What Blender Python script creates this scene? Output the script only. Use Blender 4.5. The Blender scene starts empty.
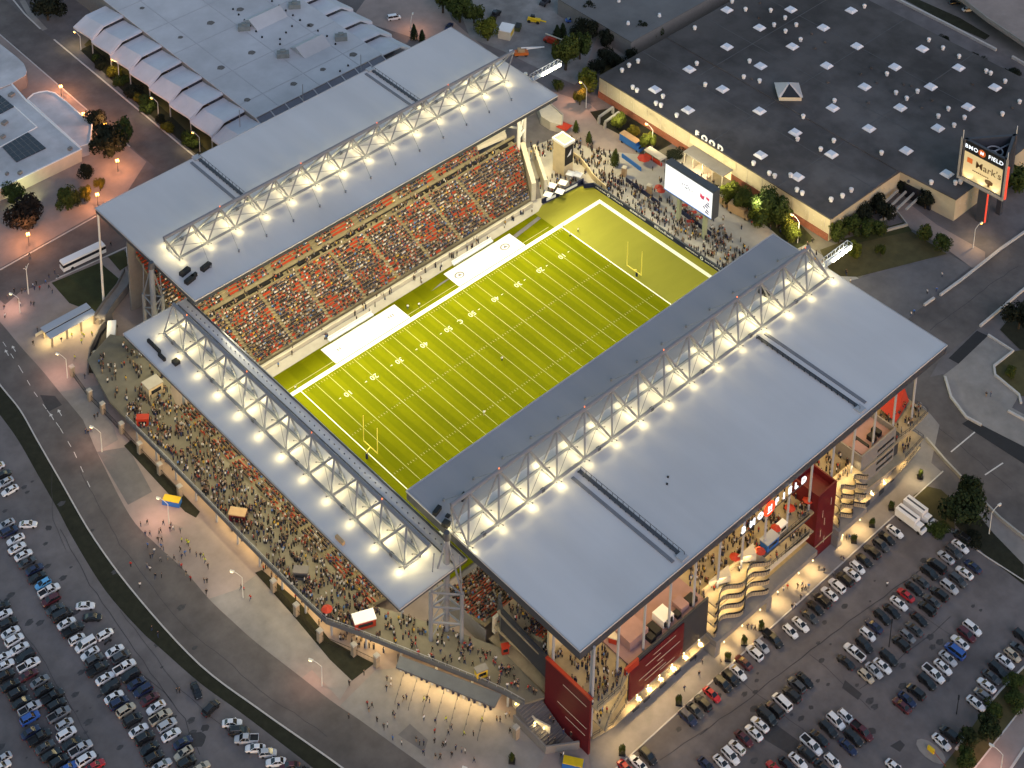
import bpy, bmesh, math, random
from mathutils import Vector, Matrix
from bpy_extras.object_utils import world_to_camera_view
R = random.Random(7)
scene = bpy.context.scene
COL = scene.collection

# ------------------------------------------------------------------ camera
CAM = Vector((-290.044, -294.432, 384.178))
YAW, PITCH, FPX, PPX, PPY = 0.849168904, -0.352089108, 1872.7716, 512 - 85.708, 384 - 808.548
fwd = Vector((math.cos(PITCH) * math.cos(YAW), math.cos(PITCH) * math.sin(YAW), math.sin(PITCH)))
rgt = fwd.cross(Vector((0, 0, 1))).normalized()
upv = rgt.cross(fwd)
cd = bpy.data.cameras.new('camera')
cam = bpy.data.objects.new('camera', cd)
COL.objects.link(cam)
cam.matrix_world = Matrix((
    (rgt.x, upv.x, -fwd.x, CAM.x), (rgt.y, upv.y, -fwd.y, CAM.y), (rgt.z, upv.z, -fwd.z, CAM.z), (0, 0, 0, 1)))
cd.sensor_fit = 'HORIZONTAL'
cd.sensor_width = 36
cd.lens = FPX / 1024 * 36
cd.shift_x = 85.708 / 1024
cd.shift_y = -808.548 / 1024
cd.clip_start = 5
cd.clip_end = 6000
scene.camera = cam


def ray(u, v):
    return fwd + rgt * ((u - PPX) / FPX) - upv * ((v - PPY) / FPX)


def G(u, v, z=0.0):
    """world point on the horizontal plane z seen at survey mark (u, v)"""
    d = ray(u, v)
    return CAM + d * ((z - CAM.z) / d.z)


def G2(u, v, z=0.0):
    p = G(u, v, z)
    return (p.x, p.y)


def GL(pts, z=0.0):
    return [G2(u, v, z) for u, v in pts]


# ------------------------------------------------------------------ materials
MATS = {}


def rgb(*c):
    return (c[0], c[1], c[2], 1)


def mat(name, col, rough=0.8, var=0.15, scale=0.3, metal=0.0, emit=None, es=0.0, spec=0.3, detail=6, bump=0.0, streak=None, stain=0.0, tight=0.0):
    if name in MATS:
        return MATS[name]
    m = bpy.data.materials.new(name)
    m.use_nodes = True
    nt = m.node_tree
    b = nt.nodes['Principled BSDF']
    b.inputs['Roughness'].default_value = rough
    b.inputs['Metallic'].default_value = metal
    b.inputs['Specular IOR Level'].default_value = spec
    if emit:
        b.inputs['Emission Color'].default_value = rgb(*emit)
        b.inputs['Emission Strength'].default_value = es / 3.7
    if var <= 0:
        b.inputs['Base Color'].default_value = rgb(*col)
    else:
        g = nt.nodes.new('ShaderNodeNewGeometry')
        n = nt.nodes.new('ShaderNodeTexNoise')
        n.inputs['Scale'].default_value = scale
        n.inputs['Detail'].default_value = detail
        n.inputs['Roughness'].default_value = 0.62
        if streak:
            mp = nt.nodes.new('ShaderNodeMapping')
            mp.inputs['Scale'].default_value = streak
            nt.links.new(g.outputs['Position'], mp.inputs['Vector'])
            nt.links.new(mp.outputs['Vector'], n.inputs['Vector'])
        else:
            nt.links.new(g.outputs['Position'], n.inputs['Vector'])
        cr = nt.nodes.new('ShaderNodeValToRGB')
        e = cr.color_ramp.elements
        e[0].position, e[1].position = 0.25 + tight, 0.75 - tight
        e[0].color = rgb(*[max(0, c * (1 - var)) for c in col])
        e[1].color = rgb(*[min(1, c * (1 + var)) for c in col])
        nt.links.new(n.outputs['Fac'], cr.inputs['Fac'])
        out = cr.outputs['Color']
        if stain > 0:
            n2 = nt.nodes.new('ShaderNodeTexNoise')
            n2.inputs['Scale'].default_value = scale * 0.22
            n2.inputs['Detail'].default_value = 8
            nt.links.new(g.outputs['Position'], n2.inputs['Vector'])
            c2 = nt.nodes.new('ShaderNodeValToRGB')
            f = c2.color_ramp.elements
            f[0].position, f[1].position = 0.36, 0.56
            f[0].color = rgb(*(1 - stain,) * 3)
            f[1].color = rgb(1, 1, 1)
            nt.links.new(n2.outputs['Fac'], c2.inputs['Fac'])
            mx = nt.nodes.new('ShaderNodeMix')
            mx.data_type = 'RGBA'
            mx.blend_type = 'MULTIPLY'
            mx.inputs['Factor'].default_value = 1
            nt.links.new(out, mx.inputs[6])
            nt.links.new(c2.outputs['Color'], mx.inputs[7])
            out = mx.outputs[2]
        nt.links.new(out, b.inputs['Base Color'])
        if bump > 0:
            bp = nt.nodes.new('ShaderNodeBump')
            bp.inputs['Strength'].default_value = bump
            nt.links.new(n.outputs['Fac'], bp.inputs['Height'])
            nt.links.new(bp.outputs['Normal'], b.inputs['Normal'])
    MATS[name] = m
    return m


def mat_attr(name, rough=0.85):
    m = bpy.data.materials.new(name)
    m.use_nodes = True
    a = m.node_tree.nodes.new('ShaderNodeAttribute')
    a.attribute_name = 'Col'
    b = m.node_tree.nodes['Principled BSDF']
    b.inputs['Roughness'].default_value = rough
    m.node_tree.links.new(a.outputs['Color'], b.inputs['Base Color'])
    MATS[name] = m
    return m


# base colours
ASPH = mat('asphalt_old', (0.150, 0.137, 0.140), 0.9, 0.15, 0.16, tight=0.12, stain=0.24, bump=0.05)
ASPHR = mat('asphalt_road', (0.128, 0.113, 0.108), 0.88, 0.16, 0.2, stain=0.22, tight=0.1)
ASPHN = mat('asphalt_new', (0.028, 0.028, 0.031), 0.85, 0.12, 0.6)
ASPHP = mat('asphalt_patch', (0.055, 0.053, 0.056), 0.9, 0.15, 0.6)
CONC = mat('concrete_pavement', (0.27, 0.25, 0.235), 0.88, 0.14, 0.35, stain=0.18)
CONCL = mat('concrete_light', (0.40, 0.38, 0.34), 0.85, 0.1, 0.4, stain=0.12)
CONCP = mat('concrete_pink', (0.30, 0.245, 0.225), 0.88, 0.12, 0.3, stain=0.15)
CONCD = mat('concrete_dark', (0.16, 0.15, 0.15), 0.9, 0.14, 0.4, stain=0.15)
DECK = mat('concourse_deck', (0.185, 0.17, 0.13), 0.85, 0.16, 0.35, stain=0.22)
KERB = mat('kerb_concrete', (0.50, 0.48, 0.46), 0.85, 0.1, 0.8)
PAINT = mat('road_paint', (0.62, 0.60, 0.57), 0.7, 0.15, 1.2)
SOIL = mat('soil_grass', (0.021, 0.022, 0.013), 0.95, 0.4, 0.5, bump=0.2)
LAWN = mat('lawn', (0.050, 0.056, 0.020), 0.95, 0.3, 0.25, stain=0.35, bump=0.15)
LAWND = mat('dry_lawn', (0.085, 0.075, 0.032), 0.95, 0.3, 0.3, stain=0.3)
GRAVEL = mat('gravel_lot', (0.25, 0.24, 0.235), 0.95, 0.25, 0.25, stain=0.35, bump=0.1)
ROOFW = mat('white_membrane', (0.56, 0.55, 0.565), 0.55, 0.07, 0.10, streak=(1, 0.12, 1), stain=0.10)
ROOFWX = mat('white_membrane_south', (0.55, 0.545, 0.56), 0.55, 0.05, 0.08, streak=(0.12, 1, 1), stain=0.06)
ROOFG = mat('grey_membrane', (0.50, 0.50, 0.53), 0.8, 0.12, 0.12, stain=0.18)
ROOFK = mat('dark_membrane', (0.094, 0.086, 0.087), 0.9, 0.30, 0.055, stain=0.45, tight=0.14)
STEEL = mat('grey_painted_steel', (0.34, 0.36, 0.40), 0.5, 0.06, 0.5, spec=0.4)
STEELD = mat('dark_steel', (0.055, 0.06, 0.075), 0.5, 0.1, 0.5)
STEELW = mat('white_steel', (0.66, 0.65, 0.60), 0.5, 0.05, 0.5)
BLACK = mat('black_box', (0.015, 0.015, 0.017), 0.6, 0.2, 1)
DARKP = mat('charcoal_panel', (0.040, 0.043, 0.052), 0.6, 0.12, 0.5)
REDP = mat('red_metal_panel', (0.105, 0.0075, 0.012), 0.5, 0.12, 0.5, streak=(0.4, 0.4, 4))
REDB = mat('bright_red_panel', (0.36, 0.035, 0.016), 0.5, 0.08, 0.6)
GREYP = mat('grey_masonry', (0.21, 0.20, 0.195), 0.85, 0.1, 0.8)
CREAM = mat('cream_concrete', (0.55, 0.50, 0.40), 0.8, 0.08, 0.6)
CREAMW = mat('cream_precast_wall', (0.50, 0.44, 0.31), 0.85, 0.07, 0.5, stain=0.1)
BRICK = mat('red_brick', (0.24, 0.09, 0.055), 0.9, 0.2, 1.5)
STONE = mat('stone_pier', (0.30, 0.25, 0.19), 0.9, 0.2, 0.9)
WHITE = mat('white_paint', (0.80, 0.80, 0.80), 0.5, 0.03, 0.5)
TARP = mat('white_tarp', (0.80, 0.80, 0.79), 0.6, 0.02, 0.5)
SEATR = mat('red_seat', (0.33, 0.045, 0.018), 0.6, 0.12, 0.6)
TERR = mat('terrace_concrete', (0.25, 0.215, 0.135), 0.88, 0.2, 0.5, stain=0.15)
STEELT = mat('truss_steel', (0.165, 0.18, 0.215), 0.5, 0.08, 0.5, spec=0.4)
NAVY = mat('navy_board', (0.011, 0.016, 0.050), 0.5, 0.1, 0.6)
BLUEP = mat('blue_panel', (0.03, 0.13, 0.42), 0.5, 0.1, 0.6)
YELP = mat('yellow_panel', (0.70, 0.48, 0.02), 0.5, 0.1, 0.6)
ORANGE = mat('orange_panel', (0.62, 0.16, 0.03), 0.5, 0.1, 0.6)
TAN = mat('tan_panel', (0.45, 0.30, 0.16), 0.6, 0.1, 0.6)
GLASSD = mat('dark_glass', (0.02, 0.022, 0.028), 0.12, 0.0, spec=0.6)
SOLAR = mat('solar_panel', (0.022, 0.023, 0.032), 0.25, 0.1, 1.0, spec=0.6)
TURF = mat('turf_green', (0.108, 0.116, 0.002), 0.95, 0.10, 0.12, streak=(1.0, 0.25, 1), stain=0.1, spec=0.02)
TURFE = mat('turf_endzone', (0.185, 0.184, 0.028), 0.95, 0.08, 0.12, streak=(0.3, 1.2, 1), spec=0.02)
LINE = mat('field_paint', (0.72, 0.72, 0.60), 0.8, 0.06, 1)
LINEF = mat('field_paint_worn', (0.33, 0.335, 0.14), 0.8, 0.1, 1)
YPOST = mat('goalpost_yellow', (0.75, 0.62, 0.10), 0.4, 0.05, 1)
PINKM = mat('plant_room_floor', (0.30, 0.19, 0.19), 0.85, 0.12, 0.4)
BARK = mat('bark', (0.06, 0.045, 0.03), 0.95, 0.3, 2)
FLOORW = mat('balcony_paving', (0.36, 0.30, 0.20), 0.8, 0.2, 0.5, stain=0.25)
WARMW = mat('warm_wall', (0.55, 0.45, 0.28), 0.8, 0.12, 0.4)
LAMPD = mat('lit_doorway', (0.9, 0.7, 0.4), 0.5, 0, emit=(1, 0.62, 0.2), es=1.6)
LAMPW = mat('lamp_warm', (1, 0.9, 0.6), 0.5, 0, emit=(1, 0.78, 0.34), es=3.5)
LAMPC = mat('lamp_white', (1, 1, 0.9), 0.5, 0, emit=(1, 0.96, 0.72), es=22)
LAMPO = mat('lamp_sodium', (1, 0.6, 0.2), 0.5, 0, emit=(1, 0.40, 0.05), es=22)
SIGNW = mat('sign_white_glow', (0.9, 0.93, 1), 0.5, 0, emit=(0.80, 0.90, 1), es=1.2)
SIGNR = mat('sign_red_glow', (0.8, 0.05, 0.02), 0.5, 0, emit=(1, 0.06, 0.015), es=1.4)
SCREEN = mat('screen_white', (0.5, 0.5, 0.5), 0.4, 0, emit=(0.93, 0.95, 1), es=0.92)
SCREENR = mat('screen_red', (0.3, 0.02, 0.05), 0.4, 0, emit=(0.55, 0.03, 0.09), es=1.0)
SCREENK = mat('screen_dark', (0.02, 0.02, 0.04), 0.4, 0, emit=(0.05, 0.05, 0.12), es=1.0)
SCREENB = mat('screen_blue', (0.05, 0.1, 0.3), 0.4, 0, emit=(0.12, 0.3, 0.75), es=1.0)
_nt = TURF.node_tree
_b = _nt.nodes['Principled BSDF']
_src = _b.inputs['Base Color'].links[0].from_socket
_wv = _nt.nodes.new('ShaderNodeTexWave')
_wv.bands_direction = 'X'
_wv.inputs['Scale'].default_value = 0.034
_wv.inputs['Distortion'].default_value = 0.6
_geo = _nt.nodes.new('ShaderNodeNewGeometry')
_nt.links.new(_geo.outputs['Position'], _wv.inputs['Vector'])
_rp = _nt.nodes.new('ShaderNodeValToRGB')
_rp.color_ramp.elements[0].position, _rp.color_ramp.elements[1].position = .42, .58
_rp.color_ramp.elements[0].color, _rp.color_ramp.elements[1].color = (.90, .93, .9, 1), (1.05, 1.05, 1, 1)
_nt.links.new(_wv.outputs['Fac'], _rp.inputs['Fac'])
_mx = _nt.nodes.new('ShaderNodeMix')
_mx.data_type, _mx.blend_type = 'RGBA', 'MULTIPLY'
_mx.inputs['Factor'].default_value = 1
_nt.links.new(_src, _mx.inputs[6])
_nt.links.new(_rp.outputs['Color'], _mx.inputs[7])
_nt.links.new(_mx.outputs[2], _b.inputs['Base Color'])
CROWD = mat_attr('clothing_mix')

# ------------------------------------------------------------------ object helpers
WPOS = {}


class MB:
    def __init__(s):
        s.v, s.f, s.mi, s.ms, s.c = [], [], [], [], []
        s.cur = 0
        s.col = None

    def use(s, m):
        if m not in s.ms:
            s.ms.append(m)
        s.cur = s.ms.index(m)
        return s

    def face(s, pts):
        n = len(s.v)
        s.v += [tuple(p) for p in pts]
        s.f.append(tuple(range(n, n + len(pts))))
        s.mi.append(s.cur)
        s.c.append(s.col)

    def mesh(s, vs, fs):
        n = len(s.v)
        s.v += [tuple(p) for p in vs]
        for f in fs:
            s.f.append(tuple(n + i for i in f))
            s.mi.append(s.cur)
            s.c.append(s.col)

    def hexa(s, b, t):
        s.mesh(list(b) + list(t), [(3, 2, 1, 0), (4, 5, 6, 7), (0, 1, 5, 4), (1, 2, 6, 5), (2, 3, 7, 6), (3, 0, 4, 7)])

    def box(s, x0, y0, z0, x1, y1, z1):
        x0, x1 = min(x0, x1), max(x0, x1)
        y0, y1 = min(y0, y1), max(y0, y1)
        s.hexa([(x0, y0, z0), (x1, y0, z0), (x1, y1, z0), (x0, y1, z0)], [(x0, y0, z1), (x1, y0, z1), (x1, y1, z1), (x0, y1, z1)])

    def obox(s, cx, cy, z0, z1, lx, ly, a=0.0, taper=1.0):
        c, n = math.cos(a), math.sin(a)
        def P(k, z):
            r = []
            for sx, sy in ((-1, -1), (1, -1), (1, 1), (-1, 1)):
                X, Y = sx * lx / 2 * k, sy * ly / 2 * k
                r.append((cx + X * c - Y * n, cy + X * n + Y * c, z))
            return r
        s.hexa(P(1, z0), P(taper, z1))

    def prism(s, poly, z0, z1, bottom=True):
        a = sum(poly[i][0] * poly[(i + 1) % len(poly)][1] - poly[(i + 1) % len(poly)][0] * poly[i][1] for i in range(len(poly)))
        if a < 0:
            poly = poly[::-1]
        n = len(poly)
        s.mesh([(p[0], p[1], z0) for p in poly] + [(p[0], p[1], z1) for p in poly],
               [tuple(range(n, 2 * n))] + ([tuple(range(n - 1, -1, -1))] if bottom else []) + [(i, (i + 1) % n, n + (i + 1) % n, n + i) for i in range(n)])

    def sheet(s, poly, z):
        a = sum(poly[i][0] * poly[(i + 1) % len(poly)][1] - poly[(i + 1) % len(poly)][0] * poly[i][1] for i in range(len(poly)))
        if a < 0:
            poly = poly[::-1]
        s.face([(p[0], p[1], z) for p in poly])

    def tube(s, p, q, r, n=6, r2=None):
        p, q = Vector(p), Vector(q)
        d = q - p
        if d.length < 1e-6:
            return
        a = d.orthogonal().normalized()
        b = d.normalized().cross(a)
        r2 = r if r2 is None else r2
        vs = []
        for c, rr in ((p, r), (q, r2)):
            for i in range(n):
                t = 2 * math.pi * i / n
                vs.append(c + a * (rr * math.cos(t)) + b * (rr * math.sin(t)))
        s.mesh(vs, [(i, (i + 1) % n, n + (i + 1) % n, n + i) for i in range(n)] + [tuple(range(n - 1, -1, -1)), tuple(range(n, 2 * n))])

    def path(s, pts, r, n=6):
        for a, b in zip(pts, pts[1:]):
            s.tube(a, b, r, n)

    def strip(s, pts, w, z0, z1):
        """a low wall or painted line of width w along a polyline of (x, y)"""
        n = len(pts)
        L, Rr = [], []
        for i in range(n):
            a, b = Vector(pts[max(i - 1, 0)]), Vector(pts[min(i + 1, n - 1)])
            d = (b - a).normalized()
            o = Vector((-d.y, d.x)) * w / 2
            p = Vector(pts[i])
            L.append(p + o)
            Rr.append(p - o)
        for i in range(n - 1):
            if z0 is None:
                s.face([(Rr[i].x, Rr[i].y, z1), (Rr[i + 1].x, Rr[i + 1].y, z1), (L[i + 1].x, L[i + 1].y, z1), (L[i].x, L[i].y, z1)])
            else:
                q = [Rr[i], Rr[i + 1], L[i + 1], L[i]]
                s.hexa([(p.x, p.y, z0) for p in q], [(p.x, p.y, z1) for p in q])

    def cone(s, cx, cy, z0, z1, r0, r1, n=8):
        s.tube((cx, cy, z0), (cx, cy, z1), r0, n, r1)

    def build(s, name, m=None, parent=None, smooth=False):
        o = bpy.data.objects.new(name, None) if False else None
        me = bpy.data.meshes.new(name)
        off = WPOS.get(parent.name, Vector((0, 0, 0))) if parent else Vector((0, 0, 0))
        me.from_pydata([(a - off.x, b - off.y, c - off.z) for a, b, c in s.v], [], s.f)
        ms = s.ms if s.ms else ([m] if m else [])
        for x in ms:
            me.materials.append(x)
        if len(ms) > 1:
            me.polygons.foreach_set('material_index', s.mi)
        if s.c and s.c[0] is not None:
            at = me.color_attributes.new('Col', 'FLOAT_COLOR', 'CORNER')
            buf = []
            for f, c in zip(s.f, s.c):
                buf += [c[0], c[1], c[2], 1.0] * len(f)
            at.data.foreach_set('color', buf)
        if smooth:
            me.polygons.foreach_set('use_smooth', [True] * len(me.polygons))
        me.update()
        o = bpy.data.objects.new(name, me)
        COL.objects.link(o)
        if parent:
            o.parent = parent
            WPOS[o.name] = off.copy()
        else:
            WPOS[o.name] = Vector((0, 0, 0))
        return o


def tag(o, label=None, cat=None, group=None, kind=None):
    for k, v in (('label', label), ('category', cat), ('group', group), ('kind', kind)):
        if v:
            o[k] = v
    return o


def thing(name, label, cat, loc=(0, 0, 0), group=None):
    o = bpy.data.objects.new(name, None)
    o.empty_display_size = 0.5
    COL.objects.link(o)
    o.location = loc
    WPOS[o.name] = Vector(loc)
    return tag(o, label, cat, group)


def struct(name, mb, m=None):
    return tag(mb.build(name, m), kind='structure')


def lamp(kind, loc, power, col=(1, 0.9, 0.6), size=0.3, target=None, spot=80, blend=0.6, sy=None):
    ld = bpy.data.lights.new(kind.lower() + '_lamp', kind)
    ld.energy = power
    ld.color = col
    if kind == 'AREA':
        ld.shape = 'RECTANGLE'
        ld.size = size
        ld.size_y = sy or size
    else:
        ld.shadow_soft_size = size
    if kind == 'SPOT':
        ld.spot_size = math.radians(spot)
        ld.spot_blend = blend
    o = bpy.data.objects.new(ld.name, ld)
    COL.objects.link(o)
    o.location = loc
    if target is not None:
        o.rotation_euler = (Vector(target) - Vector(loc)).to_track_quat('-Z', 'Y').to_euler()
    return o


def ordinal(i):
    w = ['first', 'second', 'third', 'fourth', 'fifth', 'sixth', 'seventh', 'eighth', 'ninth', 'tenth']
    return w[i] if i < 10 else '%d%s' % (i + 1, {1: 'st', 2: 'nd', 3: 'rd'}.get((i + 1) % 10, 'th') if (i + 1) % 100 not in (11, 12, 13) else 'th')


NUMW = ['zero', 'one', 'two', 'three', 'four', 'five', 'six', 'seven', 'eight', 'nine', 'ten']


def screen_x(p):
    d = Vector(p) - CAM
    return d.dot(rgt) / d.dot(fwd)
# light levels
FIELD_P, STAND_P, PLAZA_P, DECK_P, BALC_P, LOWC_P, WALL_P, STREET = 30000, 10000, 20000, 520, 640, 380, 1.0, 0.75
TRUSS_P = 0.1
SKY_S, SUN_S, SUN_EL, SUN_ROT, EXPO = 0.15, 0.27, 2.4, 200, 1.89

# ================================================================== GROUND
NSH = [0]


def sheet(name, m, poly, z, kind='structure'):
    b = MB()
    NSH[0] += 1
    z += 0.0002 * NSH[0] if z > 0 else 0
    b.sheet(poly, z)
    o = b.build(name, m)
    o['kind'] = kind
    return o


def psheet(name, m, px, z, kind='structure'):
    return sheet(name, m, GL(px), z, kind)


sheet('ground', ASPH, [(-2500, -2500), (2500, -2500), (2500, 2500), (-2500, 2500)], 0)

KERBL = [(-200, 165), (-30, 345), (0, 385), (20, 410), (37, 440), (60, 480), (95, 540), (140, 600), (200, 665), (260, 710), (310, 745), (345, 770), (400, 812), (620, 960)]
LOTE = [(-200, 205), (-30, 377), (0, 415), (18, 440), (38, 475), (58, 510), (74, 540), (105, 590), (140, 630), (160, 648), (200, 683), (240, 712), (290, 750), (318, 772), (370, 815), (585, 975)]
RE = [(-200, 110), (-30, 290), (0, 322), (21, 347), (41.7, 370), (60, 392.5), (83, 420), (97, 452), (130, 516), (158, 546), (184, 570), (209, 599), (232, 621), (258, 644), (302, 678), (337, 705), (385, 736), (423, 761), (470, 795), (680, 930)]
def smooth(px, n=5):
    r = []
    for i in range(len(px) - 1):
        p0, p1, p2, p3 = px[max(i - 1, 0)], px[i], px[i + 1], px[min(i + 2, len(px) - 1)]
        for k in range(n):
            t = k / n
            r.append(tuple(.5 * (2 * b_ + (c_ - a_) * t + (2 * a_ - 5 * b_ + 4 * c_ - d_) * t * t + (3 * b_ - a_ - 3 * c_ + d_) * t ** 3) for a_, b_, c_, d_ in zip(p0, p1, p2, p3)))
    return r + [px[-1]]


KERBL, LOTE, RE = smooth(KERBL), smooth(LOTE), smooth(RE)
psheet('grass_verge', SOIL, KERBL + LOTE[::-1], 0.02)
psheet('curved_road', ASPHR, RE + KERBL[::-1], 0.02)
b = MB()
b.strip(GL(KERBL), 0.35, 0.0, 0.14)
struct('verge_kerb', b, KERB)
# plaza between the curved road and the stadium
pl = GL(RE) + [(-75, -170), (-75, -101.8), (-58, -101.8), (-58, 60), (-60, 100)] + GL([(125, 262), (105, 257), (52, 281), (20, 292), (5, 305)])
sheet('plaza_paving', CONCP, pl, 0.04)
# long concrete bays of different age along the south pavement
for nm, m, px in (('pavement_bay', CONCD, [(97, 452), (128, 447), (152, 492), (128, 505)]),
                  ('pavement_bay', CONC, [(209, 599), (236, 590), (312, 670), (302, 678), (258, 644), (232, 621)]),
                  ('pavement_bay', CONC, [(340, 706), (376, 670), (400, 668), (505, 712), (545, 755), (520, 800), (450, 785)]),
                  ('pavement_bay', CONCD, [(398, 735), (410, 724), (428, 740), (424, 752)]),
                  ('pavement_bay', CONC, [(83, 420), (60, 392), (100, 385), (118, 440), (97, 452)]),
                  ('pavement_bay', CONC, [(236, 590), (256, 575), (352, 680), (340, 700), (312, 670)])):
    psheet(nm, m, px, 0.06)
PAD = psheet('planting_bed', SOIL, [(124, 446), (131, 440), (200, 512), (196, 518), (185, 512)], 0.08)
psheet('planting_bed', SOIL, [(255, 573), (262, 570), (300, 603), (330, 640), (374, 664), (352, 681), (330, 660), (290, 612)], 0.08)
# lane marks
b = MB()
def dashes(pts, L, gap, w):
    P = [Vector(p) for p in GL(pts)]
    t, on = 0.0, True
    for a, c in zip(P, P[1:]):
        d = (c - a)
        n = d.length
        u = d / n
        s = 0.0
        while s < n:
            e = min(s + L, n)
            b.strip([a + u * s, a + u * e], w, None, 0.035)
            s += L + gap
dashes([(3, 342), (20, 368), (34, 392), (47, 410), (60, 428), (74, 452), (94, 496)], 2.2, 3.2, 0.16)
for u, v in ((14, 349), (7, 353), (60, 413), (52, 417)):
    p = Vector(G2(u, v))
    dv = (Vector(G2(20, 368)) - Vector(G2(34, 392))).normalized()
    nv = Vector((-dv.y, dv.x))
    b.strip([p - dv * 1.2, p + dv * .5], 0.2, None, 0.036)
    b.sheet([p + dv * 1.5, p + dv * .5 - nv * .5, p + dv * .5 + nv * .5], 0.0365)
struct('road_markings', b, PAINT)
b = MB()
for px in ([(40, 395), (55, 396), (62, 405), (48, 412)],):
    b.sheet(GL(px), 0.03)
struct('road_patch', b, ASPHP)

# north-west road beside the hall and the coach road
sheet('hall_road', ASPHR, [(-27, 112), (-14.6, 112), (-14.6, 300), (-27, 300)], 0.02)
psheet('coach_road', ASPHR, [(-40, 290), (0, 271), (96, 217), (150, 190), (190, 190), (190, 225), (140, 241), (105, 257), (52, 281), (20, 292), (0, 318), (-40, 330)], 0.03)
b = MB()
b.strip([(-14.4, 128), (-14.4, 219), ], 0.5, 0, 0.16)
b.strip([(-14.6, 228), (-14.0, 240), (-11, 262)], 0.5, 0, 0.16)
b.strip([(-27.3, 150), (-27.3, 300)], 0.4, 0, 0.16)
b.strip(GL([(0, 270), (96, 216.5)]), 0.4, 0, 0.16)
b.strip(GL([(56, 279), (105, 257), (140, 241)]), 0.4, 0, 0.14)
struct('road_kerb', b, KERB)
sheet('brick_forecourt', CONCP, GL([(0, 268), (94, 215), (122, 200)]) + [(-27.5, 140), (-27.5, 260), (-90, 300), (-130, 200)], 0.04)
psheet('hall_verge', SOIL, [(80, 50), (125, 93), (200, 158), (215, 158), (170, 115), (125, 75), (90, 45)], 0.04)
psheet('hall_lawn', LAWND, [(84, 45), (96, 33), (230, 148), (215, 160)], 0.03)
psheet('corner_lawn', LAWN, [(51.6, 283), (100, 262.8), (125, 284), (95, 312.8), (69.4, 303.4)], 0.08)
psheet('corner_lawn', LAWN, [(108, 257), (124, 250), (133, 262), (120, 271)], 0.08)
psheet('corner_lawn', LAWN, [(20, 0), (62, 0), (75, -20), (10, -30)], 0.05)
b = MB()
b.strip(GL([(22, 0), (30, 14), (45, 30)]), 2.0, None, 0.05)
struct('footpath', b, CONC)

# north: brown road, gravel yard, lit plaza
psheet('north_road', CONCP, [(352, 18), (372, -10), (440, -10), (452, 20), (480, 44), (530, 84), (590, 104), (618, 130), (650, 160), (700, 200), (690, 220), (560, 130), (470, 40), (420, 40)], 0.03)
psheet('gravel_yard', GRAVEL, [(448, -20), (610, -20), (608, 30), (598, 62), (575, 85), (545, 72), (505, 52), (470, 38)], 0.05)
psheet('garden_path', CONCP, [(612, 0), (628, -10), (608, 50), (598, 68), (586, 66), (598, 35)], 0.06)
psheet('garden_path', CONCP, [(616, 22), (640, 0), (650, 0), (616, 36)], 0.06)
psheet('garden_path', CONC, [(608, 33), (625, 40), (640, 62), (630, 66), (606, 44)], 0.06)
psheet('garden_lawn', LAWND, [(600, 62), (640, 40), (660, -10), (700, -10), (640, 70), (600, 80)], 0.04)
sheet('north_plaza', CONCL, [(71.5, -42), (100, -44), (100, 22), (94, 38), (86, 48), (80, 62), (60, 66), (60, 52), (71.5, 40)], 0.05)
sheet('food_court_paving', DECK, [(100, -44), (112, -44), (106, -27), (106.4, 30), (98, 46), (94, 38), (100, 22)], 0.04)
psheet('garden_lawn', SOIL, [(590, 112), (622, 106), (672, 144), (657, 152), (622, 136), (599, 124)], 0.07)
psheet('entrance_apron', CONCL, [(668, 160), (690, 143), (722, 166), (700, 185)], 0.09)
psheet('garden_lawn', LAWN, [(735, 196), (790, 214), (815, 240), (795, 250), (752, 214)], 0.07)
psheet('park_lawn', LAWND, [(855, 237), (909, 230), (947, 254), (857, 277), (832, 276), (820, 250)], 0.05)
psheet('park_lawn', LAWN, [(840, 240), (905, 222), (912, 231), (858, 243)], 0.06)
psheet('park_path', CONCP, [(894, 206), (908, 203), (937, 225), (985, 252), (985, 264), (972, 268), (945, 248), (910, 228)], 0.07)
psheet('park_plaza', CONCD, [(850, 281), (949, 254), (971, 267), (924, 305), (880, 345), (820, 330)], 0.05)
# east road and islands
psheet('east_road', ASPHR, [(850, 360), (924, 306), (1000, 250), (1060, 205), (1300, 28), (1300, 62), (1060, 260), (980, 327), (940, 360), (905, 420)], 0.03)
psheet('service_road', ASPHR, [(900, 385), (943, 374), (951, 398), (966, 418), (981, 426), (1070, 490), (1300, 656), (1300, 741), (1070, 575), (1024, 542), (964, 483), (928, 441), (895, 415)], 0.025)
psheet('traffic_island', CONC, [(958.5, 364), (988, 336), (1013, 352), (994, 367), (995, 376), (1019, 396), (1012, 408), (1030, 418), (1070, 470), (981, 425), (966, 418), (951, 398), (943, 376)], 0.1)
psheet('asphalt_repair', ASPHN, [(948.6, 358.4), (977, 330.8), (988.4, 336.3), (958.5, 364)], 0.06)
psheet('asphalt_repair', ASPHN, [(962, 424), (970, 419), (1024, 447), (1070, 475), (1070, 492), (1024, 464)], 0.06)
psheet('planted_island', LAWND, [(1013, 352), (994, 367), (995, 376), (1019, 396), (1060, 400), (1060, 345), (1024, 350)], 0.12)
psheet('planted_island', SOIL, [(1000, 330), (1024, 300), (1060, 290), (1060, 350), (1020, 350)], 0.12)
b = MB()
for pts in ([(924, 306), (934, 299)], [(940, 296), (962, 280), (985, 262), (1000, 250), (1040, 222), (1300, 28)], [(980, 327), (1024, 290), (1050, 268), (1300, 60)],
            [(988, 336), (1013, 352), (994, 367), (995, 376), (1019, 396), (1021, 404)], [(1008, 412), (1060, 440)],
            [(945, 378), (951, 398), (966, 418), (981, 426)]):
    b.strip(GL(pts), 0.6, 0, 0.7)
struct('concrete_barrier', b, KERB)
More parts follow.
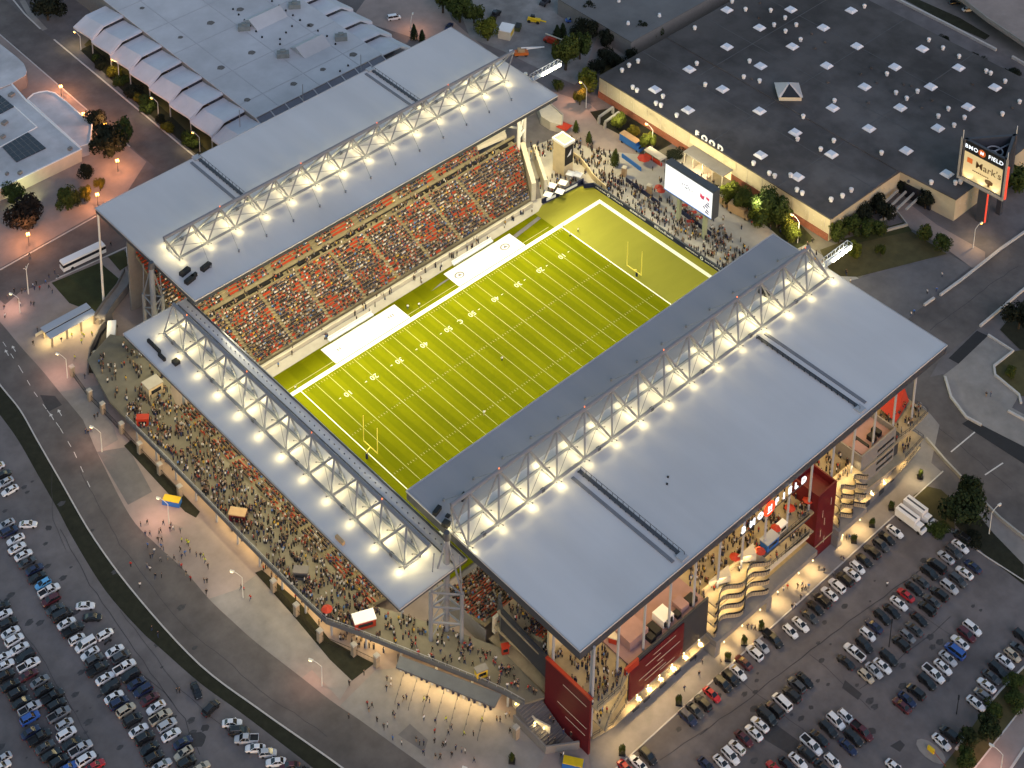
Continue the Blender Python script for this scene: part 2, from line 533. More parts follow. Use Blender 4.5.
b = MB()
for pts in ([(926, 440), (945, 462), (964, 482)], [(980, 500), (1000, 520), (1040, 552), (1300, 740)]):
    b.strip(GL(pts), 0.5, 0, 1.0)
struct('concrete_barrier', b, CONCL)
b = MB()
for pts in ([(951, 452), (981, 427)], [(985, 475), (1003, 463)]):
    b.strip(GL(pts), 0.35, None, 0.05)
struct('stop_line', b, PAINT)
# east side pavement
sheet('stadium_pavement', CONC, [(-72, -101.7), (57, -101.5), (57.5, -98), (70, -92), (73, -84), (60, -80), (-60, -80), (-66, -93)], 0.12)
psheet('lawn_corner', LAWND, [(913, 496), (927, 486.7), (941, 490), (952, 500), (955, 530), (934, 519)], 0.14)
psheet('lawn_corner', SOIL, [(955, 525), (968, 500), (990, 530), (1024, 565), (1024, 585), (985, 555)], 0.08)
psheet('road_footpath', CONC, [(975, 510), (988, 506), (1060, 565), (1300, 738), (1300, 773), (1060, 600), (1024, 572)], 0.06)
b = MB()
b.strip([(-72, -101.8), (57.5, -101.6)], 0.3, 0, 0.16)
b.strip(GL([(934, 519), (985, 556), (1030, 585)]), 0.3, 0, 0.16)
b.strip(GL([(1040, 655), (1024, 667), (1000, 691), (980, 715)]), 0.4, 0, 0.16)
b.strip(GL([(966, 736), (955.7, 750)]), 0.6, 0, 0.2)
struct('car_park_kerb', b, KERB)
psheet('car_park_verge', LAWND, [(1220, 470), (1060, 640), (1024, 668), (1000, 692), (980, 716), (955, 751), (944, 765), (930, 790), (955, 790), (975, 768), (1024, 706), (1060, 668), (1220, 492)], 0.05)
psheet('street_pavement', CONCP, [(958, 790), (975, 768), (1024, 706), (1060, 668), (1220, 492), (1220, 530), (1060, 705), (1024, 748), (1000, 790), (880, 925), (820, 925)], 0.06)
b = MB()
b.strip(GL([(1000, 785), (1024, 749), (1060, 708), (1220, 530)]), 0.5, 0, 0.2)
b.strip(GL([(958, 790), (975, 768), (1024, 706), (1060, 668), (1220, 492)]), 0.3, 0, 0.12)
struct('street_kerb', b, KERB)
b = MB()
for px in ([(845, 665 + 15), (862, 694), (858, 700), (842, 688)],):
    b.sheet(GL(px), 0.02)
for px in ([(770, 720), (800, 742), (792, 756), (762, 738)], [(960 - 60, 470 + 270), (905, 745), (900, 752), (890, 746)]):
    b.sheet(GL(px), 0.018)
for (u, v, rx, ry) in ((811, 707.5, 0.6, 0.5), (801, 718.5, 1.0, 0.5), (196, 740, 2.2, 1.9), (205, 728, 1.0, 0.8), (48.6, 528, 0.8, 0.8), (872, 731, 0.9, 0.8)):
    c = G(u, v)
    b.face([(c.x + rx * math.cos(t * 0.5236) * (1 + 0.15 * math.sin(3 * t)), c.y + ry * math.sin(t * 0.5236) * (1 + 0.2 * math.cos(2 * t)), 0.022) for t in range(12)])
struct('asphalt_patches', b, ASPHP)
# road strip and elevated road in the far north-east
psheet('back_road', CONCD, [(894, 0), (950, 27), (1024, 64), (1060, 82), (1060, 10), (1000, -15), (900, -15)], 0.03)
psheet('back_verge', SOIL, [(915, -2), (960, 18), (990, 36), (985, 40), (945, 22), (905, 0)], 0.06)
b = MB()
b.strip(GL([(890, -3), (950, 27), (996, 51)]), 0.8, 0, 1.0)
b.strip(GL([(1012, 58), (1024, 65), (1050, 78)]), 0.8, 0, 1.0)
struct('white_barrier', b, KERB)

# wear on the asphalt: long repair seams, cracks and oil stains
RW = random.Random(17)
b = MB()
for pts in ([(0, 600), (40, 655), (75, 715), (110, 775)], [(60, 530), (90, 585), (128, 640), (150, 672), (185, 720), (205, 768)], [(52, 470), (52, 520), (70, 560)], [(140, 672), (165, 692), (180, 712)],
            [(700, 735), (760, 690), (840, 628), (935, 560)], [(742, 682), (790, 720), (850, 768)], [(810, 655), (840, 680), (880, 720)], [(900, 600), (980, 655)], [(660, 760), (720, 720)], [(860, 690), (960, 610)],
            [(930, 420), (1000, 480), (1024, 500)], [(930, 330), (990, 285), (1024, 262)], [(120, 610), (180, 690), (250, 752)], [(80, 470), (120, 545), (180, 622), (260, 690), (340, 745)], [(860, 320), (900, 300), (940, 272)]):
    P = [Vector(p) for p in GL(pts)]
    q = []
    for A, B in zip(P, P[1:]):
        n = max(1, int((B - A).length / 3))
        q += [A.lerp(B, k / n) + Vector((RW.uniform(-.25, .25), RW.uniform(-.25, .25))) for k in range(n)]
    b.strip(q, RW.uniform(.08, .17), None, 0.045)
struct('asphalt_seams', b, ASPHP)
b = MB()
for k in range(150):
    u, v = (RW.uniform(0, 200), RW.uniform(470, 768)) if k % 2 else (RW.uniform(660, 1000), RW.uniform(560, 768))
    c = G(u, v)
    r, a = RW.uniform(.25, 1.1), RW.uniform(0, 3.1)
    if not (c.y < -103 or c.x < -112):
        continue
    b.face([(c.x + r * (1 + .3 * math.sin(3 * t + a)) * math.cos(t * .6283), c.y + r * .7 * math.sin(t * .6283), 0.012 + .0001 * k) for t in range(10)])
struct('oil_stains', b, mat('oil_stain', (0.06, 0.058, 0.062), .7, .4, 1.2))

# ================================================================== PITCH
yd = 0.9144
HW, GL0, EZ = 32.5 * yd, 55 * yd, 73.3 * yd
sheet('turf', TURF, [(-62, -42), (GL0, -42), (GL0, 29), (48.5, 29), (48.5, 40), (-62, 40)], 0.15)
sheet('turf', TURFE, [(GL0, -42), (71, -42), (71, 38), (68, 39.5), (51.5, 41), (48.5, 40.2), (48.5, 29), (GL0, 29)], 0.152)
b = MB()
z = 0.18
def rect(x0, y0, x1, y1, zz=z):
    b.face([(x0, y0, zz), (x1, y0, zz), (x1, y1, zz), (x0, y1, zz)])
rect(-GL0 - 6, HW, EZ + 1.3, HW + 1.3)
rect(EZ, -HW - 1.3, EZ + 1.3, HW)
rect(-GL0 - 6, -HW - 1.3, EZ, -HW)
rect(-GL0 - 0.12, -HW, -GL0 + 0.12, HW)
rect(GL0 - 0.18, -HW, GL0 + 0.18, HW)
struct('field_boundary_lines', b, LINE)
b = MB()
for k in range(-10, 11):
    x = k * 5 * yd
    rect(x - 0.06, -HW + 0.4, x + 0.06, HW - 0.4)
for k in range(-54, 55):
    if k % 5:
        x = k * yd
        for y in (HW - 1.1, 8.6, -8.6, -HW + 1.1):
            rect(x - 0.05, y - 0.3, x + 0.05, y + 0.3)
rect(-GL0 - 3, HW + 2.6, GL0 - 3, HW + 2.75)
struct('field_yard_lines', b, LINEF)


def text_mesh(body, size, mb, xf, extrude=0.0, bold=0.0, space=1.0):
    """letters as real mesh: xf maps (x, y, z) of the flat text to the world"""
    cu = bpy.data.curves.new('t', 'FONT')
    cu.body = body
    cu.size = size
    cu.extrude = extrude
    cu.offset = bold
    cu.align_x = 'CENTER'
    cu.align_y = 'CENTER'
    cu.space_character = space
    cu.resolution_u = 3
    o = bpy.data.objects.new('t', cu)
    COL.objects.link(o)
    dg = bpy.context.evaluated_depsgraph_get()
    me = o.evaluated_get(dg).to_mesh()
    vs = [xf(v.co.x, v.co.y, v.co.z) for v in me.vertices]
    fs = [tuple(p.vertices) for p in me.polygons]
    o.evaluated_get(dg).to_mesh_clear()
    bpy.data.objects.remove(o)
    bpy.data.curves.remove(cu)
    mb.mesh(vs, fs)


b = MB()
NY = 20.6
for k in range(-10, 11):
    n = 55 - abs(k * 5)
    if k == 0:
        t = 'C'
    elif n % 10 == 0 and n > 0:
        t = str(n)
    else:
        continue
    x = k * 5 * yd
    sg = 1
    text_mesh(t, 2.3, b, lambda X, Y, Z, x=x: (x - X, NY - Y, 0.19), space=1.15)
    text_mesh(t, 2.4, b, lambda X, Y, Z, x=x: (x + X, -NY + Y, 0.19), space=1.15)
    if k:
        s = 1 if k > 0 else -1
        for Y in (NY, -NY):
            b.face([(x + s * 2.5, Y - 0.16, 0.19), (x + s * 3.3, Y, 0.19), (x + s * 2.5, Y + 0.16, 0.19)][::s])
struct('field_numbers', b, mat('number_paint', (0.50, 0.50, 0.33), 0.8, 0.1, 1))


def goalpost(sx, label):
    t = thing('goalpost', label, 'goalpost', (sx * (GL0 + 1.3), 0, 0.17))
    x0, x1 = sx * (GL0 + 1.3), sx * GL0
    m = MB(); m.path([(x0, 0, 0.17), (x0, 0, 1.9), (x0 - sx * 0.35, 0, 2.7), (x1, 0, 3.05)], 0.14, 8); m.build('gooseneck', YPOST, t)
    m = MB(); m.tube((x1, -2.9, 3.05), (x1, 2.9, 3.05), 0.12, 8); m.build('crossbar', YPOST, t)
    for s in (-1, 1):
        m = MB(); m.tube((x1, s * 2.82, 3.05), (x1, s * 2.82, 11.4), 0.10, 8); m.build('upright', YPOST, t)
    m = MB(); m.tube((x0, 0, 0.18), (x0, 0, 1.85), 0.34, 10); m.build('post_pad', NAVY, t)


goalpost(1, 'yellow goalpost at the scoreboard end of the pitch')
goalpost(-1, 'yellow goalpost beside the roofed south stand')

# white tarpaulins for the benches
def tarp(x0, x1, label, marks):
    m = MB().use(TARP)
    n = 14
    for i in range(n):
        xa, xb = x0 + (x1 - x0) * i / n, x0 + (x1 - x0) * (i + 1) / n
        za, zb = 0.30 + 0.03 * math.sin(i * 2.1), 0.30 + 0.03 * math.sin((i + 1) * 2.1)
        m.face([(xa, 31.2, za), (xb, 31.2, zb), (xb, 38.1, zb), (xa, 38.1, za)])
    m.use(GREYP)
    marks(m)
    tag(m.build('bench_tarp'), label, 'tarp', 'white tarps along the touchline')


def ringmark(m, cx):
    for i in range(16):
        a, c = i * math.pi / 8, (i + 1) * math.pi / 8
        m.face([(cx + r_ * 1.7 * math.cos(q), 34.6 + r_ * 1.3 * math.sin(q), 0.36) for r_, q in ((1, a), (1, c), (0.72, c), (0.72, a))][::-1])
    m.face([(cx - 0.7, 34.3, 0.362), (cx + 0.9, 34.1, 0.362), (cx + 0.2, 35.3, 0.362)])
tarp(9.3, 36.2, 'long white tarp with round dark emblem, nearer the north wall', lambda m: (ringmark(m, 12.5), ringmark(m, 31)))
tarp(-36.8, -9.7, 'long white tarp with small printed words, nearer the south stand', lambda m: [m.face([(X, Y, 0.362), (X + 0.35, Y, 0.362), (X + 0.35, Y + 0.9, 0.362), (X, Y + 0.9, 0.362)]) for X, Y in ((-14.6, 34.6), (-13.8, 34.6), (-13.0, 34.6), (-33.4, 34.4), (-32.6, 34.4))])
for x0, x1, lb in ((14, 30, 'white team bench cover behind the tarp with the emblem'), (-33, -17, 'white team bench cover behind the tarp nearer the south stand')):
    t = thing('team_bench', lb, 'bench', ((x0 + x1) / 2, 39, 0.2), 'team benches on the west touchline')
    m = MB(); m.box(x0, 38.7, 0.2, x1, 39.6, 0.65); m.build('bench_seat', WHITE, t)
    m = MB(); m.box(x0, 39.6, 0.2, x1, 39.8, 1.25); m.build('backrest', WHITE, t)
    for i in range(9):
        X = x0 + (x1 - x0) * (i + 0.5) / 9
        m = MB(); m.box(X - .06, 38.75, 0.16, X + .06, 39.5, 0.2); m.build('support', STEEL, t)
sheet('touchline_paving', CONCL, [(-70, 38.6), (50, 39.6), (57, 43), (52, 44.5), (-70, 44.5)], 0.17)
psheet('touchline_strip', CONCD, [(431, 292), (440, 284), (500, 246), (538, 217), (541, 219), (505, 247), (449, 280)], 0.2)

# north advertising wall
t = thing('advertising_wall', 'navy pitch-side advertising wall with white lettering', 'wall', (71.2, 5, 0.17))
m = MB(); m.box(71.05, -42, 0.1, 71.45, 36.5, 1.75); m.build('wall_panel', NAVY, t)
m = MB(); m.strip([(71.2, 36.4), (68.6, 38.0), (70.3, 40.2)], 0.4, 0.1, 1.75); m.build('wall_panel', NAVY, t)
m = MB(); m.strip([(70.2, 40.0), (60, 40.6), (53.5, 41.6)], 0.4, 0.1, 1.75); m.build('wall_panel', NAVY, t)
m = MB()
m.strip([(67.5, 39.93), (62.5, 40.23)], 0.03, 0.55, 1.45); m.strip([(61, 40.3), (55, 41.12)], 0.03, 0.45, 1.5)
m.build('white_banner', WHITE, t)
m = MB()
RS = random.Random(3)
def scribble(m, y, w, h):
    """the worn, unreadable lettering of the boards: a run of short white strokes"""
    Y = y + w / 2
    while Y > y - w / 2:
        k = RS.uniform(0.12, 0.3)
        hh = h * RS.choice((0.6, 0.6, 0.75, 1.0))
        zz = 0.95 - h * 0.3 + RS.uniform(-0.03, 0.03)
        m.box(71.0, Y, zz, 71.05, Y - k, zz + hh)
        if RS.random() < 0.6:
            m.box(71.0, Y - k, zz + hh * 0.5, 71.05, Y - k - 0.16, zz + hh * 0.72)
        Y -= k + RS.uniform(0.14, 0.34)
for y, w, h in ((33.2, 4.2, 0.5), (26.2, 5.0, 0.5), (17.6, 6.2, 1.0), (6.8, 7.5, 0.95), (-4.2, 4.6, 0.55), (-12.5, 6, 0.55)):
    scribble(m, y, w, h)
for y in (29.8, -8.2):
    for i in range(10):
        a0, a1 = i * 0.6283, (i + 1) * 0.6283
        m.face([(71.02, y + r_ * math.cos(q), 0.95 + r_ * math.sin(q)) for r_, q in ((0.62, a0), (0.3, a0), (0.3, a1), (0.62, a1))])
m.build('lettering', WHITE, t)
m = MB(); m.box(71.0, -42, 1.75, 71.5, 36.5, 1.83); m.build('coping', STEELD, t)
# ================================================================== STANDS
RO = random.Random(11)
seated = []          # (x, y, z, heading) of everyone in the stands
standing = []        # (x, y, z, zone)


def occ_noise(a, b_):
    return math.sin(a * 0.31 + 1.3 * math.sin(b_ * 0.9)) + math.sin(a * 0.13 + b_ * 0.55 + 2) + 0.8 * math.sin(a * 0.83 - b_ * 0.37)


def seating(parent, along, fixed0, z0, rows, depth, rise, a0, a1, face, aisles, fill, shift0=0.0, shift1=0.0, show=None, name='seating_tier', aisle_w=1.0):
    """one raked tier. along='x' or 'y'; fixed0 is the front edge, `face` the sign of the climb"""
    def P(a, f, z):
        return (a, f, z) if along == 'x' else (f, a, z)
    cuts = [a0] + list(aisles) + [a1]
    for i in range(len(cuts) - 1):
        c0, c1 = cuts[i] + (aisle_w / 2 if i else 0), cuts[i + 1] - (aisle_w / 2 if i < len(cuts) - 2 else 0)
        m, sm = MB(), MB()
        for r in range(rows):
            f0, f1 = fixed0 + face * r * depth, fixed0 + face * (r + 1) * depth
            z = z0 + r * rise
            l0 = c0 + (shift0 * r if i == 0 else 0)
            l1 = c1 + (shift1 * r if i == len(cuts) - 2 else 0)
            ca0 = cuts[i] - aisle_w / 2 if i else l0
            b0, b1 = P(ca0, f0, z0 - 1.0), P(l1, f1, z)
            m.box(b0[0], b0[1], z - rise - 0.6, b1[0], b1[1], z)
            if i:
                q0, q1 = P(ca0, f0, z), P(l0, f0 + face * depth * 0.5, z + rise * 0.5)
                m.box(q0[0], q0[1], z, q1[0], q1[1], z + rise * 0.5)
            g0, g1 = f0 + face * depth * 0.50, f0 + face * depth * 0.92
            def seats(s0, s1):
                A, B = P(s0, g0, z), P(s1, g1, z)
                sm.box(A[0], A[1], z + 0.36, B[0], B[1], z + 0.46)
                A, B = P(s0, g1 - face * 0.1, z), P(s1, g1, z)
                sm.box(A[0], A[1], z + 0.46, B[0], B[1], z + 0.84)
            if show and not show(r):
                seats(l0, l1)
                continue
            a = l0 + 0.3
            run = None
            while a < l1:
                k = occ_noise(a, r + i * 7 + fixed0)
                pr = fill + (0.20 * k)
                if RO.random() < pr:
                    if run is not None:
                        seats(run, a - 0.26)
                        run = None
                    p = P(a + RO.uniform(-0.05, 0.05), f0 + face * depth * 0.62, z + 0.44)
                    seated.append((p[0], p[1], p[2], along, -face))
                elif run is None:
                    run = a - 0.26
                a += 0.52
            if run is not None:
                seats(run, l1)
        sec = m.build(name, TERR, parent)
        sm.build('seat_rows', SEATR, sec)['kind'] = 'stuff'


def truss(parent, along, n0, pitch, count, base_out, base_in, apex, zb, zt, end0, end1, stay_to, zroof):
    """roof truss: two bottom chords, a top chord over the inner one, web members, one lamp pair at each node"""
    def P(a, f, z):
        return (a, f, z) if along == 'x' else (f, a, z)
    nodes = [n0 + pitch * k for k in range(count)]
    tops = [n0 + pitch * (k + 0.5) for k in range(count - 1)]
    t = MB()
    t.path([P(nodes[0], base_out, zb), P(nodes[-1], base_out, zb)], 0.42, 8)
    bo = t.build('outer_chord', STEELT, parent)
    t = MB(); t.path([P(nodes[0], base_in, zb), P(nodes[-1], base_in, zb)], 0.36, 8); t.build('inner_chord', STEELT, parent)
    t = MB(); t.path([P(end0, apex, zt), P(end1, apex, zt)], 0.52, 8)
    for a in tops:
        t.tube(P(a - 0.3, apex, zt), P(a + 0.3, apex, zt), 0.5, 8)
    t.build('top_chord', STEELT, parent)
    t = MB()
    for k, a in enumerate(tops):
        for nn in (nodes[k], nodes[k + 1]):
            t.tube(P(a, apex, zt), P(nn, base_out, zb), 0.28, 6)
            t.tube(P(a, apex, zt), P(nn, base_in, zb), 0.25, 6)
    for a in nodes:
        t.tube(P(a, base_out, zb), P(a, base_in, zb), 0.12, 6)
        t.tube(P(a, base_out, zroof), P(a, base_out, zb), 0.22, 6)
        t.tube(P(a, base_in, zroof), P(a, base_in, zb), 0.2, 6)
    for k in range(count - 1):
        t.tube(P(nodes[k], base_out, zb), P(nodes[k + 1], base_in, zb), 0.08, 5)
    for e, nn in ((end0, nodes[0]), (end1, nodes[-1])):
        t.tube(P(e, apex, zt), P(nn, base_out, zb), 0.24, 6)
        t.tube(P(e, apex, zt), P(nn, base_in, zb), 0.24, 6)
    t.build('web_members', STEELT, parent)
    for k, a in enumerate(tops):
        t = MB()
        f = stay_to
        t.tube(P(a + 0.4, apex, zt - 0.1), P(a, f, zroof + 0.2), 0.05, 5)
        q = P(a, f, zroof)
        t.tube((q[0], q[1], zroof), (q[0], q[1], zroof + 0.7), 0.28, 6)
        t.build('roof_stay', STEELT, parent)
    for k in range(0, count - 1, 2):
        q = P(nodes[k] + pitch / 2, base_out, zb)
        t = MB(); t.obox(q[0], q[1], zb - 0.35, zb + 0.35, 1.0 if along == 'x' else 0.8, 0.8 if along == 'x' else 1.0); t.build('junction_box', STEELD, parent)
    d = 1 if base_in > base_out else -1
    for a in nodes[0:]:
        for f in (base_out - d * 1.5, base_in + d * 1.6, (base_out + base_in) / 2):
            if f == (base_out + base_in) / 2:
                pw, zz = 2300, zroof + 2.4
            else:
                pw, zz = 620, zroof + 1.25
            q = P(a, f, zz)
            t = MB(); t.obox(q[0], q[1], zz + 0.16, zz + 0.3, 0.26, 0.26)
            g = base_out if abs(f - base_out) < abs(f - base_in) else base_in
            t.tube((q[0], q[1], zz + 0.3), P(a, g, zb), 0.06, 5)
            t.build('floodlight', STEELD, parent)
            lamp('POINT', q, pw * TRUSS_P * RO.uniform(.7, 1.3), (1, 0.82, 0.38), 0.16)
    for a in tops[1::3]:
        q = P(a, apex, zt + 0.5)
        t = MB(); t.cone(q[0], q[1], zt + 0.3, zt + 0.8, 0.16, 0.12, 6); t.build('aviation_light', ORANGE_GLOW, parent)



ORANGE_GLOW = mat('aviation_glow', (0.6, 0.1, 0.03), 0.5, 0, emit=(1, 0.22, 0.06), es=2.5)


def roof_slab(parent, x0, y0, x1, y1, zt, m, beam=0.0):
    b = MB(); b.box(x0, y0, zt - 0.3, x1, y1, zt); r = b.build('roof', m, parent)
    if beam:
        b = MB()
        g = 0.12
        b.box(x0 + g, y0 + g, zt - 0.3 - beam, x0 + 0.7, y1 - g, zt - 0.31)
        b.box(x1 - 0.7, y0 + g, zt - 0.3 - beam, x1 - g, y1 - g, zt - 0.31)
        b.box(x0 + 0.7, y0 + g, zt - 0.3 - beam, x1 - 0.7, y0 + 0.7, zt - 0.31)
        b.box(x0 + 0.7, y1 - 0.7, zt - 0.3 - beam, x1 - 0.7, y1 - g, zt - 0.31)
        b.build('edge_beam', STEELD, r)
    b = MB()
    e = 0.16
    for q in ((x0, y0, x1, y0 + e), (x0, y1 - e, x1, y1), (x0, y0 + e, x0 + e, y1 - e), (x1 - e, y0 + e, x1, y1 - e)):
        b.box(q[0], q[1], zt + 0.002, q[2], q[3], zt + 0.14)
    b.build('roof_kerb', STEEL, r)
    return r


def catwalk(parent, x, y0, y1, z, side):
    m = MB(); m.box(x - 0.5, y0, z + 0.25, x + 0.5, y1, z + 0.34); w = m.build('roof_catwalk', STEELD, parent)
    m = MB()
    n = int(abs(y1 - y0) / 1.7)
    for i in range(n + 1):
        y = y0 + (y1 - y0) * i / n
        m.tube((x + side * 0.5, y, z + 0.3), (x + side * 0.5, y, z + 1.25), 0.06, 4)
        m.box(x - 0.5, y - 0.12, z, x + 0.5, y + 0.12, z + 0.26)
    m.tube((x + side * 0.5, y0, z + 1.25), (x + side * 0.5, y1, z + 1.25), 0.05, 4)
    m.build('handrail', BLACK, w)
    m = MB(); m.box(x - 1.3, y0 - 0.9, z, x + 0.9, y0 + 1.1, z + 0.5); m.build('roof_hatch', STEEL, parent)


# ------------------------------------------------------------------ WEST stand
W = thing('grandstand', 'west grandstand with red seats full of spectators under a white truss roof', 'grandstand', (0, 66, 0))
ais = [-54, -41, -28, -15, -2.5, 10, 22.5, 35]
m = MB(); m.box(-70, 42.4, 0.1, 50.4, 42.75, 1.5); m.build('front_wall', CREAM, W)
seating(W, 'x', 44.6, 1.1, 17, 0.96, 0.36, -69, 51.5, 1, ais, 0.80, 0, 0.62)
m = MB(); m.box(-70, 61.0, 5.0, 61.2, 63.4, 7.1); m.build('concourse_walkway', TERR, W)
m = MB(); m.box(-70, 63.45, 5.0, 62.5, 63.9, 7.9); m.build('suite_front', BLACK, W)
m = MB(); m.box(-70, 61.1, 7.1, 62, 61.25, 8.0); m.build('walkway_rail', TERR, W)
for i in range(28):
    if RO.random() < 0.75:
        x = -66 + i * 4.5
        m = MB(); m.box(x, 62.3, 7.1, x + 3.3, 63.2, 7.7); m.build('viewing_bay', BLACK, W)
m = MB(); m.box(-70, 63.3, 7.9, 62.5, 63.9, 8.5); m.build('upper_parapet', TERR, W)
seating(W, 'x', 64.0, 8.2, 23, 0.92, 0.52, -66, 48, 1, [-50, -34, -18, -2, 14, 30], 0.62, show=lambda r: r < 17, aisle_w=1.9)
m = MB(); m.box(-68, 86, 0, 60, 86.6, 26); m.build('rear_wall', GREYP, W)
m = MB(); m.prism([(48.8, 66), (60, 64.5), (63, 70), (58, 78), (49, 80)], 8.2, 9.6); m.build('suite_roof', CREAM, W)
m = MB(); m.prism([(51, 68), (57, 67), (58, 72), (52, 74)], 9.65, 10.4); m.build('suite_roof', CREAM, W)
m = MB(); m.prism([(51.5, 44.2), (53.0, 43.8), (64.6, 60.8), (62.8, 61.2)], 0.3, 6.9); m.build('end_wall', CREAM, W)
m = MB(); m.prism([(57, 44.2), (58, 43.8), (67.6, 58.8), (66.6, 59.2)], 0.2, 5.4); m.build('end_wall', CREAM, W)
RW = roof_slab(W, -72, 46.2, 64.2, 95.8, 32.3, ROOFW, 1.3)
truss(W, 'x', -66.1, 9.42, 14, 68.0, 62.0, 62.4, 33.2, 41.8, -70.5, 60.5, 54.0, 32.3)
SHADEGREY = mat('shadow_band_grey', (0.17, 0.175, 0.20), 0.6, 0.1, 0.5)  # flat grey for the painted shadow bands beside the catwalks
ROOFD = mat('front_membrane', (0.30, 0.297, 0.32), 0.6, 0.07, 0.08, streak=(1, 0.12, 1), stain=0.08)
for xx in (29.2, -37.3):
    m = MB(); m.box(xx - 3.0, 70, 32.305, xx - 2.1, 94.5, 32.5); m.build('roof_shadow_band', SHADEGREY, W)  # thin grey strip stands in for a shadow along the catwalk
    catwalk(W, xx, 95.0, 69.5, 32.3, 1)
for u, v, s in ((185, 273, 1), (190, 281, 1), (194, 277, .6), (206, 268, 1.0)):
    q = G(u, v, 32.4)
    m = MB()
    m.obox(q.x, q.y, 32.3, 33.4, 3.2 * s, 1.4 * s, 0.2); m.build('roof_equipment', BLACK, W)
STEELM = mat('tower_steel', (0.20, 0.22, 0.26), 0.5, 0.08, 0.5)
# towers that carry the truss ends
def tower(L, Rr, C, zb, zt, name, label):
    cx, cy = (L[0] + Rr[0] + C[0]) / 3, (L[1] + Rr[1] + C[1]) / 3
    t = thing(name, label, 'tower', (cx, cy, zb), 'steel towers at the stadium corners')
    for q, r, top in ((L, 0.42, 19.5), (Rr, 0.42, 19.5), (C, 0.62, zt)):
        m = MB(); m.tube((q[0], q[1], zb), (q[0], q[1], top), r * 1.25, 10); m.build('leg', STEELM, t)
    m = MB()
    for z in (zb + 5.5, zb + 10.2, 19):
        for a, c in ((L, Rr), (L, C), (Rr, C)):
            m.tube((a[0], a[1], z), (c[0], c[1], z), 0.24, 6)
    for z0, z1 in ((zb + 0.3, zb + 5.5), (zb + 5.5, zb + 10.2), (zb + 10.2, 19)):
        m.tube((L[0], L[1], z0), (C[0], C[1], z1), 0.15, 6)
        m.tube((C[0], C[1], z0), (Rr[0], Rr[1], z1), 0.15, 6)
    for a in (L, Rr):
        m.tube((a[0], a[1], 19.2), (C[0], C[1], zt - 0.6), 0.25, 6)
        m.tube((a[0], a[1], 19.2), (a[0] + (C[0] - a[0]) * 0.2, a[1] + (C[1] - a[1]) * 0.2, zt - 3), 0.16, 6)
    m.build('bracing', STEELM, t)
    m = MB(); m.cone(C[0], C[1], zt - 1.0, zt + 0.8, 1.0, 0.7, 10); m.build('tower_head', STEELD, t)
    return t


tower((-77.2, -54.1), (-72.2, -59.2), (-72.6, -54.4), 4.5, 33.2, 'roof_tower', 'grey lattice tower on the concourse between the south and east roofs')
tower((-73.0, 70.5), (-69.5, 66.5), (-73.6, 64.6), 4.5, 33.4, 'roof_tower', 'grey lattice tower between the south roof and the west roof')
t = thing('roof_tower', 'white column tower under the north end of the west roof', 'tower', (62, 64, 0), 'steel towers at the stadium corners')
for q in ((61, 60), (66, 62.5), (62, 68)):
    m = MB(); m.tube((q[0], q[1], 0), (q[0], q[1], 31.2), 0.6, 10); m.build('leg', STEELW, t)
m = MB()
for z in (10, 17, 24):
    m.tube((61, 60, z), (66, 62.5, z), 0.35, 6); m.tube((66, 62.5, z), (62, 68, z), 0.35, 6)
m.tube((61, 60, 10), (66, 62.5, 17), 0.3, 6); m.tube((61, 60, 17), (66, 62.5, 24), 0.3, 6)
m.build('bracing', STEELW, t)
t = thing('roof_prop', 'tall white pole holding up the west roof corner above the coach road', 'pole', (-72, 93.5, 0))
m = MB(); m.tube((-73.2, 92.6, 0), (-71.5, 95, 31.7), 0.36, 10, 0.3); m.build('pole', STEELW, t)
m = MB(); m.obox(-73.2, 92.6, 0, 0.5, 1.2, 1.2); m.build('footing', CONCL, t)


def gantry(parent, x0, x1, y, z, label=None):
    m = MB()
    for yy in (y - 0.8, y + 0.8):
        for zz in (z, z + 1.6):
            m.tube((x0, yy, zz), (x1, yy, zz), 0.1, 5)
    n = 7
    for i in range(n + 1):
        x = x0 + (x1 - x0) * i / n
        for yy in (y - 0.8, y + 0.8):
            m.tube((x, yy, z), (x, yy, z + 1.6), 0.07, 5)
        m.tube((x, y - 0.8, z), (x, y + 0.8, z), 0.07, 5)
        m.tube((x, y - 0.8, z + 1.6), (x, y + 0.8, z + 1.6), 0.07, 5)
    m.box(x0, y - 0.8, z - 0.1, x1, y + 0.8, z - 0.02)
    g = m.build('floodlight_gantry', STEEL, parent)
    m = MB()
    for i in range(5):
        x = x0 + (x1 - x0) * (0.3 + 0.14 * i)
        m.box(x, y - 1.15, z + 0.2, x + 1.1, y - 0.9, z + 1.2)
    m.build('floodlight', LAMPC, g)


gantry(W, 63, 75.5, 56.8, 33)

# ------------------------------------------------------------------ SOUTH stand
S = thing('grandstand', 'lower south grandstand behind the goal with a narrow roof and open rear concourse', 'grandstand', (-80, 0, 0))
DECKP = [(-93.6, 57), (-93.5, 49), (-93.2, 30), (-93, 0), (-92.6, -26), (-92.2, -34.3), (-88.7, -41.3), (-84.4, -50.7), (-75.8, -69.5), (-73.6, -75), (-72.2, -80), (-67.3, -82), (-66.6, -66), (-70.5, -58), (-78, -44), (-81.4, -38), (-81.6, 42), (-79, 50), (-72, 57), (-72, 66), (-80, 78), (-90, 74)]
m = MB(); m.prism(DECKP, 3.9, 4.5); dk = m.build('concourse_deck', DECK, S)
EDGE = DECKP[1:11]
m = MB(); m.strip([(p[0] - 0.0, p[1]) for p in EDGE], 0.3, 3.7, 5.0); m.build('deck_parapet', mat('parapet_steel', (0.10, 0.11, 0.13), .5, .1, .5), S)
m = MB()
m.strip(EDGE, 0.10, 5.58, 5.66)
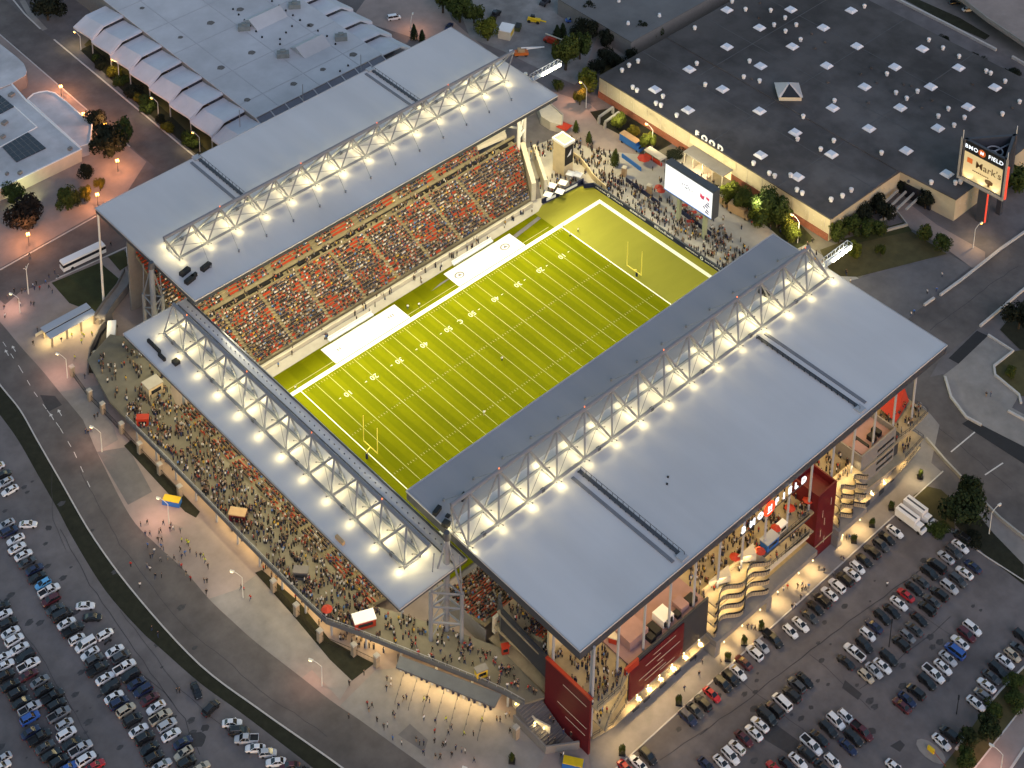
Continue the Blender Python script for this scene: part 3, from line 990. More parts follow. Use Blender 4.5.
for a, c in zip(EDGE, EDGE[1:]):
    n = max(1, int((Vector(c) - Vector(a)).length / 1.6))
    for i in range(n):
        q = Vector(a).lerp(Vector(c), i / n)
        m.tube((q.x, q.y, 5.0), (q.x, q.y, 5.6), 0.04, 4)
m.build('parapet_rail', STEEL, S)
for i in range(15):
    q = None
    L = [Vector(p) for p in EDGE]
    tot = sum((L[k + 1] - L[k]).length for k in range(len(L) - 1))
    d = tot * (i + 0.5) / 15
    for k in range(len(L) - 1):
        seg = (L[k + 1] - L[k]).length
        if d <= seg:
            q = L[k].lerp(L[k + 1], d / seg)
            break
        d -= seg
    m = MB(); m.tube((q.x + 0.5, q.y + 0.3, 0), (q.x + 0.5, q.y + 0.3, 3.9), 0.3, 8); m.build('column', STEEL, S)
m = MB(); m.strip([(-88.5, 56), (-88.3, 30), (-88, 0), (-87.6, -30), (-84, -40), (-79, -50), (-70.5, -70)], 0.3, 0.0, 3.85); m.build('lower_concourse_wall', WARMW, S)
seating(S, 'y', -62.2, 0.7, 20, 0.97, 0.20, -38, 43, -1, [-29, -19.5, -10, -0.5, 9, 18.5, 28, 36], 0.78, show=lambda r: r > 7)
m = MB(); m.box(-62.15, -38, 0.1, -61.8, 43, 1.1); m.build('front_wall', CREAM, S)
RS_ = roof_slab(S, -88.8, -56.8, -68.4, 55.8, 25.0, ROOFWX, 0.7)
m = MB(); m.box(-71.9, -56.4, 25.02, -71.7, 55, 25.3); m.box(-69.0, -56.4, 25.02, -68.7, 55, 25.4); m.build('gutter', STEELD, S)
m = MB()
for i in range(55):
    y = -54 + i * 1.97
    m.box(-70.4, y, 25.01, -70.2, y + 0.3, 25.25)
m.build('roof_anchors', STEELD, S)
truss(S, 'y', -49.3, 8.85, 12, -81.0, -76.2, -76.4, 25.7, 31.4, -52.8, 50.0, -74.8, 25.0)
for u, v, a in ((151, 344, 0.8), (157, 350, 0.8), (162, 358, 0.8), (176, 363, 0.3), (340, 541, 0.6)):
    q = G(u, v, 25.1)
    m = MB(); m.obox(q.x, q.y, 25.0, 25.9, 2.8 if a > 0.4 else 1.8, 0.7 if a > 0.4 else 1.6, -1.57); m.build('roof_equipment', BLACK if a < .6 or a > .7 else TAN, S)
for y in (-45, -22.5, 0, 22.5, 45):
    m = MB(); m.tube((-78.0, y, 1.5), (-78.0, y, 24.4), 0.35, 8); m.build('roof_column', STEEL, S)

# ------------------------------------------------------------------ EAST stand
E = thing('grandstand', 'tall east grandstand with balconies, red panels and a broad white roof', 'grandstand', (0, -70, 0))
seating(E, 'x', -44.6, 1.1, 17, 0.96, 0.38, -66.5, 58, -1, [-52, -38, -24, -10, 4, 18, 32, 46], 0.6, show=lambda r: True)
seating(E, 'x', -63.8, 9.6, 16, 0.92, 0.5, -65.5, 58, -1, [-52, -38, -24, -10, 4, 18, 32, 46], 0.55, show=lambda r: True)
m = MB(); m.box(-66.6, -61.2, 0.1, -66.3, -44.3, 5.2); m.build('end_wall', GREYP, E)
m = MB(); m.box(-66, -63.6, 6, 58, -62.8, 10.6); m.build('upper_parapet', CREAM, E)
# floor decks (with ceilings below)
NEX = 57.8
m = MB(); m.prism([(-66.6, -95.6), (-66.6, -62.4), (-52, -62.4), (-52, -78), (NEX - 1.5, -78), (NEX - 1.5, -95.2), (NEX - 12, -96.4), (-61, -96.6)], 3.6, 4.0); m.build('balcony_floor', FLOORW, E)
m = MB(); m.prism([(-66.2, -99), (-66.6, -64), (-50, -64), (-50, -79), (NEX - 3, -79), (NEX - 3, -96.6), (NEX - 12, -97.4), (-29, -94.2), (-52, -94.2), (-62.3, -97)], 8.6, 9.0); m.build('balcony_floor', FLOORW, E)
m = MB(); m.prism([(-67.4, -97.3), (-67.2, -82), (-66.9, -69), (-66.6, -65), (-40, -65), (-40, -80), (NEX, -80), (NEX, -95.3), (NEX - 9, -96), (-28, -95), (-54, -95), (-60, -97.3)], 14.2, 14.7); m.build('balcony_floor', FLOORW, E)
m = MB(); m.box(-66, -81, 0.1, 56, -80.4, 30.6); m.build('inner_wall', WARMW, E)
m = MB(); m.box(-55, -93.6, 0.1, 42, -93.2, 3.5); m.build('ground_wall', CREAM, E)


def rail(pts, z, parent, h=1.15, name='balcony_rail', post=1.5):
    m = MB()
    for zz in (0.45, h):
        m.path([(p[0], p[1], z + zz) for p in pts], 0.055, 4)
    for a, c in zip(pts, pts[1:]):
        d = Vector(c) - Vector(a)
        n = max(1, int(d.length / post))
        for i in range(n + 1):
            q = Vector(a) + d * i / n
            m.tube((q.x, q.y, z), (q.x, q.y, z + h), 0.05, 4)
    return m.build(name, STEELD, parent)


rail([(-66.4, -98.8), (-62.3, -96.8), (-55.5, -94.6)], 9.0, E)
rail([(-66.4, -95.4), (-61, -96.4), (-56, -95.2)], 4.0, E)
rail([(-67.2, -97.1), (-60, -97.1), (-56.5, -95.1)], 14.7, E)
rail([(NEX - .1, -82), (NEX - .1, -95.2), (NEX - 9, -95.9), (44, -95.4)], 14.7, E)
rail([(NEX - 3.1, -84), (NEX - 3.1, -96.5), (NEX - 12, -97.3)], 9.0, E)
rail([(NEX - 1.6, -84), (NEX - 1.6, -95.1), (NEX - 12, -96.3)], 4.0, E)
rail([(-9.3, -95.0), (8.6, -95.0)], 14.7, E)
# red sign walls
m = MB(); m.box(-67.9, -95.6, 0.1, -67.3, -82, 16.3); rw = m.build('red_wall', REDP, E)
m = MB(); m.box(-68.0, -95.7, 16.35, -67.2, -81.9, 16.75); m.build('orange_coping', REDB, rw)
m = MB()
for z, y0, y1 in ((13.6, -94.6, -87.5), (7.2, -94.9, -86), (4.9, -94.5, -88.5)):
    m.box(-67.98, y0, z, -67.92, y1, z + 0.14)
m.build('light_slots', CREAM, rw)
m = MB(); m.prism([(-67.3, -82), (-66.6, -82), (-65.6, -66), (-66.4, -66)], 9.6, 15.6); m.build('dark_parapet', DARKP, E)
m = MB(); m.prism([(-66.4, -66), (-65.6, -66), (-63, -62.4), (-63.8, -62.2)], 6.2, 15.2); m.build('dark_parapet', STEELD, E)
m = MB(); m.box(-55, -95.35, 5.4, -28.6, -94.9, 16.2); m.build('dark_facade', DARKP, E)
m = MB(); m.prism([(-55.2, -95.6), (-37.2, -95.6), (-37.2, -95.4), (-55.2, -95.4)], 5.6, 15.2)
rp = m.build('red_facade', REDP, E)
m = MB(); m.box(-56.8, -95.7, 14.7, -52.5, -95.2, 16.6); m.build('orange_coping', REDB, rp)
m = MB()
for x0, x1, z in ((-50, -45, 12.2), (-47.5, -40, 13.6), (-46, -38.4, 10.6), (-52, -44, 9.4), (-50, -43, 7.8), (-45, -40, 7)):
    m.box(x0, -95.66, z, x1, -95.61, z + 0.14)
m.build('light_slots', CREAM, rp)
m = MB(); m.box(-54.5, -94.9, 14.9, -29, -86, 15.3); pr = m.build('plant_room', PINKM, E)
for bx in ((-52, -92.5, -46, -88, 2.6, PINKM), (-42, -93.5, -38.5, -90, 2.0, WHITE), (-36, -93.6, -33.4, -90.6, 1.4, PINKM), (-45, -94, -43, -91, 1.3, BLACK), (-40.6, -93, -39, -91, 1.2, BLACK), (-33, -93.7, -30.5, -91.6, 1.0, BLACK), (-47, -94.3, -45.4, -92.5, 1.2, BLACK), (-37.8, -94, -36.4, -92.4, 1.0, BLACK)):
    m = MB(); m.box(bx[0], bx[1], 15.3, bx[2], bx[3], 15.3 + bx[4]); m.build('plant_unit', bx[5], pr)
m = MB()
for i in range(3):
    m.tube((-41.6 + i * 1.1, -93.62, 15.8), (-41.6 + i * 1.1, -93.62, 17.0), 0.3, 8)
m.build('plant_pipe', BLACK, pr)
# ground canopy band and piers
m = MB(); m.box(-28.6, -98.4, 3.5, -9.0, -95.0, 5.0); m.build('entrance_fascia', GREYP, E)
m = MB(); m.box(-9.0, -98.0, 3.5, 9.4, -95.0, 5.0); m.build('entrance_fascia', GREYP, E)
m = MB(); m.box(17.6, -98.2, 3.4, 29, -95.0, 5.0); m.build('entrance_fascia', GREYP, E)
for x in (-28.2, -9.6, 17.8):
    m = MB(); m.box(x - 0.6, -98.3, 0.1, x + 1.4, -94, 3.45); m.build('entrance_pier', GREYP, E)
for i in range(10):
    x = -26 + i * 3.5
    if -11 < x < -8:
        continue
    m = MB(); m.box(x, -93.75, 0.2, x + 2.1, -93.62, 3.0); d = m.build('entrance_door', LAMPD if i % 3 else GLASSD, E)
for x0, x1 in ((-53, -51), (-49.4, -47.4), (-44, -42), (-39, -37), (-33.6, -31.6)):
    m = MB(); m.box(x0, -95.3, 0.15, x1, -95.02, 3.0); m.build('service_door', DARKP, E)
m = MB(); m.box(-55, -95.0, 0.1, -28.8, -94.4, 5.3); m.build('plinth_wall', GREYP, E)


# curved balconies
def curvy(x0, x1, levels, label_rail):
    n = 36
    for z in levels:
        fr = []
        for i in range(n + 1):
            t_ = i / n
            x = x0 + (x1 - x0) * t_
            fr.append((x, -96.3 - 1.1 * math.cos(t_ * math.pi * 4) - 0.5 * t_))
        m = MB(); m.prism([(x0, -93.0)] + fr + [(x1, -93.0)], z - 0.35, z + 0.12); m.prism(fr + [(p[0], p[1] + .2) for p in fr[::-1]], z + .122, z + .75); c = m.build('curved_balcony', mat('balcony_render', (0.42, 0.35, 0.24), .8, .15, .6), E)
        m = MB(); m.prism([(p[0], p[1] - 0.03) for p in fr] + [(p[0], p[1] + 0.25) for p in fr[::-1]], z + 0.78, z + 1.08); m.build('balcony_glass', GLASSD, c)
        m = MB()
        for i in range(0, n):
            m.tube((fr[i][0], fr[i][1] - 0.08, z), (fr[i][0], fr[i][1] - 0.08, z + 1.35), 0.05, 4)
        m.build('rail_posts', STEELD, c)
    m = MB(); m.box(x0, -93.2, 4, x1, -92.8, levels[-1] + 1.5); m.build('balcony_wall', WARMW, E)


curvy(-28.3, -9.3, (5.6, 8.6, 11.6, 14.6), '')
curvy(18.4, 28.6, (5.6, 8.6, 11.6, 14.6), '')
m = MB(); m.prism([(-26, -93), (-21, -95.4), (-19, -93)], 15.4, 17.2); m.build('terrace_stair', CREAM, E)
m = MB(); m.prism([(-16, -93), (-12, -95.6), (-10, -93)], 15.4, 17.4); m.build('terrace_stair', CREAM, E)
m = MB(); m.box(-9.3, -95.3, 13.4, 8.9, -95.0, 14.7); m.build('balcony_fascia', STEELD, E)
m = MB(); m.box(-9.3, -95.6, 7.6, 8.9, -95.2, 9.0); m.build('balcony_fascia', CREAM, E)
rail([(-9.3, -95.5), (8.9, -95.5)], 9.0, E)
# red stair tower
m = MB(); m.box(10.2, -96.4, 0.1, 17.4, -96.0, 20.2); m.box(10.2, -96.0, 0.1, 10.6, -88.6, 20.2); m.box(17.0, -96.0, 0.1, 17.4, -88.6, 20.2); m.box(10.6, -89, 0.1, 17.0, -88.6, 20.2); rt = m.build('red_stair_tower', REDP, E)
m = MB(); m.box(10.6, -96.0, 17.9, 17.0, -89, 18.2); m.build('tower_floor', REDP, rt)
m = MB()
for z, x in ((12, 12.5), (9, 13.5), (6, 12.2), (3, 13.9), (14, 15.6)):
    m.box(x, -96.45, z, x + 0.14, -96.41, z + 2.2)
m.build('light_slots', CREAM, rt)
# grey stair block
m = MB(); m.box(28.8, -95.4, 0.1, 43.2, -95.0, 19.2); m.box(28.8, -95, 0.1, 29.2, -87.6, 19.2); m.box(42.8, -95, 0.1, 43.2, -87.6, 19.2); m.box(29.2, -88, 0.1, 42.8, -87.6, 19.2); gb = m.build('grey_stair_block', GREYP, E)
m = MB(); m.box(29.2, -95.0, 17.2, 42.8, -88, 17.5); m.build('block_roof', PINKM, gb)
for bx in ((36, -93.6, 37.6, -91.6), (38.6, -93.4, 40, -91), (33, -94, 33.8, -90)):
    m = MB(); m.box(bx[0], bx[1], 17.5, bx[2], bx[3], 18.8); m.build('cooling_unit', BLACK, gb)
m = MB(); m.box(30, -94.6, 17.5, 33, -90.8, 18.6); m.build('cooling_unit', PINKM, gb)
for i in range(5):
    z = 8.0 + i * 2.05
    m = MB(); m.box(35.8 - i * 0.05, -95.48, z, 42.6, -95.41, z + 0.75); m.build('window_band', GLASSD, gb)
m = MB(); m.box(38.4, -95.5, 0.15, 40.4, -95.41, 3.2); m.build('service_door', DARKP, gb)
m = MB(); m.box(32.4, -95.5, 0.15, 34.4, -95.41, 3.2); m.build('service_door', DARKP, gb)
m = MB(); m.box(43.25, -95.0, 0.1, 45.6, -92, 15.6); m.build('dark_panel', DARKP, E)
m = MB(); m.face([(48.5, -92, 15.2), (56.5, -90.2, 15.6), (57.2, -88.2, 17.8), (47.5, -87.2, 17.4)]); m.face([(48.5, -92, 15.2), (47.5, -87.2, 17.4), (47.3, -87.3, 17.2), (48.3, -92.1, 15)]); tag(m.build('orange_awning', REDB), 'large orange sheet awning on the north-east top balcony', 'awning')
# roof columns along the front
for i in range(15):
    x = -66.3 + i * 8.45
    m = MB(); m.tube((x, -94.1, 14.7), (x, -94.1, 30.2), 0.30, 8); m.build('roof_column', STEEL, E)
m = MB(); m.tube((-66.4, -94.8, 4), (-66.4, -94.8, 30.2), 0.34, 8); m.build('roof_column', STEEL, E)
m = MB(); m.tube((-66.6, -83, 9), (-66.6, -83, 30.2), 0.34, 8); m.build('roof_column', STEEL, E)
RE_ = roof_slab(E, -70.6, -94.6, 64.6, -37.8, 31.8, ROOFW, 2.3)
truss(E, 'x', -70.6, 9.42, 15, -59.4, -54.4, -54.4, 32.7, 41.2, -71.4, 58.2, -45.8, 31.8)
m = MB(); m.box(-70.3, -51.5, 31.802, 64.3, -38.1, 31.83); m.build('front_roof_panel', ROOFD, RE_)
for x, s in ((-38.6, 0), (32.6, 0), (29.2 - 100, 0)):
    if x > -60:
        m = MB(); m.box(x - .45, -92.5, 31.805, x + .45, -60.8, 32.0); m.build('roof_shadow_band', SHADEGREY, E)  # shadow band on the east roof, built as a flat grey strip
catwalk(E, -36.0, -93.0, -60.6, 31.8, 1)
catwalk(E, 30.0, -93.0, -60.6, 31.8, -1)
gantry(E, 62.6, 75, -55.9, 33)
for u, v, sx, sy in ((437, 512, 2.6, 1.0), (446, 525, 1.6, 1.6), (448, 516, 1, 1), (463, 498, 2, 1), (762, 291, 2.4, 1.2), (767, 295, 1.6, 1.2), (668, 477, 0.4, 0.4), (667, 484, 0.4, 0.4)):
    q = G(u, v, 31.9)
    m = MB(); m.obox(q.x, q.y, 31.8, 32.8 if sx > 1 else 32.1, sx, sy, 0.3); m.build('roof_equipment', BLACK, E)

# hanging sign letters, one by one, facing the car park
for ch, u, v in (('B', 743.6, 530), ('M', 752.5, 523), ('O', 760.5, 516), ('F', 777, 501.5), ('I', 784, 496), ('E', 790, 490.5), ('L', 796.5, 485.5), ('D', 804, 480)):
    m = MB()
    d = ray(u, v); tt = (-95.0 - CAM.y) / d.y; q = CAM + d * tt
    text_mesh(ch, 2.5, m, lambda X, Y, Z: (q.x + X, q.y - Z, q.z + Y), extrude=0.12, bold=0.05)
    m.build('sign_letter', SIGNW, E)
m = MB()
d = ray(769.5, 508.5); tt = (-95.0 - CAM.y) / d.y; q = CAM + d * tt
N = 20
m.mesh([(q.x + 2.0 * math.cos(i * 2 * math.pi / N), q.y + s, q.z + 2.0 * math.sin(i * 2 * math.pi / N)) for s in (-0.15, 0.15) for i in range(N)], [tuple(range(N)), tuple(range(2 * N - 1, N - 1, -1))] + [((i + 1) % N, i, N + i, N + (i + 1) % N) for i in range(N)])
sr = m.build('sign_roundel', SIGNR, E)
m = MB()
text_mesh('M', 2.0, m, lambda X, Y, Z: (q.x + X, q.y - 0.18, q.z + 0.3 + Y), bold=0.1)
m.box(q.x - 0.9, q.y - 0.2, q.z - 1.05, q.x + 0.9, q.y - 0.17, q.z - 0.75)
m.build('roundel_emblem', SIGNW, sr)
m = MB(); m.box(-19, -94.85, q.z - 1.75, 7, -94.72, q.z - 1.6); m.build('sign_rail', STEELD, E)
# ================================================================== OTHER BUILDINGS
def px3(u, v, axis, val):
    d = ray(u, v)
    o = (CAM.x, CAM.y, CAM.z)[axis]
    return CAM + d * ((val - o) / (d.x, d.y, d.z)[axis])


F = thing('exhibition_building', 'huge low exhibition building with dark flat roof full of skylights', 'building', (160, 10, 0))
FP = [(106.5, 68), (106.5, -27.8), (141, -28.4), (142.6, -47.6), (212.5, -47.6), (212.5, 68)]
m = MB(); m.prism(FP, 0, 7.9); bw = m.build('wall', CREAMW, F)
m = MB(); m.prism([(x, y) for x, y in ((106.3, 68.2), (106.3, -28), (140.9, -28.6), (142.4, -47.8), (212.7, -47.8), (212.7, 68.2))], 7.9, 8.25); m.build('roof', ROOFK, F)
m = MB(); m.box(106.2, -27.6, 0, 106.48, 68, 2.4); m.build('brick_base', BRICK, F)
m = MB()
for y in range(-26, 68, 6):
    m.box(106.38, y, 2.5, 106.46, y + 0.12, 7.8)
for y in range(-25, 68, 3):
    for z in (4.0, 5.8):
        m.box(106.40, y, z, 106.46, y + 0.3, z + 0.3)
for x in range(109, 140, 3):
    for z in (4.0, 5.8):
        m.box(x, -28.55, z, x + 0.3, -28.4, z + 0.3)
for x in range(145, 165, 3):
    for z in (3.5, 5.0, 6.5):
        m.box(x, -47.7, z, x + 0.35, -47.62, z + 0.35)
m.build('wall_joints', CREAM, bw)
m = MB()
for x in (106.6, 140.8):
    m.box(x - 0.5, -28.1, 8.25, x, 68, 8.5)
m.box(106.6, -28.4, 8.25, 140, -28.0, 8.5)
m.build('parapet', ROOFK, F)
m = MB()
for y in (20, -8, 46):
    m.box(107, y - 0.12, 8.252, 212, y + 0.12, 8.30)
for x in (128, 160, 186):
    m.box(x - 0.1, -27.5, 8.252, x + 0.1, 68, 8.29)
m.build('roof_seam', mat('roof_seam', (0.10, 0.10, 0.105), 0.9, 0.2, 0.4), F)
D = lambda l: [(680 + a / 2.977, b_ / 2.977) for a, b_ in l]
SKY = D([(140, 28), (330, 27), (237, 81), (427, 81), (510, 30), (140, 138), (335, 137), (527, 136), (722, 144), (28, 205), (240, 195), (437, 194), (640, 198), (830, 200), (127, 264), (550, 257), (747, 257), (938, 259), (24, 326), (237, 329), (455, 320), (656, 319), (858, 317), (343, 393), (563, 381), (768, 380), (240, 460), (451, 458), (674, 447), (350, 525), (795, 516)]) + [(655, 89), (660.7, 8)]
SKYM = mat('skylight_dome', (0.72, 0.73, 0.80), 0.3, 0.04, 1)
for u, v in SKY:
    q = G(u, v, 8.6)
    if not (108 < q.x < 211 and -47 < q.y < 67.5):
        continue
    m = MB(); m.obox(q.x, q.y, 8.26, 8.5, 3.3, 3.3); m.obox(q.x, q.y, 8.5, 9.05, 3.1, 3.1, 0, 0.7); m.build('skylight', SKYM, F)
VENT = D([(270, 30), (313, 52), (280, 73), (314, 92), (346, 73), (359, 117), (195, 27), (155, 3), (44, 82), (15, 57), (549, 18), (50, 188), (75, 251), (207, 181), (237, 240), (190, 228), (741, 118), (783, 142), (831, 167), (912, 211), (925, 217), (968, 241), (1011, 302), (616, 219), (643, 275), (675, 292), (707, 271), (460, 299), (367, 346), (350, 413), (458, 418), (419, 443), (600, 454), (219, 485), (266, 515), (282, 523), (329, 521), (348, 564), (364, 574), (450, 593), (484, 582), (510, 565), (748, 542), (820, 543), (835, 540), (799, 323), (769, 345), (847, 349), (816, 372), (960, 338)]) + [(638, 60.7), (629, 65), (622, 70), (632.7, 87), (637, 90), (663, 96), (656, 103), (661, 105), (676.7, 115), (662.7, 25)]
VENTM = mat('vent_cowl', (0.66, 0.66, 0.70), 0.45, 0.06, 1)
for u, v in VENT:
    q = G(u, v, 9.0)
    if not (107.5 < q.x < 211 and -47 < q.y < 67.5) or (q.x < 142.6 and q.y < -27.4):
        continue
    m = MB(); m.cone(q.x, q.y, 8.26, 9.0, 0.55, 0.5, 8); m.cone(q.x, q.y, 9.0, 9.5, 0.75, 0.7, 8); m.cone(q.x, q.y, 9.5, 9.85, 0.7, 0.2, 8); m.build('roof_vent', VENTM, F)
for u, v in D([(238, 8), (235, 52), (392, 100), (432, 125), (402, 143), (440, 244), (538, 220), (569, 201), (560, 305), (585, 245), (665, 250), (688, 255), (720, 320), (750, 298), (213, 234), (870, 250), (990, 320), (680, 540)]):
    q = G(u, v, 8.5)
    m = MB(); m.cone(q.x, q.y, 8.26, 8.9, 0.5, 0.4, 6); m.build('roof_vent', ROOFK, F)
# glazed roof lantern
m = MB(); c = (146.3, 19.6)
m.obox(c[0], c[1], 8.26, 9.9, 7.4, 7.4, math.radians(48)); lt = m.build('roof_lantern', CREAM, F)
m = MB(); m.obox(c[0], c[1], 9.92, 12.6, 8.2, 8.2, math.radians(48), 0.12); m.build('lantern_roof', ROOFG, lt)
m = MB()
a = math.radians(48)
def lc(X, Y, z):
    return (c[0] + X * math.cos(a) - Y * math.sin(a), c[1] + X * math.sin(a) + Y * math.cos(a), z)
m.face([lc(-4.15, 3.2, 9.95), lc(-4.15, -3.2, 9.95), lc(-0.62, -0.1, 12.62), lc(-0.62, 0.1, 12.62)])
m.build('lantern_glazing', GLASSD, lt)
# entrance with the word on the roof edge
for ch, u, v in (('F', 697, 134), ('O', 704.5, 138.7), ('O', 712, 143.6), ('D', 720.3, 148.7)):
    q = px3(u, v, 0, 106.6)
    m = MB(); text_mesh(ch, 3.0, m, lambda X, Y, Z: (106.6 - Z, q.y - X, q.z + Y), extrude=0.15, bold=0.12); m.build('sign_letter', WHITE, F)
m = MB(); m.box(106.3, 8.5, 4.6, 106.45, 27.5, 7.7); m.build('entrance_glazing', mat('lit_glazing', (0.5, 0.45, 0.3), 0.3, 0.3, 0.4, emit=(1, 0.72, 0.3), es=0.22), F)
m = MB(); m.box(101.5, 9.5, 4.0, 106.3, 26, 4.35); m.build('entrance_canopy', GREYP, F)
m = MB()
for y in (10, 14, 18, 22, 25.5):
    m.tube((101.8, y, 0), (101.8, y, 4), 0.2, 8)
m.build('canopy_column', CREAM, F)
m = MB(); m.box(106.15, 10, 0.1, 106.25, 25.5, 3.9); m.build('entrance_doors', LAMPD, F)
# south-east recess: glazed screen and pergola beams
m = MB(); m.box(141.0, -40, 0.1, 142.3, -28.6, 5); m.build('recess_glazing', GLASSD, F)
for k in range(4):
    p0, p1 = G(879 + k * 9, 208 - k * 1 + k * 1.5, 3.2), G(898 + k * 8, 190 + k * 1.5, 3.2)
    m = MB(); m.strip([(p0.x, p0.y), (p1.x, p1.y)], 0.6, 2.9, 3.4); m.build('pergola_beam', CONCL, F)
m = MB(); m.strip(GL([(884, 232), (907, 226), (897, 213), (880, 222)]), 0.6, 0, 0.9); tag(m.build('garden_wall', CONCL), 'low concrete garden wall by the recessed entrance of the dark-roofed hall', 'wall')
# north wing beyond the trees
t = thing('wing_building', 'grey flat-roofed wing with blank walls north of the big dark roof', 'building', (150, 90, 0))
m = MB(); m.box(131, 76, 0, 212, 112, 6.6); m.build('wall', GREYP, t)
m = MB(); m.box(130.8, 75.8, 6.6, 212.2, 112.2, 6.9); m.build('roof', mat('grey_roof', (0.15, 0.15, 0.155), 0.9, 0.2, 0.1, stain=0.2), t)
for x, y in ((138, 84), (150, 80), (160, 90), (172, 82), (146, 96)):
    m = MB(); m.cone(x, y, 6.9, 8.0, 0.7, 0.5, 8); m.build('roof_vent', VENTM, t)

# ------------------------------------------------------------------ vaulted hall (north-west)
H = thing('exhibition_hall', 'pale grey hall with folded saw-tooth canopies along both sides', 'building', (30, 160, 0))
m = MB(); m.box(4.8, 124.4, 0, 58, 262, 9.7); m.build('wall', GREYP, H)
m = MB(); m.box(4.6, 124.2, 9.7, 58.2, 262, 10.0); hr = m.build('roof', ROOFG, H)
m = MB()
for y in (133, 150, 171, 188, 206):
    m.box(4.8, y, 10.002, 58, y + 0.35, 10.05)
for x in (14, 31, 48):
    m.box(x, 124.4, 10.003, x + 0.3, 250, 10.06)
m.build('roof_seam', mat('pale_seam', (0.40, 0.40, 0.43), 0.9, 0.1, 1), hr)
m = MB()
for u, v in ((247, 100 - 0), (293.5, 84), (322.8, 69.5), (251.5, 52.7), (310, 25.4), (353, 54.7), (240, 9.6), (142, 8.2), (180.4, 37.4), (210.5, 23), (220.8, 67.8)):
    q = G(u, v, 10)
    r = RO.uniform(0.8, 1.5)
    m.face([(q.x + r * (1 + 0.3 * math.sin(3 * k)) * math.cos(k * 0.63), q.y + r * math.sin(k * 0.63), 10.07) for k in range(10)])
m.build('drain_stain', mat('drain_stain', (0.14, 0.13, 0.125), 0.95, 0.4, 1.5), hr)
for (a, c_, e, f) in (((248, 18.5), (281.5, 7), (267, 32), (293.5, 19.5)), ((296, 47), (323, 35), (309, 61.5), (336, 47))):
    A, B = G(a[0], a[1], 12.2), G(c_[0], c_[1], 12.2)
    y0, y1, xr = 0, 0, (A.x + B.x) / 2
    m = MB()
    cx, cy = (A.x + B.x) / 2, (A.y + B.y) / 2
    L = (B - A).length
    m.mesh([(cx - L / 2, cy + 4, 10.01), (cx - L / 2, cy - 4.6, 10.01), (cx + L / 2, cy - 4.6, 10.01), (cx + L / 2, cy + 4, 10.01), (cx - L / 2 - 0.4, cy, 12.4), (cx + L / 2, cy, 12.4)], [(0, 4, 1), (2, 5, 3), (0, 3, 5, 4), (1, 4, 5, 2)])
    m.build('roof_monitor', ROOFG, hr)
for u, v in ((244, 27), (283, 54), (294.5, 5), (341, 37)):
    q = G(u, v, 11)
    m = MB(); m.obox(q.x, q.y, 10.01, 11.8, 4.2, 2.4, -0.6); m.obox(q.x + 0.3, q.y + 0.4, 11.8, 12.3, 1.8, 1.4, -0.6); m.build('air_unit', mat('air_unit_grey', (0.20, 0.22, 0.22), 0.7, 0.2, 0.8), hr)
for px in ([(272, 1), (300, 20), (327, 36), (344, 52)], [(233, 9), (262, 37), (280, 44), (285, 48)], [(280, 39), (292, 26), (302, 22)], [(340, 71), (356, 60)]):
    P = GL(px, 10.2)
    for A, B in zip(P, P[1:]):
        n = max(1, int((Vector(B) - Vector(A)).length / 4))
        for k in range(n):
            q = Vector(A).lerp(Vector(B), k / n)
            m = MB(); m.cone(q.x, q.y, 10.02, 10.5, 0.4, 0.3, 6); m.build('roof_vent', BLACK, hr)
for u, v in ((240, 127), (303, 101), (361, 71)):
    q = G(u, v, 10)
    m = MB(); m.tube((q.x, q.y, 10), (q.x, q.y, 16.5), 0.14, 6); m.build('mast', STEEL, hr)
m = MB()
for k in range(9):
    x0 = 4.8 + k * 5.9
    m.mesh([(x0 + 0.15, 124.1, 9.6), (x0 + 5.75, 124.1, 9.6), (x0 + 5.75, 118.3, 7.6), (x0 + 0.15, 118.3, 7.6)], [(0, 3, 2, 1)])
m.build('sloped_glazing', mat('slate_panel', (0.16, 0.165, 0.20), 0.5, 0.1, 0.5), H)
for k in range(10):
    m = MB()
    x0 = 4.8 + k * 5.9
    m.hexa([(x0 - 0.15, 118.2, 7.3), (x0 + 0.15, 118.2, 7.3), (x0 + 0.15, 124.2, 9.4), (x0 - 0.15, 124.2, 9.4)], [(x0 - 0.15, 118.2, 7.8), (x0 + 0.15, 118.2, 7.8), (x0 + 0.15, 124.2, 9.9), (x0 - 0.15, 124.2, 9.9)])
    m.build('glazing_rib', ROOFG, H)
m = MB(); m.box(4.8, 118.3, 0, 58, 118.6, 7.3); m.build('front_wall', GREYP, H)
SAW = mat('saw_tooth_panel', (0.56, 0.56, 0.61), 0.7, 0.08, 0.2, stain=0.06)
SLOT = mat('slot_glass', (0.035, 0.035, 0.045), 0.4, 0.2, 0.5)


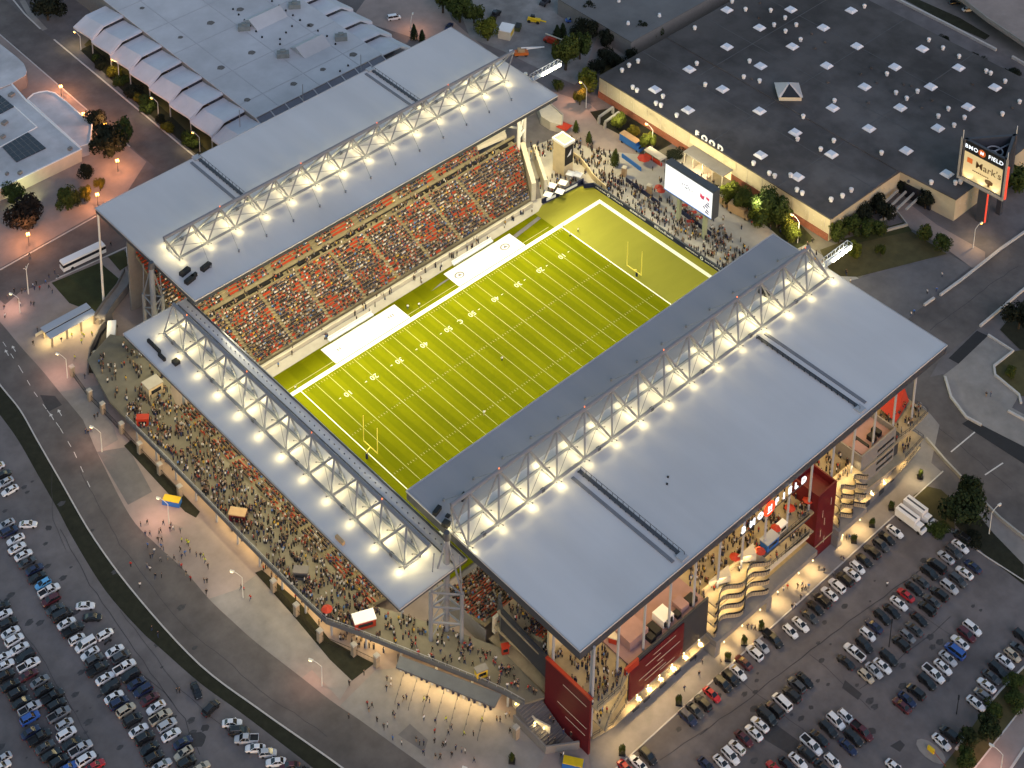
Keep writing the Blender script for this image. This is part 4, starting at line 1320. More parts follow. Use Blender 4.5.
def teeth(xw, s, y0, y1, n):
    pitch = (y1 - y0) / n
    for k in range(n):
        a, c_ = y1 - k * pitch, y1 - (k + 1) * pitch
        X = [xw, xw + s * 8.3, xw + s * 13.6]
        hi, lo = [9.6, 9.2, 6.4], [8.0, 7.7, 5.2]
        vs = []
        for x, h_, l_ in zip(X, hi, lo):
            vs += [(x, a, l_), (x, a - pitch * 0.22, l_ + .1), (x, c_ + 1.1, h_), (x, c_, h_ - 0.15)]
        m = MB()
        fs = []
        for i in (0, 4):
            for j in range(3):
                fs.append((i + j, i + j + 1, i + j + 5, i + j + 4) if s < 0 else (i + j, i + j + 4, i + j + 5, i + j + 1))
        m.mesh(vs, fs)
        m.mesh([(x, y, z - 0.35) for x, y, z in vs], [f[::-1] for f in fs])
        m.mesh([vs[8], vs[9], vs[10], vs[11]] + [(q[0], q[1], q[2] - 0.6) for q in vs[8:12]], [(i, i + 1, i + 5, i + 4) for i in range(3)])
        m.mesh([vs[3], vs[7], vs[11]] + [(q[0], q[1], q[2] - 0.35) for q in (vs[3], vs[7])] + [(vs[11][0], vs[11][1], vs[11][2] - 1.6)], [(0, 3, 4, 1), (1, 4, 5, 2)])
        mod = m.build('canopy_module', SAW, H)
        m = MB()
        m.face([(X[0] + s * .3, c_ + 0.1, 9.1), (X[1] - s * 2.2, c_ + 0.1, 8.8), (X[1] - s * 3.2, c_ + 0.1, 7.6), (X[0] + s * .3, c_ + 0.1, 7.6)])
        m.build('slot_window', SLOT, mod)
        m = MB(); m.tube((X[2] - s * 0.5, c_ + 0.3, 0), (X[2] - s * 0.5, c_ + 0.3, 5.0), 0.25, 8); m.build('canopy_column', CONCL, mod)


teeth(4.7, -1, 118, 214.5, 8)
teeth(58.1, 1, 124.2, 210, 8)

# ------------------------------------------------------------------ low white building (far west)
L = thing('white_roof_building', 'low white-roofed building with solar panels and rounded annexes', 'building', (-60, 170, 0))
def px_prism(px, z0, z1, nm, m_, par, grow=0):
    b_ = MB(); b_.prism(GL(px, z1), z0, z1); return b_.build(nm, m_, par)
WROOF = mat('dirty_white_roof', (0.52, 0.52, 0.545), 0.85, 0.14, 0.25, stain=0.25)
MAINL = [(-30, 203), (81.3, 149.5), (25.8, 100.3), (11, 83), (-30, 45)]
b_ = MB(); b_.prism(GL(MAINL, 4.6), 0, 4.3); b_.build('wall', CREAM, L)
b_ = MB(); b_.prism([(x, y) for x, y in GL(MAINL, 4.6)], 4.3, 4.7); r1 = b_.build('roof', WROOF, L)
b_ = MB(); b_.strip(GL([(-30, 203), (81.3, 149.5), (25.8, 100.3), (8, 80)], 4.7), 0.5, 4.7, 5.0); b_.build('parapet', WHITE, r1)
b_ = MB(); b_.strip(GL([(37, 127), (14, 106)], 4.8), 0.3, 4.7, 4.95); b_.strip(GL([(37, 127), (0, 147)], 4.8), 0.3, 4.7, 4.95); b_.build('roof_kerb', WHITE, r1)
AN = [(27.3, 99.5), (33, 94.5), (39, 92.5), (47, 91.5), (54.7, 93.3), (66, 102), (92, 125), (90.5, 137), (89, 144), (79.7, 147)]
b_ = MB(); b_.prism(GL(AN, 4.2), 0, 4.2); an = b_.build('annex', WROOF, L)
b_ = MB(); b_.strip(GL(AN + AN[:1], 4.2), 0.35, 4.2, 4.5); b_.build('annex_parapet', WHITE, an)
AN2 = [(-20, 27), (0, 44), (17, 57.3), (24, 64), (26.7, 71), (26, 75), (23.4, 76.8), (10, 84.6), (-20, 96)]
b_ = MB(); b_.prism(GL(AN2, 5.0), 0, 5.0); an = b_.build('annex', CONCP, L)
b_ = MB(); b_.prism(GL(AN2, 5.05), 5.003, 5.15); b_.build('annex_roof', WROOF, an)
for px in ([(2.3, 147), (28, 132.3), (46, 148), (16.4, 162)], [(-8, 88), (14, 106.6), (-6, 117), (-20, 104)]):
    b_ = MB(); P = GL(px, 4.9); b_.prism(P, 4.75, 4.95); so = b_.build('solar_array', SOLAR, r1)
    b_ = MB()
    for k in range(1, 6):
        A, B = Vector(P[0]).lerp(Vector(P[1]), k / 6), Vector(P[3]).lerp(Vector(P[2]), k / 6)
        b_.strip([A, B], 0.12, None, 4.97)
    for k in range(1, 4):
        A, B = Vector(P[0]).lerp(Vector(P[3]), k / 4), Vector(P[1]).lerp(Vector(P[2]), k / 4)
        b_.strip([A, B], 0.08, None, 4.975)
    b_.build('panel_gaps', GREYP, so)
for u, v, s in ((11.5, 95, 1.2), (4.7, 123, 1.2), (3, 137, 0.9), (70, 149 - 0, 0.8), (20, 173, 0.8), (7, 174, 0.6)):
    q = G(u, v, 5)
    b_ = MB(); b_.obox(q.x, q.y, 4.7, 5.6, 1.6 * s, 1.3 * s, 0.3); b_.build('roof_unit', GREYP, r1)
b_ = MB(); q = px3(46, 178, 1, G(46, 168, 4).y - 0.1); g = G(41, 180, 0); g2 = G(52, 175, 0)
b_.strip([(g.x, g.y), (g2.x, g2.y)], 0.3, 0, 3.2); b_.build('loading_door', DARKP, L)

# ------------------------------------------------------------------ scoreboard
V = thing('scoreboard', 'big white video scoreboard on two posts behind the north wall', 'scoreboard', (79, 3, 0))
m = MB(); m.box(78.1, -5.6, 9.2, 81.0, 13.6, 19.4); cab = m.build('cabinet', STEELD, V)
m = MB(); m.box(78.0, -5.3, 9.6, 78.08, 13.3, 18.9); sc = m.build('screen', SCREEN, V)
m = MB()
for y, z, w in ((6.6, 15.4, 0.5), (5.6, 15.6, .4), (4.8, 15.9, .5), (4.0, 15.4, .4), (5.2, 14.8, .9), (3.6, 14.9, .4), (2.6, 14.9, .25)):
    m.box(77.93, y, z, 77.97, y - w, z + 0.32)
for y, z, w in ((-3.0, 13.6, 1.6), (-2.6, 12.9, 1.4), (-3.2, 11.6, 1.2), (-2.0, 12.2, 1.0), (-3.6, 14.4, 0.8), (-1.8, 15.0, .5), (-2.9, 10.8, 1.5)):
    m.hexa([(77.93, y, z), (77.96, y, z), (77.96, y - w, z - 0.35), (77.93, y - w, z - 0.35)], [(77.93, y - .1, z + 0.5), (77.96, y - .1, z + 0.5), (77.96, y - w + .2, z + 0.1), (77.93, y - w + .2, z + 0.1)])
m.build('screen_figure', SCREENK, sc)
m = MB()
m.face([(77.955, -0.6, 15.2), (77.955, -1.5, 14.6), (77.955, -2.2, 15.0), (77.955, -2.4, 16.2), (77.955, -1.6, 15.9), (77.955, -0.8, 16.6)])
m.face([(77.955, -3.0, 15.6), (77.955, -4.2, 15.3), (77.955, -4.3, 16.2), (77.955, -3.1, 16.5)])
m.build('screen_emblem', SCREENR, sc)
m = MB(); m.box(77.96, -5.3, 9.62, 77.99, 13.3, 9.9); m.build('screen_strip', SCREENB, sc)
for y in (8.1, -2.2):
    m = MB(); m.box(78.6, y - 0.5, 0, 79.8, y + 0.5, 9.2); m.build('post', mat('post_khaki', (0.30, 0.32, 0.22), 0.6, 0.05, 0.6), V)

# ------------------------------------------------------------------ three-sided roadside sign
B3 = thing('pylon_sign', 'three-sided illuminated roadside pylon sign on a dark column', 'sign', (148.5, -53.5, 0))
A3, B_3, C3 = Vector((146.8, -45.2)), Vector((147.4, -60.2)), Vector((160.8, -54.8))
GOLD = mat('lit_sign_panel', (0.55, 0.45, 0.26), 0.5, 0.12, 0.25, emit=(1.0, 0.76, 0.36), es=0.42)
DKTXT = mat('sign_brown', (0.10, 0.05, 0.02), 0.6, 0)
ORTXT = mat('sign_orange', (0.6, 0.14, 0.03), 0.6, 0, emit=(0.8, 0.16, 0.03), es=0.35)
REDL = mat('red_edge_light', (0.6, 0.05, 0.03), 0.5, 0, emit=(1, 0.10, 0.05), es=0.75)
for i, (P, Q) in enumerate(((A3, B_3), (B_3, C3), (C3, A3))):
    d = (Q - P).normalized(); o = Vector((d.y, -d.x))
    if o.dot(P - Vector((151.6, -53.4))) < 0:
        o = -o
    m = MB(); m.strip([P - o * 0.5, Q - o * 0.5], 0.9, 13.4, 27.2); fr = m.build('sign_side', STEELD, B3)
    if i == 0:
        def PT(s, z, e=0.1):
            q = P + d * s + o * e
            return (q.x, q.y, z)
        m = MB()
        m.mesh([PT(-.3, 12.9, .1), PT(15.3, 12.9, .1), PT(15.3, 13.7, .1), PT(-.3, 13.7, .1), PT(-.3, 12.9, .7), PT(15.3, 12.9, .7), PT(15.3, 13.7, .7), PT(-.3, 13.7, .7)], [(0, 1, 5, 4), (4, 5, 6, 7), (7, 6, 2, 3), (0, 4, 7, 3), (1, 2, 6, 5)])
        for s0, s1 in ((-0.4, 0.25), (14.8, 15.4)):
            m.mesh([PT(s0, 13, .0), PT(s1, 13, .0), PT(s1, 27.6, .0), PT(s0, 27.6, .0), PT(s0, 13, .5), PT(s1, 13, .5), PT(s1, 27.6, .5), PT(s0, 27.6, .5)], [(4, 5, 6, 7), (0, 4, 7, 3), (1, 2, 6, 5)])
        m.build('sign_frame', CONCL, fr)
        m = MB(); m.face([PT(.4, 14), PT(14.7, 14), PT(14.7, 23.3), PT(.4, 23.3)]); m.build('lit_panel', GOLD, fr)
        m = MB(); m.face([PT(.4, 23.5), PT(14.7, 23.5), PT(14.7, 27), PT(.4, 27)]); m.build('header_panel', BLACK, fr)
        m = MB()
        text_mesh('BMO', 1.9, m, lambda X, Y, Z: PT(3.2 + X, 25.2 + Y, .14), bold=0.03, space=1.15)
        text_mesh('FIELD', 1.9, m, lambda X, Y, Z: PT(11.4 + X, 25.2 + Y, .14), bold=0.03, space=1.1)
        m.build('header_letters', SIGNW, fr)
        m = MB(); m.face([PT(6.75 + 1.25 * math.cos(k * .5236), 25.2 + 1.25 * math.sin(k * .5236), .15) for k in range(12)]); m.build('header_roundel', ORTXT, fr)
        m = MB(); text_mesh('M', 1.4, m, lambda X, Y, Z: PT(6.75 + X, 25.2 + Y, .18), bold=0.06); m.build('roundel_emblem', SIGNW, fr)
        m = MB(); text_mesh("Mark's", 3.3, m, lambda X, Y, Z: PT(9.4 + X, 20.3 + Y, .14), bold=0.02)
        for k in range(9):
            m.face([PT(4.3 + k * .62, 17.6, .14), PT(4.75 + k * .62, 17.6, .14), PT(4.75 + k * .62, 18.0, .14), PT(4.3 + k * .62, 18.0, .14)])
        m.face([PT(10.0 + 1.3 * math.cos(k * .5236) * (1 + .2 * (k % 2)), 16.4 + .9 * math.sin(k * .5236), .14) for k in range(12)])
        m.face([PT(9.6, 14.8, .145), PT(10.4, 14.8, .145), PT(10.3, 16, .145), PT(9.7, 16, .145)])
        m.build('panel_words', DKTXT, fr)
        m = MB(); m.face([PT(2.2, 19.8, .14), PT(4.0, 19.8, .14), PT(4.0, 21.6, .14), PT(2.2, 21.6, .14)]); m.build('panel_square', ORTXT, fr)
    else:
        m = MB()
        q0, q1 = P + d * 0.5 + o * 0.06, Q - d * 0.5 + o * 0.06
        m.face([(q0.x, q0.y, 14), (q1.x, q1.y, 14), (q1.x, q1.y, 26.8), (q0.x, q0.y, 26.8)])
        m.build('sign_panel', DARKP, fr)
m = MB(); m.tube((147.9, -59.7, 13.6), (147.9, -60.9, 25.5), 0.01, 4); m.box(147.2, -60.95, 13.4, 147.9, -60.4, 25.0); m.build('edge_light', REDL, B3)
m = MB(); m.box(148.0, -54.7, 0, 150.4, -51.7, 13.4); m.build('column', STEELD, B3)
m = MB(); m.box(147.9, -55.1, 1, 148.3, -54.75, 13.3); m.build('edge_light', REDL, B3)
m = MB(); m.box(155.5, -55.5, 0, 157, -54, 13.4); m.build('column', STEELD, B3)
m = MB()
for q in ((A3 + B_3 + C3) / 3,):
    for P in (A3, B_3, C3):
        m.tube((q.x, q.y, 24.5), (P.x, P.y, 24.5), 0.25, 6)
    for k in range(12):
        m.tube((q.x + 2.4 * math.cos(k * .5236), q.y + 2.4 * math.sin(k * .5236), 24.6), (q.x + 2.4 * math.cos((k + 1) * .5236), q.y + 2.4 * math.sin((k + 1) * .5236), 24.6), 0.22, 5)
m.build('inner_frame', STEEL, B3)
for P in (A3, B_3, C3):
    m = MB(); m.tube((P.x, P.y, 27), (P.x, P.y, 30), 0.14, 5); m.build('mast', STEELW, B3)

# ------------------------------------------------------------------ gates, shelters, kiosks
t = thing('gate_canopy', 'long grey flat canopy over the south-east turnstiles', 'canopy', (-80.5, -64, 0))
m = MB(); m.prism(GL([(400, 655.5), (501.5, 694), (494.5, 707), (396, 667)], 4.4), 4.0, 4.4); m.build('canopy_roof', mat('canopy_sheet', (0.12, 0.13, 0.15), 0.6, 0.1, 0.5), t)
A, B = G(397, 671, 0), G(492, 712, 0)
A_GATE, B_GATE = A.copy(), B.copy()
for k in range(9):
    q = A.lerp(B, k / 8)
    m = MB(); m.tube((q.x + .8, q.y + .6, 0), (q.x + .8, q.y + .6, 4.0), 0.15, 6); m.build('canopy_post', STEELD, t)
m = MB(); m.strip([(A.x + 5, A.y + 4), (B.x + 5, B.y + 4)], 0.3, 0.05, 3.9); m.build('back_wall', WARMW, t)
for k in range(18):
    q = A.lerp(B, (k + 0.5) / 18)
    m = MB(); m.obox(q.x + 0.6, q.y + 0.4, 0.06, 1.1, 0.5, 1.3, -0.5); m.build('turnstile', NAVY if k % 3 else STEEL, t)
for k in range(7):
    q = A.lerp(B, (k + 0.5) / 7)
    m = MB(); m.strip([(q.x - 0.5, q.y - 0.5), (q.x - 6.5, q.y - 4.6)], 0.08, 0.9, 1.1)
    for e in range(4):
        m.tube((q.x - 0.5 - 2 * e, q.y - 0.5 - 1.36 * e, 0.06), (q.x - 0.5 - 2 * e, q.y - 0.5 - 1.36 * e, 1.1), 0.05, 4)
    tag(m.build('queue_barrier', STEELD), 'thin steel queue barrier at the turnstile canopy, %s of seven from the grass end' % ordinal(k), 'barrier', 'queue barriers at the turnstiles')
# stairs and ramp at the south-east corner
t = thing('corner_stair', 'wide grey stair with side walls below the red sign wall', 'stair', (-68, -86, 0))
m = MB()
for k in range(16):
    y = -79.4 - k * 0.62
    m.box(-74.3, y - 0.62, 0.05, -68.1, y, 4.3 - k * 0.27)
m.build('steps', CONCD, t)
m = MB(); m.strip([(-74.5, -79), (-74.5, -89.2), (-68.2, -93.2)], 0.4, 0.05, 2.2); m.build('side_wall', GREYP, t)
t = thing('lit_retaining_wall', 'curved warm-lit wall with a row of lamps beside the corner stair', 'wall', (-74, -76, 0))
WL = GL([(513, 700), (523, 712), (535, 724), (550, 732)], 1.5)
m = MB(); m.strip(WL, 0.4, 0.05, 3.2); m.build('wall', CREAM, t)
WLM = []
for k, (x, y) in enumerate(GL([(516, 702), (526, 713), (535, 721), (544, 726)], 2.6)):
    m = MB(); m.obox(x - 0.35, y - 0.3, 2.4, 2.8, 0.3, 0.3); m.build('wall_lamp', LAMPW, t); WLM.append((x - 0.8, y - 0.7, 2.5))
# stone gate piers with iron fence between
PIER = [(72.5, 376), (90, 400), (103, 413), (122, 433), (140, 453), (160, 474), (180, 496), (273.7, 591), (296.5, 615), (320, 641), (354, 655), (376.7, 666), (516, 738)]
for i, (u, v) in enumerate(PIER):
    q = G(u, v, 0)
    t = thing('gate_pier', 'tan stone gate pier, %s of 13 along the south fence from the coach road' % ordinal(i), 'pier', (q.x, q.y, 0.05), 'stone piers along the south fence')
    m = MB(); m.obox(q.x, q.y, 0.05, 3.3, 1.1, 1.1); m.build('shaft', STONE, t)
    m = MB(); m.obox(q.x, q.y, 3.3, 3.6, 1.4, 1.4, 0, 0.8); m.build('cap', CONCL, t)
for i in range(len(PIER) - 1):
    if i in (6, 11):
        continue
    A, B = G(*PIER[i], 0), G(*PIER[i + 1], 0)
    m = MB()
    n = int((B - A).length / 0.35)
    for k in range(1, n):
        q = A.lerp(B, k / n)
        m.tube((q.x, q.y, 0.05), (q.x, q.y, 2.1), 0.025, 4)
    for z in (0.4, 1.9):
        m.tube((A.x, A.y, z), (B.x, B.y, z), 0.05, 4)
    tag(m.build('iron_fence', BLACK), 'black iron fence panel between the %s and %s stone piers from the coach road' % (ordinal(i), ordinal(i + 1)), 'fence', 'iron fence panels between the piers')
t = thing('gate_shelter', 'white-roofed gate shelter with a dark central seam near the corner lawn', 'shelter', (-85.5, 91, 0))
m = MB(); m.box(-93, 91.5, 3.4, -78, 94, 3.65); m.box(-93, 88.5, 3.3, -78, 91.0, 3.55); rf = m.build('shelter_roof', mat('shelter_roof', (0.36, 0.40, 0.47), 0.5, 0.05, 0.5), t)
m = MB(); m.box(-93, 91.0, 3.2, -78, 91.5, 3.4); m.build('gutter', BLACK, rf)
for x in (-92.3, -87.5, -83, -78.7):
    for y in (89, 93.4):
        m = MB(); m.box(x - .25, y - .25, 0, x + .25, y + .25, 3.3); m.build('shelter_post', STONE, t)
m = MB(); m.strip([(-94, 95.5), (-78, 95.5)], 0.3, 0.05, 1.0); tag(m.build('low_wall', CONCL), 'low pale wall between the white-roofed shelter and the corner lawn', 'wall')
# ramp walls and loading dock
t = thing('loading_ramp', 'sunken service ramp with grey side walls beside the south concourse', 'ramp', (-80, 76, 0))
m = MB(); m.strip(GL([(88, 372), (90, 352), (100, 330), (112, 316)], 1), 0.4, 0.05, 2.4); m.strip(GL([(104, 374), (108, 352), (112, 342)], 1), 0.4, 0.05, 3.6); m.build('side_wall', CONCD, t)
m = MB(); m.prism(GL([(89, 373), (92, 352), (101, 332), (112, 318), (118, 326), (112, 342), (107, 355), (103, 374)]), 0.0, 0.06); m.build('ramp_floor', ASPHN, t)
t = thing('footbridge', 'grey ramped footbridge with solid side walls leading to the west stand', 'bridge', (-66, 84, 0))
P = GL([(100, 318), (110, 303), (122, 288), (130, 272)], 3)
m = MB(); m.strip(P, 3.2, 2.6, 3.0); m.build('bridge_deck', CONC, t)
for s in (-1, 1):
    m = MB()
    Pq = []
    for i in range(len(P)):
        a_, b_2 = Vector(P[max(i - 1, 0)]), Vector(P[min(i + 1, len(P) - 1)])
        d = (b_2 - a_).normalized()
        Pq.append(Vector(P[i]) + Vector((-d.y, d.x)) * 1.6 * s)
    m.strip(Pq, 0.25, 1.5, 4.2); m.build('side_wall', CONCD, t)
for i in range(4):
    m = MB(); m.tube((P[i][0], P[i][1], 0), (P[i][0], P[i][1], 2.6), 0.4, 8); m.build('bridge_pier', CONC, t)


def kiosk(name, label, u, v, lx, ly, h, a, wallm, roofm, z=0.0, cat='kiosk', hatch=True, roof_over=0.3, sig=None):
    q = G(u, v, z)
    t = thing(name, label, cat, (q.x, q.y, z))
    m = MB(); m.obox(q.x, q.y, z, z + h, lx, ly, a); m.build('body', wallm, t)
    m = MB(); m.obox(q.x, q.y, z + h, z + h + 0.3, lx + roof_over, ly + roof_over, a); m.build('kiosk_roof', roofm, t)
    if hatch:
        m = MB(); c_, s_ = math.cos(a), math.sin(a)
        X, Y = 0, -ly / 2 - 0.06
        m.obox(q.x + X * c_ - Y * s_, q.y + X * s_ + Y * c_, z + h * 0.4, z + h * 0.75, lx * 0.7, 0.1, a); m.build('serving_hatch', sig or GLASSD, t)
    return t


kt = thing('lift_tower', 'tall yellow-lit lift tower with white open top north of the west stand', 'tower', (69.5, 48.5, 0))
m = MB(); m.box(67.6, 46.0, 0, 71.6, 51.0, 11.6); m.build('shaft', WARMW, kt)
m = MB(); m.box(67.3, 45.7, 11.6, 71.9, 46.1, 12.5); m.box(67.3, 50.9, 11.6, 71.9, 51.3, 12.5); m.box(67.3, 46.1, 11.6, 67.7, 50.9, 12.5); m.box(71.5, 46.1, 11.6, 71.9, 50.9, 12.5); m.build('tower_parapet', WHITE, kt)
m = MB(); m.box(67.8, 45.85, 4.2, 71.4, 45.98, 11.0); m.build('dark_panel', BLACK, kt)
m = MB(); m.face([(68.6, 45.83, 7.2), (70.4, 45.83, 7.6), (70.6, 45.83, 9.6)]); m.build('panel_emblem', WHITE, kt)
t = thing('patio_wall', 'curving yellow-lit wall around the white-umbrella patio', 'wall', (66, 44, 0))
m = MB(); m.strip(GL([(573, 155), (580, 160), (586, 167), (592, 176), (600, 184), (606, 189)], 1), 0.35, 0, 2.2); m.build('wall', WARMW, t)
for i, (u, v) in enumerate(((570.5, 173), (578, 174), (563, 182), (552, 185), (560, 191), (548, 194))):
    q = G(u, v, 2.4)
    t = thing('patio_umbrella', 'square white umbrella on the corner patio, %s of six from the lift tower' % ordinal(i), 'umbrella', (q.x, q.y, 0.2), 'white patio umbrellas')
    m = MB(); m.obox(q.x, q.y, 2.3, 2.9, 2.6, 2.6, 0.4, 0.1); m.build('canopy', WHITE, t)
    m = MB(); m.tube((q.x, q.y, 0.2), (q.x, q.y, 2.4), 0.06, 5); m.build('pole', STEEL, t)
sheet('patio_floor', CONCL, [(54, 41.8), (70, 40.6), (68, 46), (62, 52), (57, 46)], 0.3)
kiosk('concourse_kiosk', 'small cream kiosk with a flat roof on the north-west concourse', 153, 392, 4.4, 3.4, 3.2, 0, WARMW, CONCL, 4.5)
for lab, u, v, wm, rm, z, a, lx in (('red and white merchandise stall on the south concourse near the gate', 364, 624, REDB, WHITE, 4.5, -.4, 5), ('dark red drinks stall with crates on the south concourse edge', 238, 519, REDP, TAN, 4.5, -.9, 4), ('red-topped stall at the north-west end of the south concourse', 143, 424, REDB, REDB, 4.5, -.7, 3), ('yellow and grey drinks cart near the lattice tower', 481, 676, YELP, GREYP, 4.5, -.3, 2.6), ('red bin-like stall by the dark ramp wall', 505, 653, REDB, REDB, 4.5, -.5, 1.6), ('blue-sided bar kiosk with a grey top on the red tower balcony', 769, 545, BLUEP, STEEL, 14.7, 0, 4.2), ('cream bar kiosk beside the blue-sided one on the balcony', 781, 531, CREAM, WHITE, 14.7, 0, 2.4), ('round red bar on the south-east top balcony', 614, 640, REDB, CREAM, 14.7, 0.5, 3.2), ('black and yellow service hut on the south concourse floor', 301, 577, STEELD, CONCD, 4.5, -.8, 3.4)):
    kiosk('stall', lab, u, v, lx, lx * 0.55, 2.2, a, wm, rm, z, 'stall')
for i, (u, v, z) in enumerate(((327, 609, 6.5), (760, 551, 17), (776, 528, 17), (808, 500, 17), (790, 508, 17), (735, 557, 17), (812, 489, 17))):
    q = G(u, v, z)
    t = thing('red_umbrella', ['round red umbrella on the south concourse edge', 'red umbrella beside the blue-sided bar kiosk', 'red umbrella right of the cream bar kiosk', 'red umbrella close against the red stair tower', 'red umbrella between the lit sign letters', 'red umbrella above the curved balconies', 'red umbrella in front of the red stair tower top'][i], 'umbrella', (q.x, q.y, z - 2), 'red umbrellas')
    m = MB(); m.cone(q.x, q.y, z, z + 0.7, 1.35, 0.08, 8); m.build('canopy', REDB, t)
    m = MB(); m.tube((q.x, q.y, z - 2), (q.x, q.y, z), 0.05, 5); m.build('pole', STEEL, t)
# north plaza stalls and trucks
def food_truck(lab, u, v, a, bodym, topm, L_=6.5, H_=2.6, W_=2.3, cabm=None, name='food_truck', cat='food truck'):
    q = G(u, v, 0)
    t = thing(name, lab, cat, (q.x, q.y, 0.05))
    def T(x, y):
        return (q.x + x * math.cos(a) - y * math.sin(a), q.y + x * math.sin(a) + y * math.cos(a))
    p = T(-0.6, 0)
    m = MB(); m.obox(p[0], p[1], 0.6, 0.6 + H_, L_ - 1.4, W_, a); m.build('box_body', bodym, t)
    m = MB(); m.obox(p[0], p[1], 0.6 + H_, 0.75 + H_, L_ - 1.3, W_ + 0.1, a); m.build('box_roof', topm, t)
    p = T(L_ / 2 - 0.55, 0)
    m = MB(); m.obox(p[0], p[1], 0.5, 1.5, 1.7, W_ - 0.1, a); m.obox(p[0] - 0.2 * math.cos(a), p[1] - 0.2 * math.sin(a), 1.5, 2.3, 1.2, W_ - 0.2, a, 0.85); m.build('cab', cabm or bodym, t)
    p = T(L_ / 2 - 0.1, 0)
    m = MB(); m.obox(p[0], p[1], 1.45, 2.15, 0.25, W_ - 0.5, a); m.build('windscreen', GLASSD, t)
    for sx in (-L_ / 2 + 1.2, L_ / 2 - 0.8):
        for sy in (-1, 1):
            p, p2 = T(sx, sy * (W_ / 2 - 0.25)), T(sx, sy * W_ / 2)
            m = MB(); m.tube((p[0], p[1], 0.45), (p2[0], p2[1], 0.45), 0.4, 10); m.build('wheel', BLACK, t)
    return t


d0 = math.radians(-90)
ft = food_truck('blue food truck with tan roof on the brown walkway', 631, 146, d0, BLUEP, TAN, 8.5)
food_truck('tan delivery truck parked nearest the scoreboard side', 721, 202, d0 - 0.2, TAN, CREAM, 6)
food_truck('long tan food trailer parked under the green trees', 739, 215, d0 + 0.15, TAN, TAN, 7)
q = G(655, 160, 0)
t = thing('food_stall', 'open food stall with white canopy and red umbrella by the lawn', 'stall', (q.x, q.y, 0.05))
m = MB(); m.obox(q.x, q.y, 2.5, 2.75, 7.5, 3.0, d0, 0.9); m.build('canopy', CREAM, t)
m = MB()
for sx in (-3.4, 0, 3.4):
    for sy in (-1.3, 1.3):
        m.tube((q.x + sy, q.y + sx, 0), (q.x + sy, q.y + sx, 2.5), 0.07, 5)
m.build('posts', STEEL, t)
m = MB(); m.obox(q.x - 0.8, q.y, 0.05, 1.1, 7, 0.6, d0); m.build('counter', REDB, t)
for i, (u, v, lb) in enumerate(((644, 158, 'large red umbrella with white segments at the food stall'), (659, 187, 'red parasol on the plaza left of the scoreboard, upper one of a pair'), (661, 190.5, 'red parasol on the plaza left of the scoreboard, lower one of a pair'))):
    q = G(u, v, 2.2)
    t = thing('parasol', lb, 'umbrella', (q.x, q.y, 0.05), 'red parasols on the north plaza')
    m = MB(); m.cone(q.x, q.y, 2.2, 3.1, 2.2 if i == 0 else 1.4, 0.05, 8); m.build('canopy', REDB, t)
    m = MB(); m.tube((q.x, q.y, 0.05), (q.x, q.y, 2.3), 0.06, 5); m.build('pole', STEELW, t)
q = G(564, 132, 0)
t = thing('gazebo', 'red pop-up gazebo with white emblem beside the north building', 'gazebo', (q.x, q.y, 0))
m = MB(); m.obox(q.x, q.y, 2.3, 3.6, 4, 4, 0.2, 0.1); m.build('canopy', REDB, t)
m = MB()
for sx in (-1.8, 1.8):
    for sy in (-1.8, 1.8):
        m.tube((q.x + sx, q.y + sy, 0), (q.x + sx, q.y + sy, 2.35), 0.06, 5)
m.build('legs', STEEL, t)
for i, (P, lb, mm) in enumerate((([(622, 156), (641, 170)], 'blue banner barrier across the lit plaza', BLUEP), ([(626, 180), (660, 205)], 'navy barrier with stall signs behind the plaza crowd', NAVY), ([(681, 212), (711, 235)], 'navy bar front under the scoreboard', NAVY))):
    b_ = MB(); b_.strip(GL(P, 0.5), 0.3, 0.05, 1.5); tag(b_.build('banner_barrier', mm), lb, 'barrier')
for i, (u, v) in enumerate(((624, 176), (649, 194))):
    q = G(u, v, 0)
    t = thing('ticket_booth', ['tall yellow ticket booth at the far end of the navy barrier', 'tall yellow ticket booth in the middle of the navy barrier'][i], 'booth', (q.x, q.y, 0.05), 'yellow booths on the plaza')
    m = MB(); m.obox(q.x, q.y, 0.05, 3.4, 1.3, 1.3, 0.3); m.build('body', TAN, t)
    m = MB(); m.obox(q.x, q.y, 3.4, 3.7, 1.6, 1.6, 0.3, 0.6); m.build('booth_roof', CREAM, t)
for i, (u, v) in enumerate(((684, 208), (693, 215), (699, 220), (690, 224))):
    q = G(u, v, 0)
    t = thing('bar_table', 'red bar table under the scoreboard, %s of four from the barrier end' % ordinal(i), 'table', (q.x, q.y, 0.05), 'red tables under the scoreboard')
    m = MB(); m.obox(q.x, q.y, 1.0, 1.15, 2.2, 1.2, -.7); m.build('tabletop', REDB, t)
    m = MB(); m.tube((q.x, q.y, 0.05), (q.x, q.y, 1.0), 0.1, 6); m.build('leg', STEEL, t)
# small service building north of west stand
t = thing('service_building', 'small white service building with red doors behind the gazebo', 'building', (77, 66, 0))
m = MB(); m.prism(GL([(537, 104), (546, 100), (563, 115), (562, 125), (550, 122), (541, 116)], 3.2), 0, 3.2); m.build('wall', CREAM, t)
m = MB(); m.strip(GL([(537, 104), (546, 100), (563, 115), (562, 125)], 3.3), 0.4, 3.2, 3.6); m.build('parapet', CONCL, t)
for u, v in ((551, 125), (541, 119)):
    q = G(u, v, 0.05); m = MB(); m.obox(q.x - 0.2, q.y - 0.2, 0.05, 2.3, 2, 0.2, 0.6); m.build('red_door', REDB, t)
